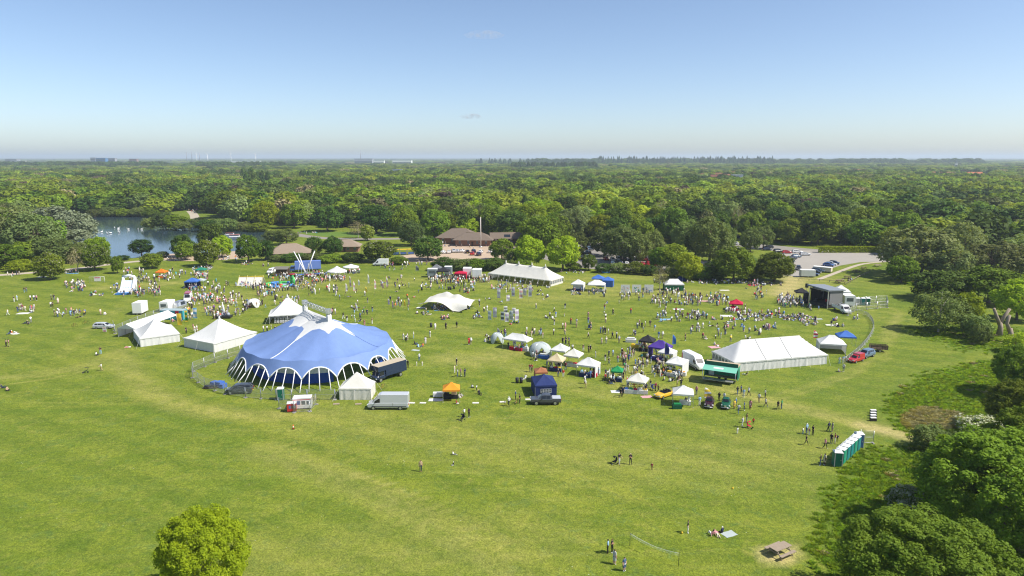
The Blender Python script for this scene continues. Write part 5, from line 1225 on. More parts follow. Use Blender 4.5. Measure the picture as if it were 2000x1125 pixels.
# ------------------------------------------------------------------ portable toilets
def portaloo(label, px, py, rz, col, rep=False, x=None):
    m = mat('toilet_' + col, dict(green=(.012, .16, .105), blue=(.07, .20, .46), teal=(.015, .20, .20), mint=(.02, .26, .16), grey=(.45, .47, .48))[col], .45)
    t = thing('portable_toilet', label, 'portable toilet', G(px, py) if x is None else x, rz, 'portable toilets')
    mb = MB(); mb.box(-.55, .55, -.55, .55, .06, 2.08, m); mb.build('cabin', t)
    mb = MB(); mb.add([(-.6, -.6, 2.081), (.6, -.6, 2.081), (.6, .6, 2.081), (-.6, .6, 2.081), (-.42, -.12, 2.3), (.42, -.12, 2.3), (.42, .12, 2.3), (-.42, .12, 2.3)], [(0, 1, 5, 4), (1, 2, 6, 5), (2, 3, 7, 6), (3, 0, 4, 7), (4, 5, 6, 7), (3, 2, 1, 0)], mat('toilet_roof', (.74, .75, .75), .5)); mb.build('roof', t)
    dr = MB(); dr.box(-.40, .40, -.585, -.552, .14, 1.98, mat('toilet_door_' + col, tuple(c * .75 for c in dict(green=(.012, .16, .105), blue=(.07, .20, .46), teal=(.015, .20, .20), mint=(.02, .26, .16), grey=(.45, .47, .48))[col]), .4)); d_ = dr.build('door', t)
    q = MB(); q.box(.25, .33, -.605, -.586, .95, 1.1, alu); q.build('handle', d_)
    for s in (-1, 1): q = MB(); q.box(s * .5 - .05, s * .5 + .05, -.582, -.552, .08, 2.07, mat('toilet_trim', (.42, .44, .46), .5)); q.build('door_post', t)
    for z in (.4, .9, 1.4):
        for s in (-1, 1): q = MB(); q.box(s * .562 - .01, s * .562 + .01, -.36, .36, z, z + .36, m); q.build('side_rib', t)
    q = MB(); q.tube([(.3, .3, 2.1), (.3, .3, 2.55)], .05, white_trim, 6); q.build('vent_pipe', t)
    q = MB(); q.box(-.5, .5, -.5, .5, 0, .06, trim_m); q.build('skid_base', t); return t
a, b = G(1634, 909), G(1676, 872)
dirv = (b - a); nl = ['nearest green portable toilet of the row at the thicket', 'second nearest toilet of the row, green', 'third toilet of the row, teal', 'fourth toilet of the row, blue-green', 'fifth toilet of the row, green', 'sixth toilet of the row, teal', 'farthest blue toilet at the end of the row']
for i in range(7):
    portaloo(nl[i], 0, 0, math.atan2(dirv.y, dirv.x) + math.pi / 2 if i not in (0, 6) else R(-8), ['green', 'mint', 'teal', 'teal', 'mint', 'teal', 'blue'][i], x=a + dirv * (i / 6))
portaloo('lone green portable toilet inside the big top fence', 549, 780, R(8), 'green')
for i, px in enumerate((1674, 1684, 1694)): portaloo(['white-grey toilet behind the stage, left of three', 'middle green toilet behind the stage', 'right-hand green toilet behind the stage'][i], px, 596, R(-10), ['grey', 'teal', 'green'][i])
# ------------------------------------------------------------------ fencing
wire = mat('fence_wire', (.50, .51, .52), .5, .05, 2, .6)
fp = None; fence_n = [0]
def fence_panel(p, q, where):
    global fp
    d = q - p; L_ = d.length
    if fp is None:
        t = thing('mesh_fence_panel', '', 'fence'); fr = MB()
        for x in (-.5, .5): fr.tube([(x, 0, .12), (x, 0, 2.0)], .024, steel, 5)
        for z in (.16, 1.0, 1.97): fr.tube([(-.5, 0, z), (.5, 0, z)], .02, steel, 5)
        fr.build('frame', t); ms = MB()
        for k in range(1, 34): ms.tube([(-.5 + k / 34, 0, .17), (-.5 + k / 34, 0, 1.96)], .0035, wire, 3, False)
        for k in range(1, 8): ms.tube([(-.5, 0, .17 + k * .225), (.5, 0, .17 + k * .225)], .005, wire, 3, False)
        ms.build('wire_mesh', t)
        for x in (-.5, .5): ft = MB(); ft.box(x - .05, x + .05, -.32, .32, 0, .13, mat('fence_block', (.32, .31, .30), .9)); ft.build('foot_block', t)
        fp = t
    else: t = copy_tree(fp)
    fence_n[0] += 1
    tag(t, where, 'fence', 'mesh fence panels'); t.location = (p + q) / 2; t.rotation_euler = (0, 0, math.atan2(d.y, d.x)); t.scale = (L_ * .985, 1, 1); return t
def fence_line(pts, lab, step=3.4):
    ps = GP(pts); acc = []
    for a_, b_ in zip(ps[:-1], ps[1:]):
        n = max(1, round((b_ - a_).length / step)); acc += [a_ + (b_ - a_) * (k / n) for k in range(n)]
    acc.append(ps[-1])
    for a_, b_ in zip(acc[:-1], acc[1:]): fence_panel(a_, b_, lab)
fence_line([(470, 692), (420, 708), (378, 726), (376, 738), (400, 757), (440, 770), (480, 777), (540, 781), (600, 781), (655, 781)], 'steel mesh fence panel in the ring before the big top')
fence_line([(545, 798), (575, 806), (605, 804), (618, 790)], 'steel mesh fence panel around the generators')
fence_line([(330, 610), (270, 632), (225, 652), (222, 640)], 'steel mesh fence panel beside the gabled marquee')
fence_line([(1655, 617), (1672, 606), (1733, 601), (1731, 590), (1690, 592)], 'steel mesh fence panel behind the stage')
fence_line([(1676, 866), (1705, 866)], 'steel mesh fence panel beside the toilets')
bp0 = None
def barrier(p, q, lab):
    global bp0
    d = q - p
    if bp0 is None:
        t = thing('crowd_barrier', '', 'barrier'); fr = MB()
        fr.tube([(-.5, 0, .2), (-.5, 0, 1.1), (.5, 0, 1.1), (.5, 0, .2), (-.5, 0, .2)], .025, steel, 5); fr.build('frame', t); br = MB()
        for k in range(1, 16): br.tube([(-.5 + k / 16, 0, .2), (-.5 + k / 16, 0, 1.1)], .011, steel, 4, False)
        br.build('bars', t)
        for x in (-.36, .36): ft = MB(); ft.tube([(x, -.3, .02), (x, 0, .2), (x, .3, .02)], .025, steel, 5); ft.build('foot', t)
        bp0 = t
    else: t = copy_tree(bp0)
    tag(t, lab, 'barrier', 'crowd barriers'); t.location = (p + q) / 2; t.rotation_euler = (0, 0, math.atan2(d.y, d.x)); t.scale = (d.length * .96, 1, 1)
ln_ = smooth_line(GP([(1652, 706), (1680, 684), (1698, 662), (1708, 640), (1700, 622), (1684, 612), (1664, 612)]), 3)
acc = [ln_[0]]
for p in ln_[1:]:
    if (p - acc[-1]).length >= 2.2: acc.append(p)
for a_, b_ in zip(acc[:-1], acc[1:]): barrier(a_, b_, 'steel crowd barrier in the curved line right of the stage field')
# ------------------------------------------------------------------ flags and banners
def feather(px, py, pytop, c1, c2, label, w_=.75, banner=False, rz=None, body=.55):
    g_ = G(px, py); h_ = HT(px, py, pytop); t = thing('feather_flag', label, 'flag', g_, R(random.uniform(-25, 25)) if rz is None else R(rz), 'feather flags')
    p = MB(); p.tube([(0, 0, -.02), (0, 0, h_ * .9), (.12, 0, h_)] if not banner else [(0, 0, -.02), (0, 0, h_)], [.035, .025, .012] if not banner else [.035, .025], mat('flag_pole', (.62, .58, .30), .6), 5); p.build('pole', t)
    z1, z0 = h_ * .985, h_ * (1 - body)
    def fn(u, v):
        z = z0 + (z1 - z0) * v; ww = w_ * (1 if banner else (1 - v ** 4 * .85)); return (.03 + u * ww, .10 * math.sin(v * 6 + u * 2) * u, z)
    c = surf(4, 12, fn, FAB[c1], 'flag_cloth', t)
    if c2:
        def fb(u, v):
            x, y, z = fn(u, .12 + .28 * v); return (x, y - .012, z)
        surf(4, 4, fb, FAB[c2], 'printed_band', c)
        def fc(u, v):
            x, y, z = fn(u, .62 + .22 * v); return (x, y - .012, z)
        surf(4, 4, fc, FAB[c2], 'printed_band', c)
    return t
FL = [(676, 582, 553, 'white', 'lilac'), (684, 578, 539, 'cream', 'pink'), (691, 584, 549, 'pink', 'white'), (700, 566, 546, 'cream', None), (714, 579, 560, 'yellow', None), (719, 568, 535, 'cream', 'white'), (732, 581, 545, 'cream', 'pink'), (744, 571, 546, 'white', 'pink'), (747, 572, 552, 'pink', None), (755, 576, 539, 'pink', 'cream'), (758, 604, 583, 'lilac', None), (766, 611, 587, 'pink', 'lilac'), (774, 606, 585, 'cream', None), (780, 608, 587, 'pink', 'white'), (789, 606, 586, 'yellow', None), (797, 606, 581, 'pink', 'cream')]
for i, (px, py, pt, c1, c2) in enumerate(FL): feather(px, py, pt, c1, c2, f'slim {dict(white="white", cream="cream", pink="pink", lilac="lilac", yellow="yellow")[c1]} festival flag on a tall pole right of the big top', .55, False)
FB = [(971, 594, 562, 'lilac', 'white'), (989, 596, 576, 'lilac', 'white'), (999, 590, 560, 'white', 'lilac'), (1014, 594, 564, 'white', 'pink'), (1022, 586, 562, 'lilac', 'white'), (1032, 592, 558, 'white', 'lilac'), (953, 636, 606, 'white', 'sage'), (963, 632, 600, 'lilac', 'white'), (978, 636, 608, 'white', 'grey'), (984, 620, 598, 'white', 'grey'), (986, 640, 610, 'white', 'lilac'), (995, 636, 606, 'white', 'sage'), (1000, 620, 601, 'white', 'lilac'), (1006, 640, 604, 'white', 'lilac')]
for i, (px, py, pt, c1, c2) in enumerate(FB): feather(px, py, pt, c1, c2, f'{dict(white="white", lilac="lilac")[c1]} festival banner with {dict(white="white", pink="pink", sage="grey-green", grey="grey", lilac="lilac")[c2]} print in mid-field', .95, True, body=.62)
feather(1587, 672, 645, 'red', 'white', 'red feather flag behind the walled white gazebo', 1.0, rz=0); feather(1312, 688, 653, 'blue', None, 'blue feather flag at the purple gazebo', .8, rz=0)
feather(1375, 782, 757, 'white', 'yellow', 'white feather flag beside the maroon vintage car', 1.2, rz=0, body=.8); feather(1297, 712, 668, 'navy', None, 'tall navy feather flag in front of the purple gazebo', .9, rz=0); feather(971, 668, 640, 'grey', None, 'grey feather flag at the small dome shelter', .7, rz=0)
feather(812, 537, 518, 'grey', None, 'dark grey feather flag left of the food trailers', 1.2, rz=0); feather(376, 532, 522, 'white', None, 'white feather flag left of the emerald gazebo', 1.2, rz=0); feather(406, 532, 522, 'white', None, 'white flag right of the emerald gazebo', 1.2, rz=0)
feather(378, 624, 601, 'skyblue', 'white', 'pale blue banner flag right of the teal container', 1.0, True, 0, .9); feather(347, 636, 612, 'yellow', None, 'yellow banner flag at the end of the gabled marquee', 1.1, True, 0, .95); feather(362, 630, 606, 'yellow', 'green', 'yellow-green banner flag beside the teal container', .7, True, 0, .95); feather(434, 613, 595, 'white', None, 'white feather flag by the dark ride', .8, rz=0)
# ------------------------------------------------------------------ trailers and units
def trailer_box(label, px, py, L_, W_, H_, rz, m, name='box_trailer', cat='trailer', win=None, legs=.45):
    t = thing(name, label, cat, G(px, py), R(rz)); mb = MB(); mb.box(-L_ / 2, L_ / 2, -W_ / 2, W_ / 2, legs, H_, m); bd = mb.build('body', t)
    rf = MB(); rf.box(-L_ / 2 - .03, L_ / 2 + .03, -W_ / 2 - .03, W_ / 2 + .03, H_ + .001, H_ + .07, mat('trailer_roof', (.72, .72, .70), .6)); rf.build('roof', t)
    for s in (-1, 1): wheel(t, 0, s * (W_ / 2 - .08), .3, .2)
    fr = MB(); fr.box(-L_ / 2 + .1, L_ / 2 - .1, -W_ / 2 + .15, W_ / 2 - .15, legs - .12, legs - .002, trim_m); fr.tube([(L_ / 2, 0, legs - .06), (L_ / 2 + 1.1, 0, legs - .1)], .05, trim_m, 5); fr.build('chassis', t)
    for y in (-1, 1): q = MB(); q.box(-L_ / 2 * .96 if y < 0 else .02, -.02 if y < 0 else L_ / 2 * .96, -W_ / 2 - .03, -W_ / 2 - .004, legs + .06, H_ - .06, m); q.build('door', t)
    if win: q = MB(); q.box(-L_ * .32, L_ * .32, -W_ / 2 - .05, -W_ / 2 - .032, H_ * .52, H_ * .84, win_m); q.build('window', t)
    return t
whitep = P_['white']
trailer_box('white twin-door box trailer left of the teal container', 275, 612, 2.4, 4.0, 3.2, 4, whitep)
trailer_box('white camper trailer behind the teal container', 328, 607, 2.4, 4.2, 2.8, 0, whitep, win=True)
trailer_box('white catering trailer beside the red stall', 913, 541, 2.9, 3.4, 3.3, -2, whitep); trailer_box('second white catering trailer by the spiked marquee', 932, 543, 3.2, 3.4, 3.2, -2, whitep)
trailer_box('grey food trailer at the left of the black awnings', 845, 541, 3.4, 2.6, 3.0, -2, mat('trailer_grey', (.26, .30, .31), .5), win=True); trailer_box('grey food trailer at the right of the black awnings', 876, 538, 2.6, 2.4, 3.3, -2, mat('trailer_grey', (.26, .30, .31), .5))
trailer_box('white service trailer behind the stage', 1654, 597, 2.8, 4.2, 3.2, -8, whitep, win=True)
trailer_box('cream double skip trailer on the gravel car park', 1606, 531, 6.4, 2.2, 1.9, -38, mat('cream_panel', (.60, .54, .42), .7)); trailer_box('pale grey hut at the corner of the gravel car park', 1576, 541, 5.0, 2.4, 2.6, -6, mat('hut_grey', (.55, .58, .56), .7))
# airstream-like silver trailer and ice cream van
t = thing('silver_caravan', 'rounded silver catering caravan behind the teal container', 'caravan', G(353, 604), R(75))
st = [(-1.9, .6, 1.2, 1.6, .7, .5), (-1.6, .45, 1.3, 2.1, 1.0, .75), (-.9, .4, 1.3, 2.5, 1.1, .8), (.9, .4, 1.3, 2.5, 1.1, .8), (1.6, .45, 1.3, 2.1, 1.0, .75), (1.9, .6, 1.2, 1.6, .7, .5)]
loft(st, alu, 'body', t); side_glass(st, -.8, .8, t)
for s in (-1, 1): wheel(t, 0, s * 1.0, .3, .2)
t = place(van('white ice cream van with red roof and stripes', whitep, 5.2, 2.6, 1.0, 'ice_cream_van'), 372, 583, 364, 594)
mb = MB(); mb.box(-2.4, 1.2, -.8, .8, 2.605, 2.68, P_['red']); mb.build('red_roof', t); mb = MB()
for s in (-1, 1): mb.box(-2.5, 2.0, s * 1.012 - .006, s * 1.012 + .006, .78, 1.0, P_['red'])
mb.build('red_stripe', t)
# teal shipping container with red sign
t = thing('shipping_container', 'teal corrugated container with a red sign behind the gabled marquee', 'container', G(341, 623), R(-4)); tl = mat('teal_paint', (.05, .30, .36), .5); mb = MB(); L_ = 6.1
vs = []; fs = []; n = 44
for s in (-1, 1):
    for k in range(n):
        x0, x1 = -L_ / 2 + L_ * k / n, -L_ / 2 + L_ * (k + 1) / n; o = .04 if k % 2 else 0; mb.box(x0, x1, s * 1.18 - .03 + s * o, s * 1.18 + .03 + s * o, .15, 2.5, tl)
mb.box(-L_ / 2, L_ / 2, -1.14, 1.14, .1, .14, tl); mb.build('corrugated_sides', t); mb = MB(); mb.box(-L_ / 2, L_ / 2, -1.25, 1.25, 2.502, 2.58, mat('container_roof', (.30, .38, .40), .7)); mb.build('roof', t)
for s in (-1, 1): mb = MB(); mb.box(s * L_ / 2 - .04, s * L_ / 2 + .04, -1.2, 1.2, .1, 2.499, tl); mb.build('end_panel', t)
mb = MB(); mb.box(1.1, 2.0, -1.30, -1.262, 1.6, 2.45, P_['red']); mb.build('red_sign', t)
# green exhibition trailer
t = thing('exhibition_trailer', 'green exhibition trailer with raised awning in front of the long marquee', 'trailer', G(1409, 743), R(-27)); gp = mat('exhibition_green', (.03, .26, .15), .45); gd = mat('exhibition_dark_green', (.01, .10, .065), .5)
mb = MB(); mb.box(-3.1, 3.1, -.1, 1.25, .6, .7, old_wood); mb.build('floor', t)
mb = MB(); mb.box(-3.1, 3.1, 1.2, 1.25, .702, 3.3, gp); mb.build('back_wall', t)
for s in (-1, 1): mb = MB(); mb.box(s * 3.08 - .03, s * 3.08 + .03, -1.2, 1.19, .702, 3.3, gp); e_ = mb.build('end_wall', t)
mb = MB(); mb.box(3.12, 3.14, -.5, .3, .8, 2.6, gd); mb.build('end_door', t)
mb = MB(); mb.box(-3.13, 3.13, -1.22, 1.27, 3.302, 3.4, mat('tan_roof', (.46, .37, .25), .9)); mb.build('roof', t)
mb = MB(); mb.box(-3.1, 3.1, -1.27, -1.23, 3.3, 3.95, gd); mb.build('sign_board', t)
mb = MB(); mb.add([(-3.1, -1.24, 3.25), (3.1, -1.24, 3.25), (3.1, -3.3, 2.75), (-3.1, -3.3, 2.75)], [(0, 1, 2, 3)], fabric('mint_awning', (.20, .55, .42), .2)); mb.build('awning', t)
mb = MB(); mb.add([(-1.2, -1.9, 3.10), (.6, -1.9, 3.10), (.6, -2.5, 2.955), (-1.2, -2.5, 2.955)], [(0, 1, 2, 3)], white_pvc); mb.build('awning_print', t)
for s in (-1, 1): mb = MB(); mb.tube([(s * 3.0, -3.25, 0), (s * 3.0, -3.25, 2.76)], .04, alu, 5); mb.build('awning_pole', t)
mb = MB(); mb.box(-3.1, 2.4, -2.3, -1.1, .5, .62, steel); mb.build('drop_stage', t)
mb = MB(); mb.box(-2.6, -1.6, .6, 1.1, .702, 2.4, whitep); mb.box(-.4, 1.8, 1.1, 1.18, 1.2, 2.6, win_m); mb.build('display_panels', t)
for x in (-1.2, 0): 
    for s in (-1, 1): wheel(t, x + .6, s * 1.05, .32, .22)
# two generators
def genset(label, px, py, L_, W_, H_, m, rz):
    t = thing('generator', label, 'generator', G(px, py), R(rz)); mb = MB(); mb.box(-L_ / 2, L_ / 2, -W_ / 2, W_ / 2, .2, H_, m); mb.build('housing', t)
    mb = MB(); mb.box(-L_ / 2 - .02, L_ / 2 + .02, -W_ / 2 - .02, W_ / 2 + .02, H_ + .001, H_ + .08, mat('genset_roof', (.66, .66, .64), .6)); mb.build('lid', t)
    for k in range(3): mb = MB(); x = -L_ / 2 + L_ * (.2 + .28 * k); mb.box(x, x + L_ * .2, -W_ / 2 - .02, -W_ / 2 - .004, H_ * .45, H_ * .8, win_m if k else P_['blue']); mb.build('vent_panel', t)
    mb = MB(); mb.box(-L_ / 2 - .006, L_ / 2 + .006, -W_ / 2 - .008, W_ / 2 + .008, H_ * .86, H_ * .93, P_['red']); mb.build('red_band', t)
    mb = MB(); mb.box(-L_ / 2 + .1, L_ / 2 - .1, -W_ / 2 + .05, W_ / 2 - .05, 0, .2, trim_m); mb.build('skid', t)
genset('white and red site cabin generator in the small fence', 592, 796, 3.0, 1.7, 1.9, whitep, 8); genset('small red generator next to the white one', 571, 803, 1.5, 1.2, 1.5, P_['red'], 12)
mb = MB()
# ------------------------------------------------------------------ stage
def stage():
    F0, F1, B1 = G(1580, 594), G(1617, 603), G(1650, 596); d = F1 - F0; L_ = d.length; rz = math.atan2(d.y, d.x); ex = d.normalized(); ey = Vector((-ex.y, ex.x, 0)); D_ = 5.5
    t = thing('mobile_stage', 'black mobile concert stage with sloping roof facing the crowd', 'stage', F0 + ex * L_ / 2, rz); h = L_ / 2
    k = mat('stage_black', (.02, .021, .024), .6); rfm = mat('stage_roof', (.20, .22, .25), .45)
    mb = MB(); mb.box(-h, h, 0, D_, .9, 1.1, k); mb.build('deck', t); mb = MB(); mb.box(-h + .05, h - .05, .05, D_ - .05, .1, .898, trim_m); mb.build('skirt', t)
    mb = MB(); mb.add([(-h - .4, -.9, 5.9), (h + .4, -.9, 5.5), (h + .4, D_ + .4, 5.0), (-h - .4, D_ + .4, 5.4), (-h - .4, -.9, 5.5), (h + .4, -.9, 5.1), (h + .4, D_ + .4, 4.75), (-h - .4, D_ + .4, 5.15)], [(0, 1, 2, 3), (7, 6, 5, 4), (0, 4, 5, 1), (1, 5, 6, 2), (2, 6, 7, 3), (3, 7, 4, 0)], rfm); mb.build('roof', t)
    mb = MB(); mb.box(-h, h, D_ - .06, D_, 1.102, 4.9, k); mb.build('back_cloth', t)
    mb = MB(); mb.box(h - .04, h, .3, D_ - .08, 1.102, 4.9, mat('stage_mesh', (.17, .17, .17), .8)); mb.build('side_mesh', t); mb = MB(); mb.box(-h, -h + .04, .3, D_ - .08, 1.102, 4.9, k); mb.build('side_mesh', t)
    for x in (-h + .1, h - .1):
        for y in (-.2, D_ - .3): q = MB(); q.box(x - .1, x + .1, y - .1, y + .1, 0, 5.2, alu); q.build('tower', t)
    q = MB(); q.tube([(-h, -.25, 5.0), (h, -.25, 4.9)], .08, alu, 6); q.build('lighting_bar', t)
    for i in range(7): q = MB(); x = -h + (i + .5) * L_ / 7; q.box(x - .13, x + .13, -.38, -.12, 4.5, 4.85, trim_m); q.build('stage_light', t)
    for i, (x, y) in enumerate([(-2, 1.2), (0, 3.2), (2, 1.4)]): q = MB(); q.box(x - .35, x + .35, y - .25, y + .25, 1.102, 1.9, trim_m if i != 1 else P_['red']); q.build('amplifier', t)
    q = MB(); q.lathe([(.3, 1.102), (.32, 1.3), (.3, 1.55)], P_['red'], 12, (.3, 3.6)); q.build('drum', t)
    # speaker stack
    s_ = thing('speaker_stack', 'tall black speaker stack left of the stage', 'loudspeaker', F0 - ex * 1.6 + ey * .3, rz)
    for z in (0, 1.05, 2.1): q = MB(); q.box(-.6, .6, -.45, .45, z + .002, z + 1.03, k); q.build('speaker_box', s_)
    q = MB(); q.tube([(0, 0, 3.1), (0, 0, 5.0)], .05, alu, 6); q.build('pole', s_); q = MB(); q.box(-.35, .35, -.3, .3, 4.6, 5.8, k); q.build('top_speaker', s_)
stage()
# ------------------------------------------------------------------ fairground pieces
def inflatable_slide():
    t = thing('inflatable_slide', 'white and blue inflatable slide among children at left', 'bouncy castle', G(250, 571), R(8)); bl = mat('inflatable_blue', (.05, .2, .5), .4)
    wv = mat('inflatable_white', (.74, .76, .78), .45)
    for s in (-1, 1):
        q = MB(); q.tube([(s * 1.7, -2.6, .45), (s * 1.7, -.6, 1.0), (s * 1.7, 1.2, 3.2), (s * 1.7, 2.0, 3.9)], [.4, .4, .42, .42], wv, 10); q.build('side_tube', t)
        q = MB(); q.tube([(s * 1.7, 2.0, 0), (s * 1.7, 2.0, 4.6)], .45, wv, 10); q.build('tower_tube', t)
    q = MB(); q.tube([(-1.7, 2.0, 4.6), (0, 2.0, 5.1), (1.7, 2.0, 4.6)], .42, wv, 10); q.build('top_arch', t)
    surf(4, 10, lambda u, v: ((u - .5) * 3.2, -2.4 + v * 4.3, .35 + 3.2 * v ** 1.4), mat('slide_grey', (.55, .62, .68), .4), 'slide_bed', t)
    q = MB(); q.box(-2.0, 2.0, -4.2, -2.5, .02, .55, bl); q.build('landing_pad', t)
    for k in range(4): q = MB(); q.box(-1.3 + k * .75, -.9 + k * .75, -.3, 0, 1.35, 1.6, bl); q.build('blue_mark', t)
inflatable_slide()
def inflatable_ring():
    t = thing('inflatable_arena', 'green and blue round inflatable arena by the fair crowd', 'inflatable', G(545, 558))
    cs = [mat('inflatable_green', (.08, .42, .10), .4), mat('inflatable_blue', (.05, .2, .5), .4), mat('inflatable_red', (.55, .06, .04), .4)]
    for k in range(10):
        a0, a1 = 6.2832 * k / 10, 6.2832 * (k + .96) / 10; q = MB(); q.tube([(4.6 * math.cos(a), 4.2 * math.sin(a), .4) for a in np.linspace(a0, a1, 6)], .42, cs[(k % 2) if k != 5 else 2], 8); q.build('ring_tube', t)
    q = MB(); q.lathe([(4.3, .02), (4.3, .1)], mat('arena_floor', (.30, .42, .52), .6), 24); q.build('floor', t)
    q = MB(); q.tube([(3.4, 2.0, .3), (3.6, 2.1, 2.2), (4.2, 1.6, 2.9), (4.8, .6, 2.2), (4.9, .2, .3)], .38, cs[0], 8); q.build('entrance_arch', t)
    for x, y, c in ((-1.5, .5, 1), (1, -1, 2), (0, 1.5, 0)): q = MB(); q.lathe([(.6, .1), (.62, .5), (.4, .8)], cs[c], 10, (x, y)); q.build('inflatable_block', t)
inflatable_ring()
def bungee():
    t = thing('bungee_trampoline', 'bungee trampoline ride with four slanting white masts', 'fairground ride', G(598, 537)); mats = [P_['red'], P_['blue']]
    for k, (x, y) in enumerate([(-4.5, -1.5), (-1.5, -3), (2, -2.8), (4.5, -.5)]):
        q = MB(); q.lathe([(1.6, .6), (1.6, .72)], mats[k % 2], 14, (x, y)); q.build('trampoline', t)
        q = MB()
        for j in range(6): a = j * 1.047; q.tube([(x + 1.5 * math.cos(a), y + 1.5 * math.sin(a), 0), (x + 1.5 * math.cos(a), y + 1.5 * math.sin(a), .6)], .05, alu, 5)
        q.build('trampoline_legs', t)
    for (x, y, z) in [(-4.0, 0, 8.6), (-2.6, 1.0, 7.6), (3.6, 0, 8.8), (1.6, -3, .2)]:
        q = MB(); q.tube([(0, 0, .5), (x, y, z)], [.22, .16], white_trim, 7); q.build('mast', t)
    for (x, y) in ((-2.6, -1.5), (-1.2, -1.9), (1.8, -1.2), (2.9, -.5)): q = MB(); q.tube([(x, y, .2), (x * .7, y * .5, 4.3)], .05, white_trim, 5); q.build('stay', t)
    q = MB(); q.box(-.8, .8, -.6, .6, .02, 1.0, steel); q.build('base', t)
bungee()
def play_frame():
    t = thing('climbing_frame', 'striped A-frame play tent with yellow top behind the inflatable', 'play frame', G(492, 556)); 
    for s in (-1, 1): surf(8, 1, lambda u, v: (-4 + 8 * u, s * 2.4 * (1 - v), .1 + 2.5 * v), FAB['cream'], 'canvas_side', t)
    q = MB(); q.tube([(-4.2, 0, 2.7), (4.2, 0, 2.9)], .12, FAB['yellow'], 6); q.build('ridge_roll', t)
    for x in (-4, -1.3, 1.3, 4):
        for s in (-1, 1): q = MB(); q.tube([(x, s * 2.7, 0), (x, -s * .2, 3.1)], .06, mat('yellow_pole', (.62, .55, .2), .5), 5); q.build('frame_pole', t)
play_frame()
t = thing('wooden_stall', 'dark wooden stall with sloping roof beside the small white van', 'stall', G(551, 538), R(2)); mb = MB(); mb.add([(-2.6, -1.8, 2.5), (2.6, -1.8, 2.5), (2.6, 1.4, 3.1), (-2.6, 1.4, 3.1)], [(0, 1, 2, 3)], mat('stall_roof', (.16, .15, .13), .9)); mb.build('roof', t)
for x in (-2.4, 0, 2.4):
    for y in (-1.6, 1.2): q = MB(); q.box(x - .06, x + .06, y - .06, y + .06, 0, 2.55 if y < 0 else 3.05, wood_m); q.build('post', t)
mb = MB(); mb.box(-2.4, 2.4, -1.5, -1.1, 0, 1.0, wood_m); mb.build('counter', t); mb = MB(); mb.box(-2.4, 2.4, 1.1, 1.16, 0, 2.9, wood_m); mb.build('back_wall', t)
# ride with a white mast
t = thing('mini_ride', 'small dark ride with a white inflatable mast near the left tents', 'fairground ride', G(436, 621)); mb = MB(); mb.box(-2.2, 2.2, -1, 1, .15, .7, trim_m); mb.build('base', t)
for x in (-1.4, 0, 1.4): q = MB(); q.lathe([(.45, .7), (.5, 1.0), (.42, 1.35), (.15, 1.5)], mat('ride_grey', (.30, .32, .36), .4), 10, (x, 0)); q.build('car', t)
q = MB(); q.tube([(.2, .6, .3), (0, .6, 2.4), (-.2, .6, 4.2)], [.35, .28, .1], white_pvc, 8); q.build('inflatable_mast', t)
# graffiti boards
for i, (px, cc) in enumerate(((1221, ('pink', 'orange', 'black', 'white')), (1243, ('white', 'skyblue', 'yellow', 'green')), (1267, ('yellow', 'white', 'pink', 'skyblue')))):
    t = thing('painted_board', ['leftmost painted board with dark pink and orange splashes', 'middle painted board with blue and green splashes', 'rightmost painted board, yellow above white'][i], 'board', G(px, 572), R(-2), 'painted boards'); mb = MB(); mb.box(-1.4, 1.4, 0, .06, .15, 2.6, white_pvc); pb = mb.build('panel', t)
    rr = random.Random(i)
    for k in range(14):
        x, z, w_, h_ = rr.uniform(-1.2, .6), rr.uniform(.25, 2.0), rr.uniform(.25, .7), rr.uniform(.15, .5); n = 9; q = MB(); vs = [(x + w_ / 2 + w_ / 2 * math.cos(a) * rr.uniform(.6, 1), -.006 - k * .002, z + h_ / 2 + h_ / 2 * math.sin(a) * rr.uniform(.6, 1)) for a in np.linspace(0, 5.6, n)]; q.add(vs, [tuple(range(n))], FAB[cc[k % 4]]); q.build('paint_patch', pb)
    for x in (-1.2, 1.2): q = MB(); q.tube([(x, .08, 0), (x, .08, 2.5)], .04, alu, 5); q.tube([(x, .08, 2.0), (x, 1.1, 0)], .03, alu, 5); q.build('support', t)
# football goal, bins, chairs, tables, cone, net, picnic tables
def goal(label, px, py, rz):
    t = thing('football_goal', label, 'goal', G(px, py), R(rz)); q = MB(); q.tube([(-2.4, 0, 0), (-2.4, 0, 2.0), (2.4, 0, 2.0), (2.4, 0, 0)], .06, white_trim, 6); q.build('goal_frame', t)
    q = MB(); 
    for k in range(13): q.tube([(-2.4 + k * .4, 0, 2.0), (-2.4 + k * .4, 1.3, .02)], .008, white_trim, 3, False)
    for k in range(6): q.tube([(-2.4, k * .22, 2 - k * .33), (2.4, k * .22, 2 - k * .33)], .008, white_trim, 3, False)
    q.build('net', t)
goal('white football goal behind the left picnic crowd', 190, 552, 8)
t = thing('goal_board', 'white printed board standing beside the football goal', 'board', G(191, 550), R(5)); q = MB(); q.box(-1.1, 1.1, -.03, .03, .15, 1.7, white_pvc); q.build('panel', t); q = MB(); q.box(-.9, .9, -.045, -.032, 1.2, 1.5, FAB['red']); q.build('red_print', t)
t = thing('gate_board', 'white board with red print on the barrier by the silver estate', 'board', G(205, 650), R(0)); q = MB(); q.box(-.45, .45, -.03, .03, .25, 1.5, white_pvc); q.build('panel', t); q = MB(); q.box(-.35, .35, -.045, -.032, 1.15, 1.3, FAB['red']); q.box(-.3, .3, -.045, -.032, .35, .6, FAB['red']); q.build('red_print', t)
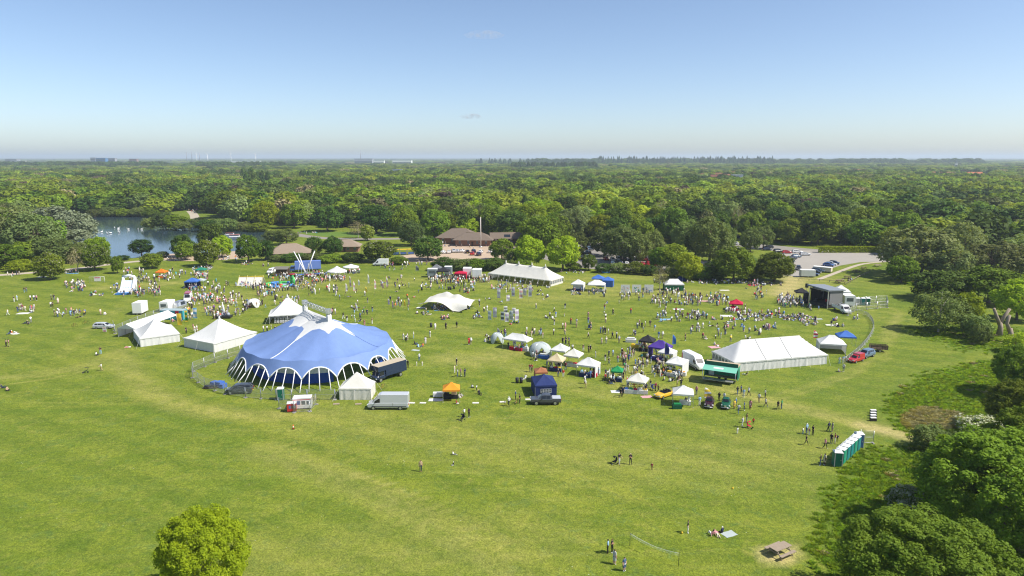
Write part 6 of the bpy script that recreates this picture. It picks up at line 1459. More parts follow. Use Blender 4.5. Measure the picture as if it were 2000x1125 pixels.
for (px, py, lab) in [(842, 639, 'black wheeled bin beside a lone walker in mid-field'), (876, 566, 'short black bin left of the pair behind the stretch tent'), (880, 566, 'short black bin right of the pair behind the stretch tent'), (887, 564, 'taller black bin behind the stretch tent'), (1010, 748, 'left dark bin beside the rust gazebo'), (1018, 748, 'right dark bin beside the rust gazebo'), (824, 567, 'black bin behind the left end of the stretch tent')]:
    t = thing('litter_bin', lab, 'bin', G(px, py), 0, 'litter bins'); q = MB(); q.lathe([(.28, .0), (.33, .95)], trim_m, 10); q.build('drum', t); q = MB(); q.lathe([(.35, .951), (.35, 1.02), (.2, 1.1)], mat('bin_lid', (.05, .05, .052), .5), 10); q.build('lid', t)
t = thing('traffic_cone', 'orange traffic cone on the grass in front of the generators', 'cone', G(573, 838)); q = MB(); q.box(-.2, .2, -.2, .2, 0, .04, trim_m); q.build('base', t); q = MB(); q.lathe([(.16, .041), (.04, .74)], mat('cone_orange', (.75, .10, .02), .5), 12); q.build('cone_body', t); q = MB(); q.lathe([(.124, .3), (.098, .45)], white_trim, 12); q.build('band', t)
t = thing('net_set', 'slack badminton net strung between two thin poles', 'sports net'); a, b = G(1230, 1066), G(1325, 1106)
for p in (a, b): q = MB(); q.tube([(p.x, p.y, 0), (p.x, p.y, 1.55)], .025, trim_m, 6); q.build('pole', t)
q = MB()
for zz in (0, .12, .24): q.tube([tuple(a.lerp(b, k / 12) + Vector((0, 0, 1.5 - zz - .35 * math.sin(k / 12 * 3.14)))) for k in range(13)], .018 if zz == 0 else .006, mat('net_tape', (.62, .66, .66), .7), 4)
q.build('net', t)
def picnic_table(label, px, py, rz, m, s=1.0, name='picnic_table'):
    t = thing(name, label, 'picnic table', G(px, py), R(rz)); t.scale = (s, s, s)
    for k in range(6): q = MB(); q.box(-.95, .95, -.42 + k * .142, -.42 + k * .142 + .13, .72, .765, m); q.build('plank', t)
    for s_ in (-1, 1):
        for k in range(2): q = MB(); q.box(-.95, .95, s_ * .78 - .14 + k * .145, s_ * .78 - .14 + k * .145 + .135, .42, .465, m); q.build('seat_plank', t)
    for x in (-.7, .7):
        for s_ in (-1, 1): q = MB(); q.tube([(x, s_ * .75, 0), (x, s_ * .2, .72)], .05, m, 4); q.build('leg', t)
        q = MB(); q.box(x - .04, x + .04, -.9, .9, .36, .418, m); q.build('crossbar', t)
    return t
picnic_table('wooden picnic table on worn bare earth at lower right', 1523, 1082, 30, old_wood, 1.25)
picnic_table('dark picnic table on the slope behind the stage', 1640, 553, 10, wood_m, 1.5); picnic_table('picnic table with sitters near the footpath', 1655, 544, -20, wood_m, 1.2); picnic_table('picnic table in the middle of the slope', 1672, 532, 20, wood_m, 1.3); picnic_table('small dark picnic table higher on the slope', 1687, 525, 0, wood_m); picnic_table('pale picnic table in the willow shade', 1714, 521, 0, old_wood, 1.3)
# low timber rail along the slope
def rail(label, pts):
    t = thing('timber_rail', label, 'fence'); ps = GP(pts); t.location = ps[0]; o = ps[0]
    for a_, b_ in zip(ps[:-1], ps[1:]):
        n = max(1, int((b_ - a_).length / 2.5))
        for k in range(n): p = a_ + (b_ - a_) * (k / n) - o; q = MB(); q.box(p.x - .07, p.x + .07, p.y - .07, p.y + .07, 0, .75, old_wood); q.build('post', t)
        q = MB(); q.tube([a_ - o + Vector((0, 0, .65)), b_ - o + Vector((0, 0, .65))], .07, old_wood, 5); q.build('rail', t)
rail('low timber rail running up the slope to the willows', [(1652, 556), (1680, 541), (1700, 532)]); rail('low timber rail below the footpath', [(1560, 548), (1600, 549), (1640, 553)])
# carved dead trunks
for lab, px, py, hh_, forks in (('forked dead tree trunk with sawn ends', 1951, 655, 6.6, 2), ('leaning pale dead trunk beside the forked one', 1971, 668, 6.4, 1)):
    t = thing('dead_trunk', lab, 'dead tree', G(px, py)); q = MB(); q.tube([(0, 0, -.05), (.1, 0, hh_ * .3), (-.2, .1, hh_ * .5)], [.75, .55, .5], old_wood, 9); q.build('bole', t)
    for k in range(forks): s_ = -1 if k == 0 else 1; q = MB(); q.tube([(-.2, .1, hh_ * .42), (-.2 + s_ * .9, .1, hh_ * .7), (-.2 + s_ * (1.9 if forks > 1 else .6), 0, hh_)], [.5, .38, .34], old_wood, 8); q.build('limb', t)
# white slabs lying in the grass and stacked chairs at right
for i, (px, py) in enumerate([(804, 787), (826, 787), (929, 787), (982, 785), (1032, 780), (657, 789), (700, 789)]):
    t = tag(link('ground_board', MB().__class__().mesh('x')) if False else thing('ground_board', ['pale board on the grass right of the silver van', 'second pale board right of the silver van', 'pale board right of the orange gazebo', 'pale board left of the pickup', 'pale board touching the pickup shadow', 'tan board right of the generators', 'tan board in front of the pleated tent'][i], 'board', G(px, py), R(3 * i - 6)), None); q = MB(); q.box(-.55, .55, -.3, .3, .01, .05, old_wood if i > 4 else cream_cv); q.build('panel', t)
for i, py in enumerate((807, 812, 817, 822)):
    t = thing('chair_stack', f'{["topmost", "second", "third", "lowest"][i]} of four black and white barriers at the mound', 'barrier', G(1705, py), 0, 'barriers at the mound'); q = MB(); q.box(-.5, .5, -.2, .2, .0, .5, trim_m); q.build('base', t); q = MB(); q.box(-.45, .45, -.21, .21, .502, .62, white_trim); q.build('white_cap', t)  # stacked chairs, built as low dark blocks with white caps
# props of the circus yard
t = thing('equipment_flight_cases', 'blue covered equipment pile inside the big top fence', 'equipment', G(427, 755), R(-20)); 
for i, (x, y, w_, h_) in enumerate([(-.9, 0, 1.1, .9), (.3, .1, 1.2, 1.0), (1.3, -.2, .8, .8)]): q = MB(); q.box(x - w_ / 2, x + w_ / 2, y - .6, y + .6, .02, h_, FAB['blue']); q.build('case', t)
t = thing('pallet_stack', 'dark pallets and cables beside the blue equipment pile', 'equipment', G(413, 757), R(10))
for k in range(3): q = MB(); q.box(-1.2, 1.2, -.7, .7, .03 + k * .14, .13 + k * .14, wood_m if k % 2 else black_m); q.build('pallet', t)
# ================================================================== people
SKIN_N = ['skin', 'top', 'bottom', 'hair', 'shoe']
def pose(kind):
    J = dict(pelvis=(0, 0, .95), waist=(0, 0, 1.10), chest=(0, 0, 1.30), neck=(0, .01, 1.47), head=(0, -.01, 1.58), crown=(0, 0, 1.68))
    for s, n in ((-1, 'l'), (1, 'r')):
        J.update({n + 'sh': (s * .17, 0, 1.40), n + 'el': (s * .235, .03, 1.13), n + 'wr': (s * .245, -.06, .90), n + 'ha': (s * .24, -.09, .81),
                  n + 'hip': (s * .09, 0, .90), n + 'kn': (s * .10, -.03, .50), n + 'an': (s * .10, .02, .09), n + 'to': (s * .11, -.13, .04)})
    rad = dict(pelvis=.135, waist=.125, chest=.145, neck=.055, head=.095, crown=.082)
    for n in 'lr': rad.update({n + 'sh': .065, n + 'el': .048, n + 'wr': .036, n + 'ha': .042, n + 'hip': .09, n + 'kn': .062, n + 'an': .048, n + 'to': .04})
    if kind == 'stand2':
        J['lel'] = (-.25, .02, 1.14); J['lwr'] = (-.06, -.2, 1.16); J['lha'] = (.03, -.21, 1.18); J['rel'] = (.25, .02, 1.14); J['rwr'] = (.06, -.2, 1.10); J['rha'] = (-.03, -.21, 1.12); J['rkn'] = (.13, -.06, .5); J['ran'] = (.16, -.02, .09); J['rto'] = (.2, -.16, .04)
    if kind == 'walk':
        J['lkn'] = (-.09, -.2, .52); J['lan'] = (-.09, -.28, .10); J['lto'] = (-.09, -.44, .07); J['rkn'] = (.09, .06, .50); J['ran'] = (.09, .34, .14); J['rto'] = (.09, .24, .04)
        J['lel'] = (-.23, .14, 1.14); J['lwr'] = (-.24, .12, .92); J['lha'] = (-.24, .1, .83); J['rel'] = (.23, -.08, 1.13); J['rwr'] = (.24, -.24, .96); J['rha'] = (.24, -.3, .9)
    if kind == 'push':
        for n, s in (('l', -1), ('r', 1)): J[n + 'el'] = (s * .22, -.15, 1.16); J[n + 'wr'] = (s * .2, -.4, 1.05); J[n + 'ha'] = (s * .18, -.48, 1.04)
        J['lkn'] = (-.09, -.16, .52); J['lan'] = (-.09, -.2, .10); J['lto'] = (-.09, -.36, .06); J['ran'] = (.09, .28, .13); J['rto'] = (.09, .17, .04)
    if kind == 'dress':
        rad.update(lhip=.15, rhip=.15, lkn=.12, rkn=.12, lan=.05, ran=.05); J['lkn'] = (-.09, 0, .45); J['rkn'] = (.09, 0, .45)
    if kind in ('sit', 'sit2'):
        dz = -.80
        for k in ('pelvis', 'waist', 'chest', 'neck', 'head', 'crown', 'lsh', 'rsh'): x, y, z = J[k]; lean = .16 if kind == 'sit' else -.04; J[k] = (x, y + lean * (z - .95) / .5, z + dz)
        for n, s in (('l', -1), ('r', 1)):
            J[n + 'hip'] = (s * .1, -.05, .13)
            if kind == 'sit': J[n + 'kn'] = (s * .13, -.42, .16 if s < 0 else .42); J[n + 'an'] = (s * .14, -.85 if s < 0 else -.55, .08); J[n + 'to'] = (s * .15, -.93 if s < 0 else -.7, .14 if s < 0 else .04); J[n + 'el'] = (s * .25, .16, .34); J[n + 'wr'] = (s * .27, .26, .12); J[n + 'ha'] = (s * .27, .29, .05)
            else: J[n + 'kn'] = (s * .36, -.28, .18); J[n + 'an'] = (-s * .02, -.36 - .08 * s, .08); J[n + 'to'] = (-s * .14, -.38 - .08 * s, .06); J[n + 'el'] = (s * .24, -.06, .34); J[n + 'wr'] = (s * .15, -.26, .26); J[n + 'ha'] = (s * .1, -.32, .25)
    if kind == 'lie':
        q = {}
        for k, (x, y, z) in J.items(): q[k] = (x * 1.1, z - .9, .13 - y * .35)
        J = q; J['head'] = (0, .70, .2); J['crown'] = (0, .79, .22); J['lkn'] = (-.1, -.36, .36); J['lan'] = (-.1, -.62, .08); J['lto'] = (-.1, -.74, .06)
    B = [('pelvis', 'waist', 'top'), ('waist', 'chest', 'top'), ('chest', 'neck', 'top'), ('neck', 'head', 'skin'), ('head', 'crown', 'head')]
    for n in 'lr': B += [('chest', n + 'sh', 'top'), (n + 'sh', n + 'el', 'top'), (n + 'el', n + 'wr', 'skin'), (n + 'wr', n + 'ha', 'skin'), ('pelvis', n + 'hip', 'bottom'), (n + 'hip', n + 'kn', 'top' if kind == 'dress' else 'bottom'), (n + 'kn', n + 'an', 'skin' if kind == 'dress' else 'bottom'), (n + 'an', n + 'to', 'shoe')]
    return J, rad, B
def body_mesh(kind, sub):
    J, rad, B = pose(kind); names = list(J); me = bpy.data.meshes.new('person_' + kind); me.from_pydata([J[n] for n in names], [(names.index(a), names.index(b)) for a, b, _ in B], [])
    o = bpy.data.objects.new('tmp_body', me); COL.objects.link(o); md = o.modifiers.new('skin', 'SKIN'); md.use_smooth_shade = True
    for i, n in enumerate(names):
        sv = me.skin_vertices[0].data[i]; r_ = rad[n]; sv.radius = (r_ * (1.25 if n in ('pelvis', 'waist', 'chest') else 1), r_ * (.82 if n in ('pelvis', 'waist', 'chest') else 1.0)); sv.use_root = (n == 'pelvis')
    if sub: s = o.modifiers.new('sub', 'SUBSURF'); s.levels = sub; s.render_levels = sub
    dg = bpy.context.evaluated_depsgraph_get(); em = bpy.data.meshes.new_from_object(o.evaluated_get(dg)); bpy.data.objects.remove(o)
    em.name = 'person_' + kind
    segs = [(Vector(J[a]), Vector(J[b]), r) for a, b, r in B]; hd = Vector(J['head']); up = (Vector(J['crown']) - Vector(J['neck'])).normalized()
    for p in em.polygons:
        c = p.center; best = None
        for a, b, r in segs:
            d = b - a; t = max(0, min(1, (c - a).dot(d) / d.length_squared)); q = (c - a - d * t).length
            if best is None or q < best[0]: best = (q, r, t)
        r = best[1]
        if r == 'skin' and (c - hd).length < .13: r = 'head'
        if r == 'head':
            n_ = (c - hd); front = Vector((0, -1, 0)) if kind != 'lie' else Vector((0, 0, 1)); r = 'skin' if n_.dot(front) > .028 and n_.dot(up) < .05 else ('hair' if n_.dot(up) > -.05 else 'skin')
        p.material_index = SKIN_N.index(r); p.use_smooth = True
    zmin = min(v.co.z for v in em.vertices)
    for v in em.vertices: v.co.z -= zmin
    for n in SKIN_N: em.materials.append(None)
    return em
PC = dict(white=(.72, .72, .70), cream=(.62, .56, .44), black=(.018, .018, .02), navy=(.02, .03, .07), grey=(.22, .22, .23), blue=(.06, .15, .36), skyblue=(.28, .45, .62), red=(.50, .03, .03), pink=(.60, .26, .30), orange=(.70, .18, .03), yellow=(.70, .50, .06), green=(.05, .26, .10), purple=(.16, .06, .22), maroon=(.18, .02, .04), brown=(.16, .09, .05), tan=(.42, .30, .19), denim=(.07, .11, .20), khaki=(.27, .23, .14), teal=(.04, .30, .30), lightgrey=(.45, .46, .47))
CLOTH = {k: mat('cloth_' + k, v, .85, .1, 6) for k, v in PC.items()}
SKINS = [mat('skin_light', (.55, .36, .26), .6), mat('skin_mid', (.38, .22, .14), .6), mat('skin_dark', (.12, .065, .04), .6)]
HAIRS = [mat('hair_dark', (.02, .014, .01), .7), mat('hair_brown', (.09, .05, .025), .7), mat('hair_fair', (.40, .28, .13), .7), mat('hat_straw', (.62, .50, .30), .8), mat('hat_white', (.72, .72, .70), .8)]
SHOES = [mat('shoe_black', (.02, .02, .02), .7), mat('shoe_white', (.70, .70, .70), .7), mat('shoe_tan', (.25, .15, .08), .7)]
POSES = ['stand', 'stand2', 'walk', 'push', 'dress', 'sit', 'sit2', 'lie']
BODY = {k: body_mesh(k, 1) for k in POSES}
for k in POSES:
    for i, m in enumerate([SKINS[0], CLOTH['white'], CLOTH['denim'], HAIRS[1], SHOES[0]]): BODY[k].materials[i] = m
LOW = {}
for k in POSES:
    me = body_mesh(k, 0); bm = bmesh.new(); bm.from_mesh(me); bmesh.ops.triangulate(bm, faces=bm.faces[:]); bm.to_mesh(me); bm.free()
    v = np.empty(len(me.vertices) * 3); me.vertices.foreach_get('co', v); f = np.array([tuple(p.vertices) for p in me.polygons]); mi = np.array([p.material_index for p in me.polygons]); LOW[k] = (v.reshape(-1, 3), f, mi); bpy.data.meshes.remove(me)
pr = random.Random(42)
TOPW = ['white'] * 32 + ['cream'] * 6 + ['black'] * 15 + ['navy'] * 9 + ['grey'] * 5 + ['lightgrey'] * 6 + ['blue'] * 5 + ['skyblue'] * 5 + ['red'] * 3 + ['pink'] * 4 + ['orange'] * 1 + ['yellow'] * 1 + ['green'] * 2 + ['purple'] * 1 + ['maroon'] * 2 + ['tan'] * 3 + ['teal'] * 1
BOTW = ['denim'] * 9 + ['black'] * 9 + ['navy'] * 4 + ['khaki'] * 4 + ['white'] * 4 + ['grey'] * 3 + ['skyblue'] * 2 + ['cream'] * 3
STAND = ['stand', 'stand2', 'walk', 'stand', 'walk', 'dress']; SIT = ['sit', 'sit2', 'sit', 'sit2', 'lie']
PEOPLE = []
def add(px, py, ps=None, top=None, bot=None, sc=1.0, face=None):
    PEOPLE.append([px, py, ps or pr.choice(STAND), top or pr.choice(TOPW), bot or pr.choice(BOTW), sc * pr.uniform(.95, 1.06), pr.uniform(0, 360) if face is None else face])
CODE = dict(s='stand', t='stand2', w='walk', p='push', d='dress', i='sit', j='sit2', l='lie')
def explicit(txt):
    for e in txt.split():
        a = e.split(','); px, py = float(a[0]), float(a[1]); k = a[2]; sc = 1.0
        if k.isupper(): sc = .66; k = k.lower()
        add(px, py, CODE[k], a[3] if len(a) > 3 else None, a[4] if len(a) > 4 else None, sc)
explicit('''822,921,s,tan,navy 886,888,I,white,grey 886,909,J,black,white 1209,907,p,black,lightgrey 1231,907,t,black,black 1273,918,S,maroon,brown 1343,1041,s,black,white 1391,1046,i,pink,white 1411,1041,j,navy,black 1400,1044,l,pink,cream
1187,1081,s,skyblue,black 1195,1079,t,black,black 1200,1102,d,lightgrey,grey 1219,1115,d,denim,white 1450,834,p,lightgrey,white 1458,826,t,brown,grey 1471,829,S,red,black 1440,847,S,white,white
1568,848,S,white,blue 1575,847,s,skyblue,denim 1580,849,S,pink,white 1587,850,t,black,black 1574,869,w,black,black 1611,876,w,pink,black 1623,867,s,black,navy 1630,866,t,maroon,white 1635,862,S,navy,black 1618,843,w,navy,black 1625,843,d,grey,grey 1519,800,w,black,black 1526,799,s,green,denim 1602,909,t,black,denim 1610,908,d,cream,white
1440,771,w,black,denim 1447,769,s,blue,black 1452,776,s,skyblue,white 1462,773,w,white,black 1482,786,s,white,tan 1487,787,t,white,khaki 1494,777,s,white,navy 1495,795,w,lightgrey,navy 1465,799,d,pink,white 1453,802,s,blue,denim 1442,808,w,lightgrey,denim 1434,798,d,yellow,blue 1437,794,s,blue,black 1404,784,t,black,black 1414,783,s,white,white 1366,792,s,skyblue,white 1360,771,s,pink,denim 1322,757,s,tan,black 1330,756,t,black,navy 1406,792,i,pink,denim
1639,711,s,white,skyblue 1646,710,t,skyblue,white 1650,709,s,white,khaki 1637,726,j,white,grey 1647,726,s,white,denim 1457,733,i,black,white 1338,665,s,black,black 1294,661,w,white,khaki 1427,668,t,yellow,grey 1395,674,j,white,pink 1402,676,l,pink,white
840,659,s,white,white 850,643,d,white,lightgrey 871,643,s,black,black 892,640,w,black,black 808,661,s,white,skyblue 916,673,d,red,red 920,673,w,white,khaki 892,714,s,black,khaki 888,729,s,cream,white 894,736,t,lightgrey,denim 900,734,s,pink,grey 908,736,s,navy,navy 819,705,s,white,blue 814,715,S,white,white 825,715,S,cream,white 811,673,i,black,denim 817,678,j,skyblue,navy 825,677,i,orange,denim 831,672,s,lightgrey,white
907,815,p,white,black 916,815,t,black,black 994,793,w,white,black 1007,780,s,blue,black 1015,788,s,black,black 922,758,j,white,black 925,757,i,black,grey 931,763,S,white,black 936,770,i,black,black 933,769,j,tan,black 896,777,j,white,white 901,775,i,white,grey 891,789,j,red,white 870,773,s,black,black 884,775,t,black,black
1035,726,s,maroon,grey 1039,727,t,red,black 1026,740,i,white,white 1142,749,d,white,white 1144,758,s,white,tan 1090,736,s,black,denim 1100,737,s,red,white 1147,737,t,black,denim 1212,776,w,black,black 1216,773,w,navy,black 1238,764,s,red,maroon 1285,767,p,brown,black 1280,764,s,maroon,black 1262,760,j,black,black 1270,757,s,black,lightgrey
1115,633,s,red,navy 1126,634,w,lightgrey,white 1099,642,s,white,black 1104,642,d,pink,pink 1103,654,w,tan,grey 1152,639,p,black,navy 1173,651,s,denim,denim 1178,651,t,black,navy 1182,652,s,black,black 1188,654,s,white,grey 1196,661,w,navy,black 1204,661,s,white,navy 1175,672,d,white,white 1184,671,s,cream,lightgrey 1209,670,s,lightgrey,khaki 1260,638,s,white,grey 1099,672,s,black,black 1105,672,t,black,navy 1111,672,s,navy,black 1112,685,s,black,white 1118,686,w,white,black 1139,687,t,black,white 1149,688,s,black,black 1153,688,w,black,black 1197,696,s,skyblue,denim 1182,705,s,black,white 1189,698,t,navy,black 1189,713,w,black,denim 1163,699,s,white,white
48,571,s,black,skyblue 52,571,t,black,denim 28,589,s,black,white 34,587,s,skyblue,white 60,587,s,white,black 67,587,t,white,denim 72,587,s,pink,black 101,586,s,black,black 106,586,s,black,grey 114,593,d,cream,pink 100,600,s,white,black 104,600,t,black,black 16,616,w,white,white 197,615,s,cream,tan 205,614,j,white,white 52,632,i,black,navy 61,630,t,white,grey 57,633,j,grey,black 20,652,i,black,denim 24,652,j,orange,white 30,650,l,white,white 13,677,t,tan,black 18,677,s,pink,tan 188,694,j,white,navy 197,692,t,black,skyblue 250,679,l,white,pink 199,724,p,white,tan 5,758,i,navy,navy 14,763,j,tan,black
364,651,s,black,black 378,645,s,pink,tan 381,650,t,white,white 385,648,d,white,white 428,683,s,cream,pink 434,684,S,pink,white 508,669,s,yellow,denim 515,649,s,white,denim 522,648,t,white,black 530,642,S,white,white 538,650,s,black,black 712,636,s,brown,pink 712,643,S,white,white 720,642,S,skyblue,white 727,633,s,brown,white 743,653,s,navy,denim 749,653,t,black,white 756,662,s,black,black 788,664,s,white,white 796,664,d,white,skyblue 797,718,t,black,black 788,720,s,black,navy 793,667,s,white,black
670,630,j,navy,black 674,629,i,black,white 678,628,s,black,white 652,629,i,black,denim 656,627,s,white,red 650,612,t,black,black 655,614,s,white,grey''')
def cluster(px, py, rx, ry, n, mode='m', tops=None, kids_=.18):
    for _ in range(n):
        a = pr.uniform(0, 6.283); r = math.sqrt(pr.random()); x, y = px + rx * r * math.cos(a), py + ry * r * math.sin(a)
        sit = pr.random() < dict(s=0.03, m=.3, i=.88)[mode]
        add(x, y, pr.choice(SIT if sit else STAND), pr.choice(tops) if tops else None, None, .64 if pr.random() < kids_ else 1.0)
DK = ['black', 'navy', 'denim', 'grey', 'white', 'blue']
for c in [(1100, 650, 60, 20, 10, 's'), (1180, 620, 60, 16, 8, 's'), (960, 600, 40, 16, 10, 'm'), (1080, 610, 50, 14, 8, 'm'), (1270, 650, 50, 16, 10, 's'), (800, 590, 40, 20, 10, 'm'), (1230, 705, 30, 14, 12, 's'), (1205, 738, 16, 8, 10, 's'), (1240, 756, 24, 8, 10, 'm'), (1278, 690, 24, 8, 12, 's'), (1150, 738, 20, 4, 5, 's'), (1225, 696, 16, 8, 12, 's'), (1258, 712, 15, 11, 16, 's'), (1286, 728, 13, 13, 14, 's'), (1250, 735, 16, 14, 10, 's'), (1268, 682, 22, 10, 22, 's'), (1300, 712, 22, 14, 30, 'm'), (1312, 738, 22, 8, 18, 'm'), (1010, 682, 22, 7, 10, 's'), (1052, 700, 20, 6, 8, 'm'), (1090, 718, 22, 8, 14, 's'), (1155, 733, 16, 6, 8, 's'), (1190, 742, 12, 10, 13, 's'), (1220, 728, 8, 16, 9, 's'), (1245, 768, 20, 6, 7, 'm'), (948, 660, 9, 8, 8, 'i'), (985, 655, 12, 4, 5, 's'), (1032, 655, 10, 5, 8, 's'), (1340, 788, 14, 6, 5, 'i'),
          (48, 607, 22, 5, 14, 'm'), (115, 616, 12, 5, 8, 'm'), (145, 615, 22, 6, 14, 'm'), (148, 562, 22, 11, 44, 'm'), (186, 575, 16, 4, 8, 'i'), (240, 570, 28, 10, 34, 'm'), (285, 565, 30, 18, 50, 's'), (262, 540, 26, 14, 30, 's'), (318, 545, 22, 7, 22, 'm'), (300, 575, 14, 6, 10, 's'), (375, 566, 16, 6, 22, 'm'), (392, 540, 20, 8, 26, 'm'), (345, 537, 18, 9, 16, 's'), (420, 562, 30, 14, 24, 's'),
          (395, 588, 26, 10, 40, 's'), (370, 612, 10, 14, 20, 's'), (345, 625, 12, 6, 22, 'i'), (440, 585, 34, 10, 34, 's'), (418, 615, 30, 10, 30, 's'), (455, 612, 22, 8, 12, 's'), (500, 600, 20, 8, 14, 's'), (470, 600, 20, 10, 14, 'm'), (530, 565, 46, 6, 34, 's'), (490, 560, 30, 8, 26, 's'), (560, 545, 36, 7, 40, 's'), (590, 560, 28, 8, 36, 's'), (620, 545, 20, 11, 50, 's'), (658, 546, 22, 5, 44, 's'), (690, 533, 16, 4, 18, 's'), (560, 590, 36, 10, 16, 's'), (520, 575, 24, 6, 20, 's'), (650, 568, 12, 5, 12, 's'), (615, 570, 14, 5, 6, 's'),
          (700, 600, 60, 30, 14, 'm'), (780, 545, 40, 25, 22, 'm'), (760, 520, 40, 7, 16, 's'), (640, 580, 40, 10, 6, 's'), (690, 620, 26, 16, 10, 'm'), (870, 547, 36, 8, 80, 's'), (905, 552, 30, 9, 34, 's'), (845, 560, 30, 8, 14, 'm'), (910, 568, 20, 6, 18, 'm'), (945, 548, 16, 5, 26, 's'), (1000, 560, 40, 8, 26, 'm'), (1050, 566, 34, 6, 12, 'm'), (975, 567, 24, 6, 14, 'm'), (828, 613, 14, 4, 6, 'i'), (870, 622, 8, 4, 6, 'i'), (933, 620, 10, 4, 7, 'i'), (1005, 632, 8, 3, 5, 'i'),
          (1060, 580, 12, 6, 6, 'i'), (1125, 572, 14, 6, 14, 'i'), (1165, 574, 20, 5, 12, 's'), (1222, 578, 12, 4, 8, 's'), (1255, 576, 16, 6, 8, 's'), (1200, 590, 50, 12, 8, 's'), (1290, 590, 22, 12, 30, 'm'), (1315, 576, 30, 6, 24, 's'), (1345, 590, 28, 10, 40, 'm'), (1310, 620, 30, 12, 24, 'm'), (1360, 620, 22, 10, 26, 'm'), (1405, 590, 22, 8, 30, 's'), (1440, 612, 30, 8, 36, 'm'), (1420, 630, 36, 14, 30, 'i'), (1385, 650, 40, 16, 16, 'm'), (1375, 580, 40, 14, 14, 'm'), (1470, 620, 30, 8, 34, 'i'), (1510, 615, 24, 8, 30, 'i'),
          (1548, 594, 32, 9, 78, 's'), (1530, 588, 14, 10, 30, 's'), (1590, 603, 16, 4, 14, 's'), (1555, 622, 28, 7, 44, 'i'), (1580, 630, 16, 8, 22, 'i'), (1500, 640, 14, 5, 12, 'i'), (1468, 655, 24, 10, 8, 'm'), (1632, 637, 15, 3, 10, 'i'), (1630, 624, 8, 3, 3, 'i'), (1672, 624, 8, 2, 3, 'i'), (1485, 580, 16, 10, 14, 'm'), (1420, 552, 70, 4, 46, 'i'), (1500, 556, 40, 3, 22, 'i'), (1470, 557, 12, 3, 8, 'i'), (1310, 552, 40, 3, 12, 'i'), (1120, 532, 26, 3, 14, 'i'), (1470, 566, 20, 5, 4, 'i'), (1655, 546, 10, 3, 6, 'i'),
          (90, 540, 18, 3, 7, 'i'), (30, 540, 20, 3, 6, 's'), (140, 533, 14, 2, 7, 'i'), (400, 523, 22, 3, 18, 'i'), (480, 516, 20, 2, 8, 'i'), (520, 520, 12, 2, 4, 'i'), (290, 515, 10, 3, 6, 's'), (350, 507, 24, 3, 16, 'm'), (445, 507, 30, 2, 18, 'm'), (900, 479, 40, 4, 16, 'm'), (940, 483, 30, 4, 8, 's'), (810, 517, 26, 5, 10, 's'), (600, 455, 20, 2, 14, 'i'), (377, 412, 8, 3, 14, 's')]: cluster(*c)
cluster(868, 602, 28, 5, 44, 'i', DK, 0); cluster(905, 604, 14, 4, 8, 'i', DK, 0); cluster(1600, 598, 12, 2, 4, 's', DK)
# keep people out of vehicles and closed tents
OB = []
for o in list(SC.objects):
    if o.parent is None and o.get('category') in ('van', 'car', 'lorry', 'pickup', 'trailer', 'vintage car', 'caravan', 'container', 'truck', 'generator', 'portable toilet', 'bouncy castle', 'stage', 'equipment'):
        OB.append((o.location.x, o.location.y, dict(lorry=3.6, van=2.2, pickup=1.9, trailer=2.0, container=2.6, stage=4.2).get(o['category'], 1.3)))
OBP = [GP([(447, 742), (520, 765), (600, 765), (740, 740), (790, 700), (770, 650), (640, 620), (480, 680)]), GP([(1376, 706), (1434, 729), (1616, 713), (1560, 690)]), GP([(350, 682), (419, 691), (504, 667), (440, 655)]), GP([(256, 661), (275, 680), (355, 669), (335, 650)])]
def free(px, py):
    g_ = G(px, py)
    for (x, y, r) in OB:
        if (g_.x - x) ** 2 + (g_.y - y) ** 2 < r * r: return False
    return not any(in_poly(np.array([g_.x]), np.array([g_.y]), p)[0] for p in OBP)
PEOPLE = [p for p in PEOPLE if free(p[0], p[1])]
# no two people in one spot
kept = []; cells = {}
for p in PEOPLE:
    g_ = G(p[0], p[1]); c = (int(g_.x // 1), int(g_.y // 1)); ok = True
    for dx in (-1, 0, 1):
        for dy in (-1, 0, 1):
            for q in cells.get((c[0] + dx, c[1] + dy), []):
                if (q[0] - g_.x) ** 2 + (q[1] - g_.y) ** 2 < .2: ok = False
    if ok: cells.setdefault(c, []).append((g_.x, g_.y)); kept.append(p)
PEOPLE = sorted(kept, key=lambda p: -p[1])
LM = [('big top', 620, 720), ('pleated tent', 700, 775), ('silver van', 760, 797), ('orange gazebo', 882, 778), ('navy gazebo', 1060, 765), ('grey pickup', 1065, 788), ('rust gazebo', 1055, 740), ('white ridged gazebo', 1011, 680), ('sage dome', 1055, 692), ('small dome', 971, 669), ('beige gazebo', 1087, 722), ('curtained gazebo', 1149, 731), ('green gazebo', 1205, 743), ('parasol-like gazebo', 1245, 764), ('black gazebo', 1264, 683), ('purple gazebo', 1289, 697), ('delivery van', 1355, 715), ('exhibition trailer', 1409, 743), ('vintage cars', 1400, 795), ('yellow car', 1297, 775), ('long marquee', 1500, 712), ('toilet row', 1650, 890), ('red van', 1670, 706), ('walled white gazebo', 1622, 686), ('crimson gazebo', 1437, 605), ('stage', 1600, 600), ('festival banners', 985, 625), ('stretch tent', 870, 600), ('badminton net', 1280, 1085), ('lower picnic table', 1523, 1082), ('silver estate', 203, 641), ('gabled marquee', 290, 645), ('large pole tent', 425, 680), ('slim flags', 780, 610), ('chair tent', 560, 630), ('open grass', 1200, 910), ('open grass', 860, 900), ('dirt path', 1560, 800), ('dirt path', 1480, 830), ('left edge', 10, 650), ('left edge', 10, 750), ('left picnic', 50, 610)]
colw = lambda c: dict(lightgrey='pale grey', skyblue='sky-blue').get(c, c)
posew = dict(stand='standing', stand2='arms folded', walk='walking', push='pushing forward', dress='standing in a long dress', sit='sitting', sit2='sitting cross-legged', lie='lying')
LABS = []
NIND = 300
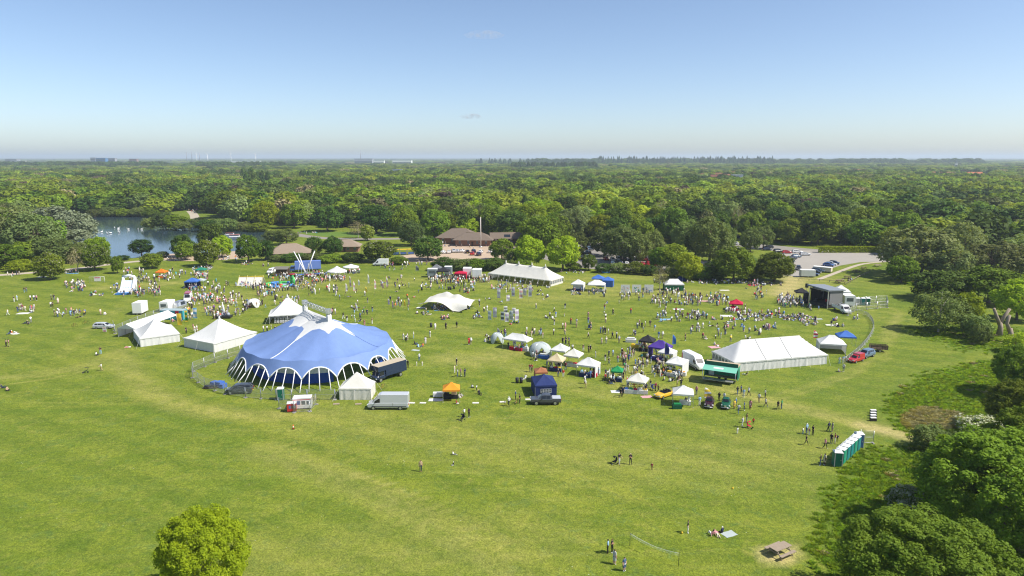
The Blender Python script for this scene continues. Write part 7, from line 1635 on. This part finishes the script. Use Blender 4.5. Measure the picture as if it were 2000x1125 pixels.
def mats_for(p):
    h = abs(hash_(f'{p[0]:.1f}{p[1]:.1f}')); sk = SKINS[0 if h % 10 < 7 else 1 if h % 10 < 9 else 2]; hr = HAIRS[[0, 1, 1, 2, 0, 3, 1, 4, 0, 2][h // 7 % 10]] if sk is not SKINS[2] else HAIRS[0]; return sk, CLOTH[p[3]], CLOTH[p[4]], hr, SHOES[h // 3 % 3]
for p in PEOPLE[:NIND]:
    px, py, ps, tp, bt, sc, fc = p; g_ = G(px, py); lm = min(LM, key=lambda l: (G(l[1], l[2]) - g_).length)[0]
    o = link('person', BODY[ps]); o.location = g_; o.rotation_euler = (0, 0, R(fc)); o.scale = (sc, sc, sc)
    for i, m in enumerate(mats_for(p)): o.material_slots[i].link = 'OBJECT'; o.material_slots[i].material = m
    who = 'child' if sc < .8 else 'person'
    lab = f'{who} in {colw(tp)} dress {"standing"} near the {lm}' if ps == 'dress' else f'{who} in {colw(tp)} top, {colw(bt)} trousers, {posew[ps]} near the {lm}'
    tag(o, lab, 'person', 'festival visitors')
# everyone farther off: one crowd
V, Fc, Cc = [], [], []; off = 0
for p in PEOPLE[NIND:]:
    v, f, mi = LOW[p[2]]; g_ = G(p[0], p[1]); a = R(p[6]); c, s = math.cos(a), math.sin(a); sc = p[5]
    w2 = np.stack([v[:, 0] * c - v[:, 1] * s, v[:, 0] * s + v[:, 1] * c, v[:, 2]], -1) * sc + np.array([g_.x, g_.y, 0]); V.append(w2); Fc.append(f + off); off += len(v)
    cols = []
    for m in mats_for(p):
        vm = [n for n in m.node_tree.nodes if n.type == 'VECT_MATH'][0]; cols.append(tuple(vm.inputs[0].default_value) + (1,))
    Cc.append(np.array(cols)[mi])
cm = bpy.data.materials.new('crowd_clothing'); n_, l_ = nodes_of(cm); at = n_.new('ShaderNodeAttribute'); at.attribute_name = 'cloth_colour'; l_.new(at.outputs['Color'], n_['Principled BSDF'].inputs['Base Color']); n_['Principled BSDF'].inputs['Roughness'].default_value = .85
crowd_me = np_mesh('distant_crowd', np.concatenate(V), np.concatenate(Fc), [cm]); cc = np.concatenate(Cc)
if len(crowd_me.polygons) == len(cc):
    at = crowd_me.attributes.new('cloth_colour', 'FLOAT_COLOR', 'FACE'); at.data.foreach_set('color', cc.astype(np.float32).ravel())
tag(link('distant_crowd', crowd_me), 'hundreds of visitors standing and sitting across the far field', None, None, 'stuff')
print('people', len(PEOPLE))
# ------------------------------------------------------------------ what people brought
def stroller(label, px, py, rz, col):
    t = thing('stroller', label, 'stroller', G(px, py), R(rz)); m = FAB[col]; q = MB(); q.add([(-.22, -.3, .35), (.22, -.3, .35), (.22, .25, .45), (-.22, .25, .45), (-.22, .35, .95), (.22, .35, .95)], [(0, 1, 2, 3), (3, 2, 5, 4)], m); q.build('seat', t)
    surf(6, 6, lambda u, v: ((u - .5) * .48, .38 - .5 * math.sin(v * 1.5), .95 + .18 * math.sin(v * 3.0)), m, 'hood', t); q = MB()
    for s in (-.24, .24): q.tube([(s, -.5, .12), (s, .2, .5), (s, .6, 1.02)], .018, trim_m, 5)
    q.tube([(-.24, .6, 1.02), (.24, .6, 1.02)], .02, trim_m, 5); q.build('frame', t)
    for x, y in ((-.26, -.48), (.26, -.48), (-.26, .35), (.26, .35)): wheel(t, x, y, .12, .05).rotation_euler = (0, 0, R(90))
stroller('black stroller pushed across the open near grass', 1200, 906, -70, 'black'); stroller('black stroller beside the couple left of centre', 903, 821, -30, 'black'); stroller('red stroller in the family group below the classic cars', 1463, 836, 50, 'red'); stroller('dark stroller under the parasol-like gazebo', 1275, 762, 20, 'navy'); stroller('dark stroller left of the silver estate', 168, 728, -60, 'black'); stroller('navy stroller beyond the near stalls', 1150, 643, -20, 'navy')
blc = ['white', 'skyblue', 'red', 'cream', 'pink', 'sage', 'beige', 'lilac']
def blanket(label, px, py, w_, d, rz, col):
    m = FAB[col]; o = surf(6, 5, lambda u, v: ((u - .5) * w_, (v - .5) * d, .02 + .02 * math.sin(u * 9 + v * 5)), m, 'picnic_blanket', None); o.location = G(px, py); o.rotation_euler = (0, 0, R(rz)); tag(o, label, 'blanket', 'picnic blankets')
for i, (px, py, w_, d, rz, c, lab) in enumerate([(1424, 1043, 1.6, 1.1, 25, 'sage', 'pale picnic blanket beside sunbathers on the near grass'), (1395, 678, 2.4, 1.8, 15, 'pink', 'pink patterned blanket behind the long marquee'), (852, 781, 2.6, 1.4, 0, 'white', 'white sheet left of the orange gazebo'), (1263, 775, 2.0, 1.2, 10, 'pink', 'pink rug beside the parasol-like gazebo'), (1205, 765, 2.2, 1.4, 0, 'white', 'white rug left of the parasol-like gazebo'), (46, 612, 3.0, 2.0, 10, 'white', 'white blanket among the left picnic group'), (30, 652, 1.6, 1.2, 0, 'white', 'white towel by the left edge sitters'), (812, 684, 1.8, 1.0, -20, 'sage', 'pale mat below the group left of centre'), (1325, 604, 3.0, 1.6, 0, 'white', 'white picnic blanket in the far family group'), (1300, 624, 3.0, 1.8, 0, 'skyblue', 'pale blue picnic blanket in mid-field'), (1420, 617, 3, 2, 0, 'white', 'white blanket below the red beach shelter'), (1452, 622, 3, 1.6, -10, 'sage', 'pale green blanket right of the red shelter'), (1375, 588, 2.6, 1.6, 0, 'pink', 'pink blanket left of the crimson gazebo'), (1595, 623, 3.0, 1.2, 0, 'sage', 'pale mat in front of the stage'), (1415, 567, 3.0, 1.6, 0, 'cream', 'cream blanket near the shading trees'), (1470, 557, 3.0, 2.0, 0, 'red', 'red blanket under the shading trees'), (822, 601, 2.4, 1.6, 0, 'white', 'white blanket at the left tip of the stretch tent'), (858, 606, 2.6, 1.4, 0, 'skyblue', 'pale blanket at the front of the stretch tent'), (1625, 635, 3.0, 1.5, -10, 'cream', 'cream blanket in the sitting row near the stage'), (82, 541, 3, 1.6, 0, 'white', 'white blanket under the left chestnut'), (142, 534, 4, 1.6, 0, 'skyblue', 'blue blanket under the sparse tree')]): blanket(lab, px, py, w_, d, rz, c)
for i, (px, py, lab) in enumerate([(1332, 1042, 'yellow football beside the man in black'), (1431, 955, 'orange ball lying on open grass')]): t = link('ball', (lambda b: (b.lathe([(.02, 0), (.09, .03), (.125, .11), (.125, .14), (.09, .22), (.02, .25)], FAB['yellow'], 10), b.mesh('ball'))[1])(MB())); t.location = G(px, py); tag(t, lab, 'ball')
def bicycle(label, px, py, rz):
    t = thing('bicycle', label, 'bicycle', G(px, py), R(rz)); q = MB(); q.tube([(-.5, 0, .34), (-.15, 0, .3), (.35, 0, .8), (-.2, 0, .85), (-.15, 0, .3)], .02, P_['red'], 5); q.tube([(.35, 0, .9), (.52, 0, .34)], .02, trim_m, 5); q.tube([(-.5, 0, .34), (-.2, 0, .8)], .015, trim_m, 5); q.build('frame', t)
    for x in (-.5, .52): wh = MB(); wh.tube([(x + .33 * math.cos(a), 0, .34 + .33 * math.sin(a)) for a in np.linspace(0, 6.2832, 17)], .022, tyre_m, 5, False); wh.build('wheel', t)
    q = MB(); q.box(-.32, -.08, -.06, .06, .88, .94, trim_m); q.build('saddle', t); q = MB(); q.tube([(.36, -.28, .98), (.36, .28, .98)], .018, trim_m, 5); q.build('handlebar', t)
bicycle('bicycle held by the left rider near the pickup', 988, 794, -30); bicycle('bicycle between the two riders near the pickup', 1009, 789, 60); bicycle('bicycle leaning by the generators', 615, 786, 20); bicycle('bicycle leaning between tent and navy lorry', 748, 759, 40); bicycle('bicycle lying left of the silver estate', 146, 638, 0); bicycle('bicycle right of the one lying by the silver estate', 168, 633, 20)
# rows of white folding chairs in the open tent
ch = None
for r_ in range(3):
    for k in range(11):
        px, py = 538 + k * 5.2, 632.5 - r_ * 3.6
        if ch is None:
            ch = thing('folding_chair', '', 'chair'); q = MB(); q.box(-.22, .22, -.2, .2, .43, .47, white_trim); q.build('seat', ch); q = MB(); q.box(-.22, .22, .2, .23, .6, .92, white_trim); q.build('backrest', ch)
            for s in (-1, 1): q = MB(); q.tube([(s * .21, -.22, 0), (s * .21, .22, .9)], .02, white_trim, 4); q.tube([(s * .18, .24, 0), (s * .18, -.16, .45)], .02, white_trim, 4); q.build('leg', ch)
            t = ch
        else: t = copy_tree(ch)
        tag(t, f'white folding chair in the {["front", "middle", "rear"][r_]} row of the open tent', 'chair', 'folding chairs in the open tent'); t.location = G(px, py); t.rotation_euler = (0, 0, R(pr.uniform(-12, 12)))
# ================================================================== buildings and far things
roof_tile = mat('brown_roof_tiles', (.155, .12, .092), .9, .18, 2.5, bump=.4); brick = mat('red_brick', (.26, .14, .09), .9, .15, 3); timber = mat('dark_timber', (.07, .05, .04), .9); roof_red = mat('red_roof_tiles', (.33, .13, .085), .9, .15, 2)
def hip_house(name, label, loc, rz, L_, W_, wall, ridge, wm=None, rm=None, cat='building', win=4, over=.6, gable=False, chim=False, solar=False):
    t = thing(name, label, cat, loc, rz); hx, hy = L_ / 2, W_ / 2; q = MB(); q.box(-hx, hx, -hy, hy, 0, wall, wm or brick); wl = q.build('wall', t)
    ox, oy = hx + over, hy + over; rx = max(.05, hx - (0 if gable else hy * .9)) if not gable else ox; q = MB()
    b = [(-ox, -oy, wall - .1), (ox, -oy, wall - .1), (ox, oy, wall - .1), (-ox, oy, wall - .1)]; r0, r1 = (-rx, 0, ridge), (rx, 0, ridge)
    q.add(b + [r0, r1], [(0, 1, 5, 4), (2, 3, 4, 5), (1, 2, 5), (3, 0, 4), (3, 2, 1, 0)], rm or roof_tile); rf = q.build('roof', t)
    q = MB(); q.tube([(-rx, 0, ridge + .03), (rx, 0, ridge + .03)], .12, mat('ridge_tiles', (.34, .26, .16), .9), 5); q.build('ridge', rf)
    for k in range(win):
        x = -hx + L_ * (k + .5) / win; q = MB(); q.box(x - .5, x + .5, -hy - .03, -hy - .004, wall * .35, wall * .8, win_m); wn = q.build('window', t); q = MB(); q.box(x - .58, x + .58, -hy - .05, -hy - .031, wall * .8, wall * .85, white_trim); q.build('frame', wn)
    q = MB(); q.box(-hx + L_ * .46, -hx + L_ * .46 + .9, -hy - .045, -hy - .004, 0, min(2.1, wall * .8), timber); q.build('door', t)
    if chim: q = MB(); q.box(rx * .4 - .4, rx * .4 + .4, -.3, .3, ridge - .6, ridge + 1.0, brick); q.build('chimney', rf)
    if solar: q = MB(); q.add([(-1.5, -oy * .75, wall + (ridge - wall) * .27), (1.5, -oy * .75, wall + (ridge - wall) * .27), (1.5, -oy * .35, wall + (ridge - wall) * .67), (-1.5, -oy * .35, wall + (ridge - wall) * .67)], [(0, 1, 2, 3)], glass_m); q.build('solar_panel', rf)
    return t
hip_house('pavilion', 'low brick pavilion with broad brown hipped roof, left wing', G(897, 474), R(-8), 18, 12, 3.2, 7.2, over=1.6)
hip_house('pavilion', 'low brick pavilion with brown hipped roof behind the mast', G(926, 478), R(-4), 17, 10, 3.0, 6.0, over=1.4)
hip_house('barn', 'brown roofed barn with solar panel right of the mast', G(990, 476), R(4), 15, 9, 3.2, 5.6, wm=timber, over=1.0, gable=True, solar=True)
hip_house('boathouse', 'boathouse with pale brown roof between the shrubs', G(567, 503), R(14), 15, 10, 2.6, 6.0, rm=mat('pale_roof_tiles', (.25, .195, .145), .9, .15, 2), over=1.2)
hip_house('boathouse', 'second boathouse roof right of the domed shrubs', G(676, 490), R(5), 12, 8, 2.6, 5.2, rm=mat('pale_roof_tiles', (.25, .195, .145), .9), over=1.0)
t = thing('mast', 'tall pale mast in front of the pavilion', 'mast', G(939, 483)); h_ = HT(939, 483, 424); q = MB(); q.tube([(0, 0, 0), (0, 0, h_)], [.28, .2], mat('pale_mast', (.58, .52, .46), .7), 8); q.build('shaft', t); q = MB(); q.lathe([(.8, 0), (.8, .5)], steel, 10); q.build('footing', t)
# boats and swans
def boat(label, px, py, rz, s=1.0):
    t = thing('cruiser_boat', label, 'boat', G(px, py), R(rz)); t.scale = (s, s, s); q = MB(); st = [(-5, .3, 1.0), (-4.6, 1.3, 1.1), (2, 1.5, 1.1), (4, .9, 1.25), (5.2, .05, 1.4)]
    vs = []
    for x, w_, z in st: vs += [(x, -w_, z), (x, -w_ * .7, .05), (x, w_ * .7, .05), (x, w_, z)]
    q.add(vs, [(i * 4 + k, i * 4 + k + 1, i * 4 + k + 5, i * 4 + k + 4) for i in range(4) for k in range(3)] + [(i * 4 + 3, i * 4, i * 4 + 4, i * 4 + 7) for i in range(4)] + [(0, 1, 2, 3)], whitep); q.build('hull', t)
    q = MB(); q.box(-3.4, 1.6, -1.0, 1.0, 1.1, 2.1, whitep); q.build('cabin', t); q = MB(); q.box(-3.2, 1.4, -1.02, 1.02, 1.5, 1.9, win_m); q.build('window_band', t); q = MB(); q.box(-3.6, 1.8, -1.15, 1.15, 2.102, 2.2, P_['red']); q.build('canopy', t)
boat('white cruiser with red trim moored at the lake edge', 462, 466, 12); boat('second white boat moored behind the first', 452, 461, 8, .8)
swan_m = mat('swan_white', (.80, .80, .78), .7); sw = None
for i, (px, py) in enumerate([(191, 453), (199, 454), (210, 457), (216, 456), (224, 446), (232, 447), (231, 449), (233, 455), (251, 449), (270, 449), (277, 449), (186, 450)]):
    if sw is None:
        sw = thing('swan', '', 'swan'); q = MB(); q.tube([(-.55, 0, .3), (-.3, 0, .3), (.1, 0, .28), (.4, 0, .25)], [.05, .2, .24, .1], swan_m, 8); q.tube([(.36, 0, .28), (.5, 0, .5), (.44, 0, .75), (.52, 0, .88), (.62, 0, .86)], [.09, .06, .05, .06, .04], swan_m, 6); q.build('body', sw); q = MB(); q.tube([(.62, 0, .86), (.74, 0, .83)], [.03, .01], FAB['orange'], 5); q.build('beak', sw); t = sw
    else: t = copy_tree(sw)
    tag(t, 'white swan floating on the dark lake', 'swan', 'swans on the lake'); g_ = G(px, py); t.location = (g_.x, g_.y, 0); s_ = 1.4; t.scale = (s_, s_, s_); t.rotation_euler = (0, 0, i * 1.3)
# yellow miniature train by the forecourt
t = thing('yellow_canopy_row', 'row of yellow canopies beside the forecourt', 'canopy', G(795, 497), R(14))
for k in range(4): q = MB(); q.box(-6.4 + k * 3.3, -3.3 + k * 3.3, -.9, .9, 2.2, 2.45, FAB['yellow']); q.build('canopy', t); q = MB(); q.box(-6.2 + k * 3.3, -3.5 + k * 3.3, -.7, .7, .3, 1.1, P_['blue']); q.build('carriage', t); [(lambda q: (q.box(x - .05, x + .05, y - .05, y + .05, 0, 2.2, alu), q.build('post', t)))(MB()) for x in (-6.2 + k * 3.3, -3.5 + k * 3.3) for y in (-.8, .8)]
# houses far off
def at_far(px, Y): return Vector(((px - 1000) / F * (Y * CP + CAM_H * SP), Y, 0))
hr = random.Random(9); hn = 0
HL = []
for px in range(1376, 1446, 6): HL.append((px + hr.uniform(-2, 2), hr.uniform(1050, 1320), 'red roofed house in the estate beyond the woods'))
for px in (1655, 1668, 1676, 1684): HL.append((px, hr.uniform(1450, 1600), 'house roof showing above the right-hand woods'))
for px in (1822, 1842, 1856): HL.append((px, hr.uniform(1250, 1330), 'brown roofed house in the right distance'))
for (px, Y, lab) in HL: hip_house('far_house', lab, at_far(px, Y), R(hr.uniform(-40, 40)), hr.uniform(11, 16), hr.uniform(8, 10), 9.5, 15.5, wm=mat('pale_brick', (.40, .29, .22), .9), rm=roof_red, cat='house', win=3, over=.4, gable=True, chim=True)['group'] = 'houses beyond the woods'
hip_house('far_house', 'large house with orange-red roof at the far right', at_far(1901, 1120), R(8), 26, 14, 8, 18.5, wm=mat('pale_brick', (.40, .29, .22), .9), rm=mat('orange_roof', (.45, .15, .08), .9), cat='house', gable=True)
def block(label, px, Y, w_px, h, m, floors=4, bays=10, dark=win_m, cat='building'):
    p = at_far(px, Y); w_ = w_px / F * Y; t = thing('far_block', label, cat, p, 0); q = MB(); q.box(-w_ / 2, w_ / 2, 0, w_ * .5, 0, h, m); q.build('wall', t)
    for k in range(floors): q = MB(); z = h * (.35 + .62 * k / floors); q.box(-w_ / 2 + w_ * .02, w_ / 2 - w_ * .02, -.6, -.1, z, z + h * .62 / floors * .5, dark); q.build('window_band', t)
    q = MB(); q.box(-w_ * .52, w_ * .52, -.5, w_ * .51, h + .05, h + 1.2, steel); q.build('roof', t); return t
bb = mat('blue_cladding', (.08, .20, .38), .4); bw = mat('white_cladding', (.72, .72, .70), .7); bgm = mat('grey_cladding', (.30, .31, .34), .7)
block('blue office block on the left horizon', 198, 2900, 19, 38, bb, 3); block('dark block beside the blue offices', 219, 2950, 14, 37, bgm, 3); block('grey frame block left of the blue offices', 183, 2950, 9, 39, bgm, 3); block('white warehouse at the far left', 34, 3000, 24, 26, bw, 1); block('grey upper warehouse at the far left', 23, 3200, 22, 33, bgm, 2)
block('brown mill-like block right of the blue offices', 261, 3000, 14, 34, mat('mill_brick', (.25, .17, .15), .9), 2); block('long white shed on the centre horizon', 740, 3300, 20, 27, bw, 1); block('second long white shed on the centre horizon', 785, 3350, 36, 28, bw, 1); block('blue-grey shed left of the white sheds', 710, 3500, 34, 34, bgm, 1); block('pale shed in the woods left of centre', 776, 1400, 18, 17, bw, 1); block('white strip building on the left horizon', 470, 3400, 60, 24, bw, 1); block('small white tower in the right distance', 1866, 1900, 4, 26, bw, 2); block('pale roof in the woods right of centre', 1440, 1000, 20, 16, bw, 1)
tw = mat('turbine_white', (.80, .81, .82), .5)
for i, (px, pyt) in enumerate(((385, 297), (406, 297), (452, 296), (500, 297))):
    Y = 5200; t = thing('wind_turbine', ['leftmost wind turbine on the horizon', 'second wind turbine from left on the horizon', 'third wind turbine from left on the horizon', 'rightmost wind turbine on the horizon'][i], 'wind turbine', at_far(px, Y), 0, 'wind turbines on the horizon'); H_ = CAM_H + (307 - pyt) / F * Y * 1.0
    H_ = min(H_, 88) - 14; q = MB(); q.tube([(0, 0, 0), (0, 0, H_)], [3.6, 2.4], tw, 6); q.build('tower', t); q = MB(); q.box(-1.5, 1.5, -3, 3, H_ - 1, H_ + 2, tw); q.build('nacelle', t)
    for k in range(3): a = k * 2.094 + i; q = MB(); q.tube([(0, -3.2, H_), (17 * math.sin(a), -3.2, H_ + 17 * math.cos(a))], [2.0, .8], tw, 4); q.build('blade', t)
for (px, hh_, lab) in ((376, 92, 'tall thin chimney among the wind turbines'), (366, 76, 'shorter chimney left of the tall one'), (391, 74, 'small chimney right of the tall one'), (705, 90, 'telecom tower on the centre horizon')):
    t = thing('chimney_stack', lab, 'chimney', at_far(px, 4600)); q = MB(); q.tube([(0, 0, 0), (0, 0, hh_)], [2.6, 1.8], bgm, 7); q.build('shaft', t); q = MB(); q.lathe([(2.2, hh_ - 3), (2.3, hh_ - .5)], steel, 8); q.build('collar', t)
# two small fair-weather clouds
def cloud(label, px, py, wpx, hpx, seed, dens):
    Y = 12000; z = CAM_H + (307 - py) / F * Y; m = bpy.data.materials.new('cloud_vapour'); n, l = nodes_of(m); n.remove(n['Principled BSDF']); v = n.new('ShaderNodeVolumePrincipled'); v.inputs['Color'].default_value = (1, 1, 1, 1)
    tc = n.new('ShaderNodeTexCoord'); no = n.new('ShaderNodeTexNoise'); no.inputs['Scale'].default_value = .011; no.inputs['Detail'].default_value = 4; l.new(tc.outputs['Object'], no.inputs['Vector']); mr = n.new('ShaderNodeMapRange'); mr.inputs[1].default_value = .46; mr.inputs[2].default_value = .72; mr.inputs[4].default_value = dens; l.new(no.outputs['Fac'], mr.inputs[0]); l.new(mr.outputs[0], v.inputs['Density']); v.inputs['Anisotropy'].default_value = .3; l.new(v.outputs[0], n['Material Output'].inputs['Volume'])
    mb = MB(); g = random.Random(seed); w_ = wpx / F * Y; h_ = hpx / F * Y
    mb.lathe([(w_ * .02, -h_ * .4), (w_ * .4, -h_ * .3), (w_ * .5, 0), (w_ * .3, h_ * .35), (w_ * .03, h_ * .5)], m, 16); o = mb.build('cloud'); o.scale = (1, .5, 1); o.location = ((px - 1000) / F * Y, Y, z); return tag(o, label, None, None, 'structure')
cloud('small white cloud low in the sky', 922, 231, 46, 12, 1, .012); cloud('faint wispy cloud higher up', 948, 84, 80, 18, 4, .004)
# ------------------------------------------------------------------ tall grass and weeds
tg = leaf_mat('tall_grass_blade', (.155, .250, .020), (.220, .320, .034), .45, .015, (.8, 1.25)); tw_ = leaf_mat('dry_weed', (.27, .25, .11), (.36, .32, .15), .2, .01)
def tuft(name, seed, m, n=70, h=.8, spread=.6):
    g = np.random.default_rng(seed); x, y = g.normal(0, spread * .5, (2, n)); a = g.random(n) * 6.28; ln = h * (.5 + .7 * g.random(n)); tx, ty = x + np.cos(a) * ln * .8, y + np.sin(a) * ln * .8; w_ = .05 + .04 * g.random(n); nx_, ny_ = -np.sin(a) * w_, np.cos(a) * w_; z0 = np.zeros(n)
    q = np.stack([np.stack([x - nx_, y - ny_, z0], -1), np.stack([x + nx_, y + ny_, z0], -1), np.stack([(x + tx) / 2 + nx_, (y + ty) / 2 + ny_, ln * .5], -1), np.stack([tx, ty, ln * .55], -1)], 1).reshape(-1, 3); return np_mesh(name, q, np.arange(n * 4).reshape(-1, 4), [m])
tcol = bpy.data.collections.new('tall_grass_kinds')
for j, me in enumerate([tuft('tuft_a', 1, tg), tuft('tuft_b', 2, tg, 90, .6, .8), tuft('tuft_c', 3, tw_, 60, 1.1, .6), crown('weed_clump', 9, [L['green']], nq=260, leaf=.16, nl=14, lobe=.4, zc=.45, rz=.5)]): tcol.objects.link(bpy.data.objects.new('tuft_kind_%d' % j, me))
g = np.random.default_rng(77); TX, TS, TK = [], [], []
for (poly, n, dryp, hs) in [(ROUGH[0], 4200, .01, .9), (ROUGH[1], 7000, .01, .9), (ROUGH[2], 1800, .01, 1.1), (ROUGH[3], 1200, .02, .8), (GP([(1755, 815), (1800, 796), (1880, 806), (1890, 836), (1800, 846), (1765, 838)]), 1500, .9, 1.0)]:
    xs_ = np.array([p.x for p in poly]); ys_ = np.array([p.y for p in poly]); x = g.uniform(xs_.min(), min(xs_.max(), 140), n * 3); y = g.uniform(ys_.min(), ys_.max(), n * 3); dd = dist_line(x, y, list(poly) + [poly[0]]); ok = in_poly(x, y, poly) & (g.random(len(x)) < np.clip(dd / 5, 0, 1)); x, y = x[ok][:n], y[ok][:n]; k = len(x); r = g.random(k)
    kind = np.where(r < dryp, 2, np.where(r > .975, 3, g.integers(0, 2, k))); s = g.uniform(.25, .75, k) * hs; TX.append(np.stack([x, y, np.zeros(k)], -1)); TS.append(np.where((kind == 3)[:, None], np.stack([s * .7, s * .7, s * .8], -1), np.stack([s, s, s], -1))); TK.append(kind)
TX = np.concatenate(TX); TS = np.concatenate(TS); TK = np.concatenate(TK); tm = bpy.data.meshes.new('tall_grass'); tm.vertices.add(len(TX)); tm.vertices.foreach_set('co', TX.astype(np.float32).ravel())
a = tm.attributes.new('tree_scale', 'FLOAT_VECTOR', 'POINT'); a.data.foreach_set('vector', TS.astype(np.float32).ravel()); a = tm.attributes.new('kind_index', 'INT', 'POINT'); a.data.foreach_set('value', TK.astype(np.int32)); a = tm.attributes.new('turn', 'FLOAT_VECTOR', 'POINT'); tv = np.zeros((len(TX), 3)); tv[:, 2] = g.random(len(TX)) * 6.28; a.data.foreach_set('vector', tv.astype(np.float32).ravel())
tgo = tag(link('tall_grass', tm), 'rough tall grass and weeds at the right margin', None, None, 'stuff'); md = tgo.modifiers.new('tufts', 'NODES'); md.node_group = instancer('tuft_instances', tcol)
# ------------------------------------------------------------------ things that look alike get their place in the row
bpy.context.view_layer.update()
groups = {}
for o in SC.objects:
    if o.parent is None and o.get('label') and o.get('category'): groups.setdefault(o['label'], []).append(o)
ORD = ['leftmost', 'second from left', 'third from left', 'fourth from left', 'fifth from left', 'sixth from left', 'seventh from left', 'eighth from left', 'ninth from left']
for lab, os_ in groups.items():
    if len(os_) < 2: continue
    os_.sort(key=lambda o: o.location.x / max(1, o.location.y))
    for i, o in enumerate(os_): o['label'] = (ORD[i] if i < 9 else f'{i + 1}th from left') + ': ' + lab
# ================================================================== haze
def haze():
    mb = MB(); m = bpy.data.materials.new('haze_air'); n, l = nodes_of(m); n.remove(n['Principled BSDF'])
    v = n.new('ShaderNodeVolumePrincipled'); v.inputs['Color'].default_value = (0.78, 0.90, 1.0, 1); v.inputs['Density'].default_value = 0.00012
    v.inputs['Anisotropy'].default_value = 0.1
    l.new(v.outputs[0], n['Material Output'].inputs['Volume'])
    mb.box(-27000, 27000, -900, 27500, -1.0, 96, m); o = mb.build('haze'); return tag(o, 'thin bluish summer haze over the whole park', None, None, 'stuff')
haze()
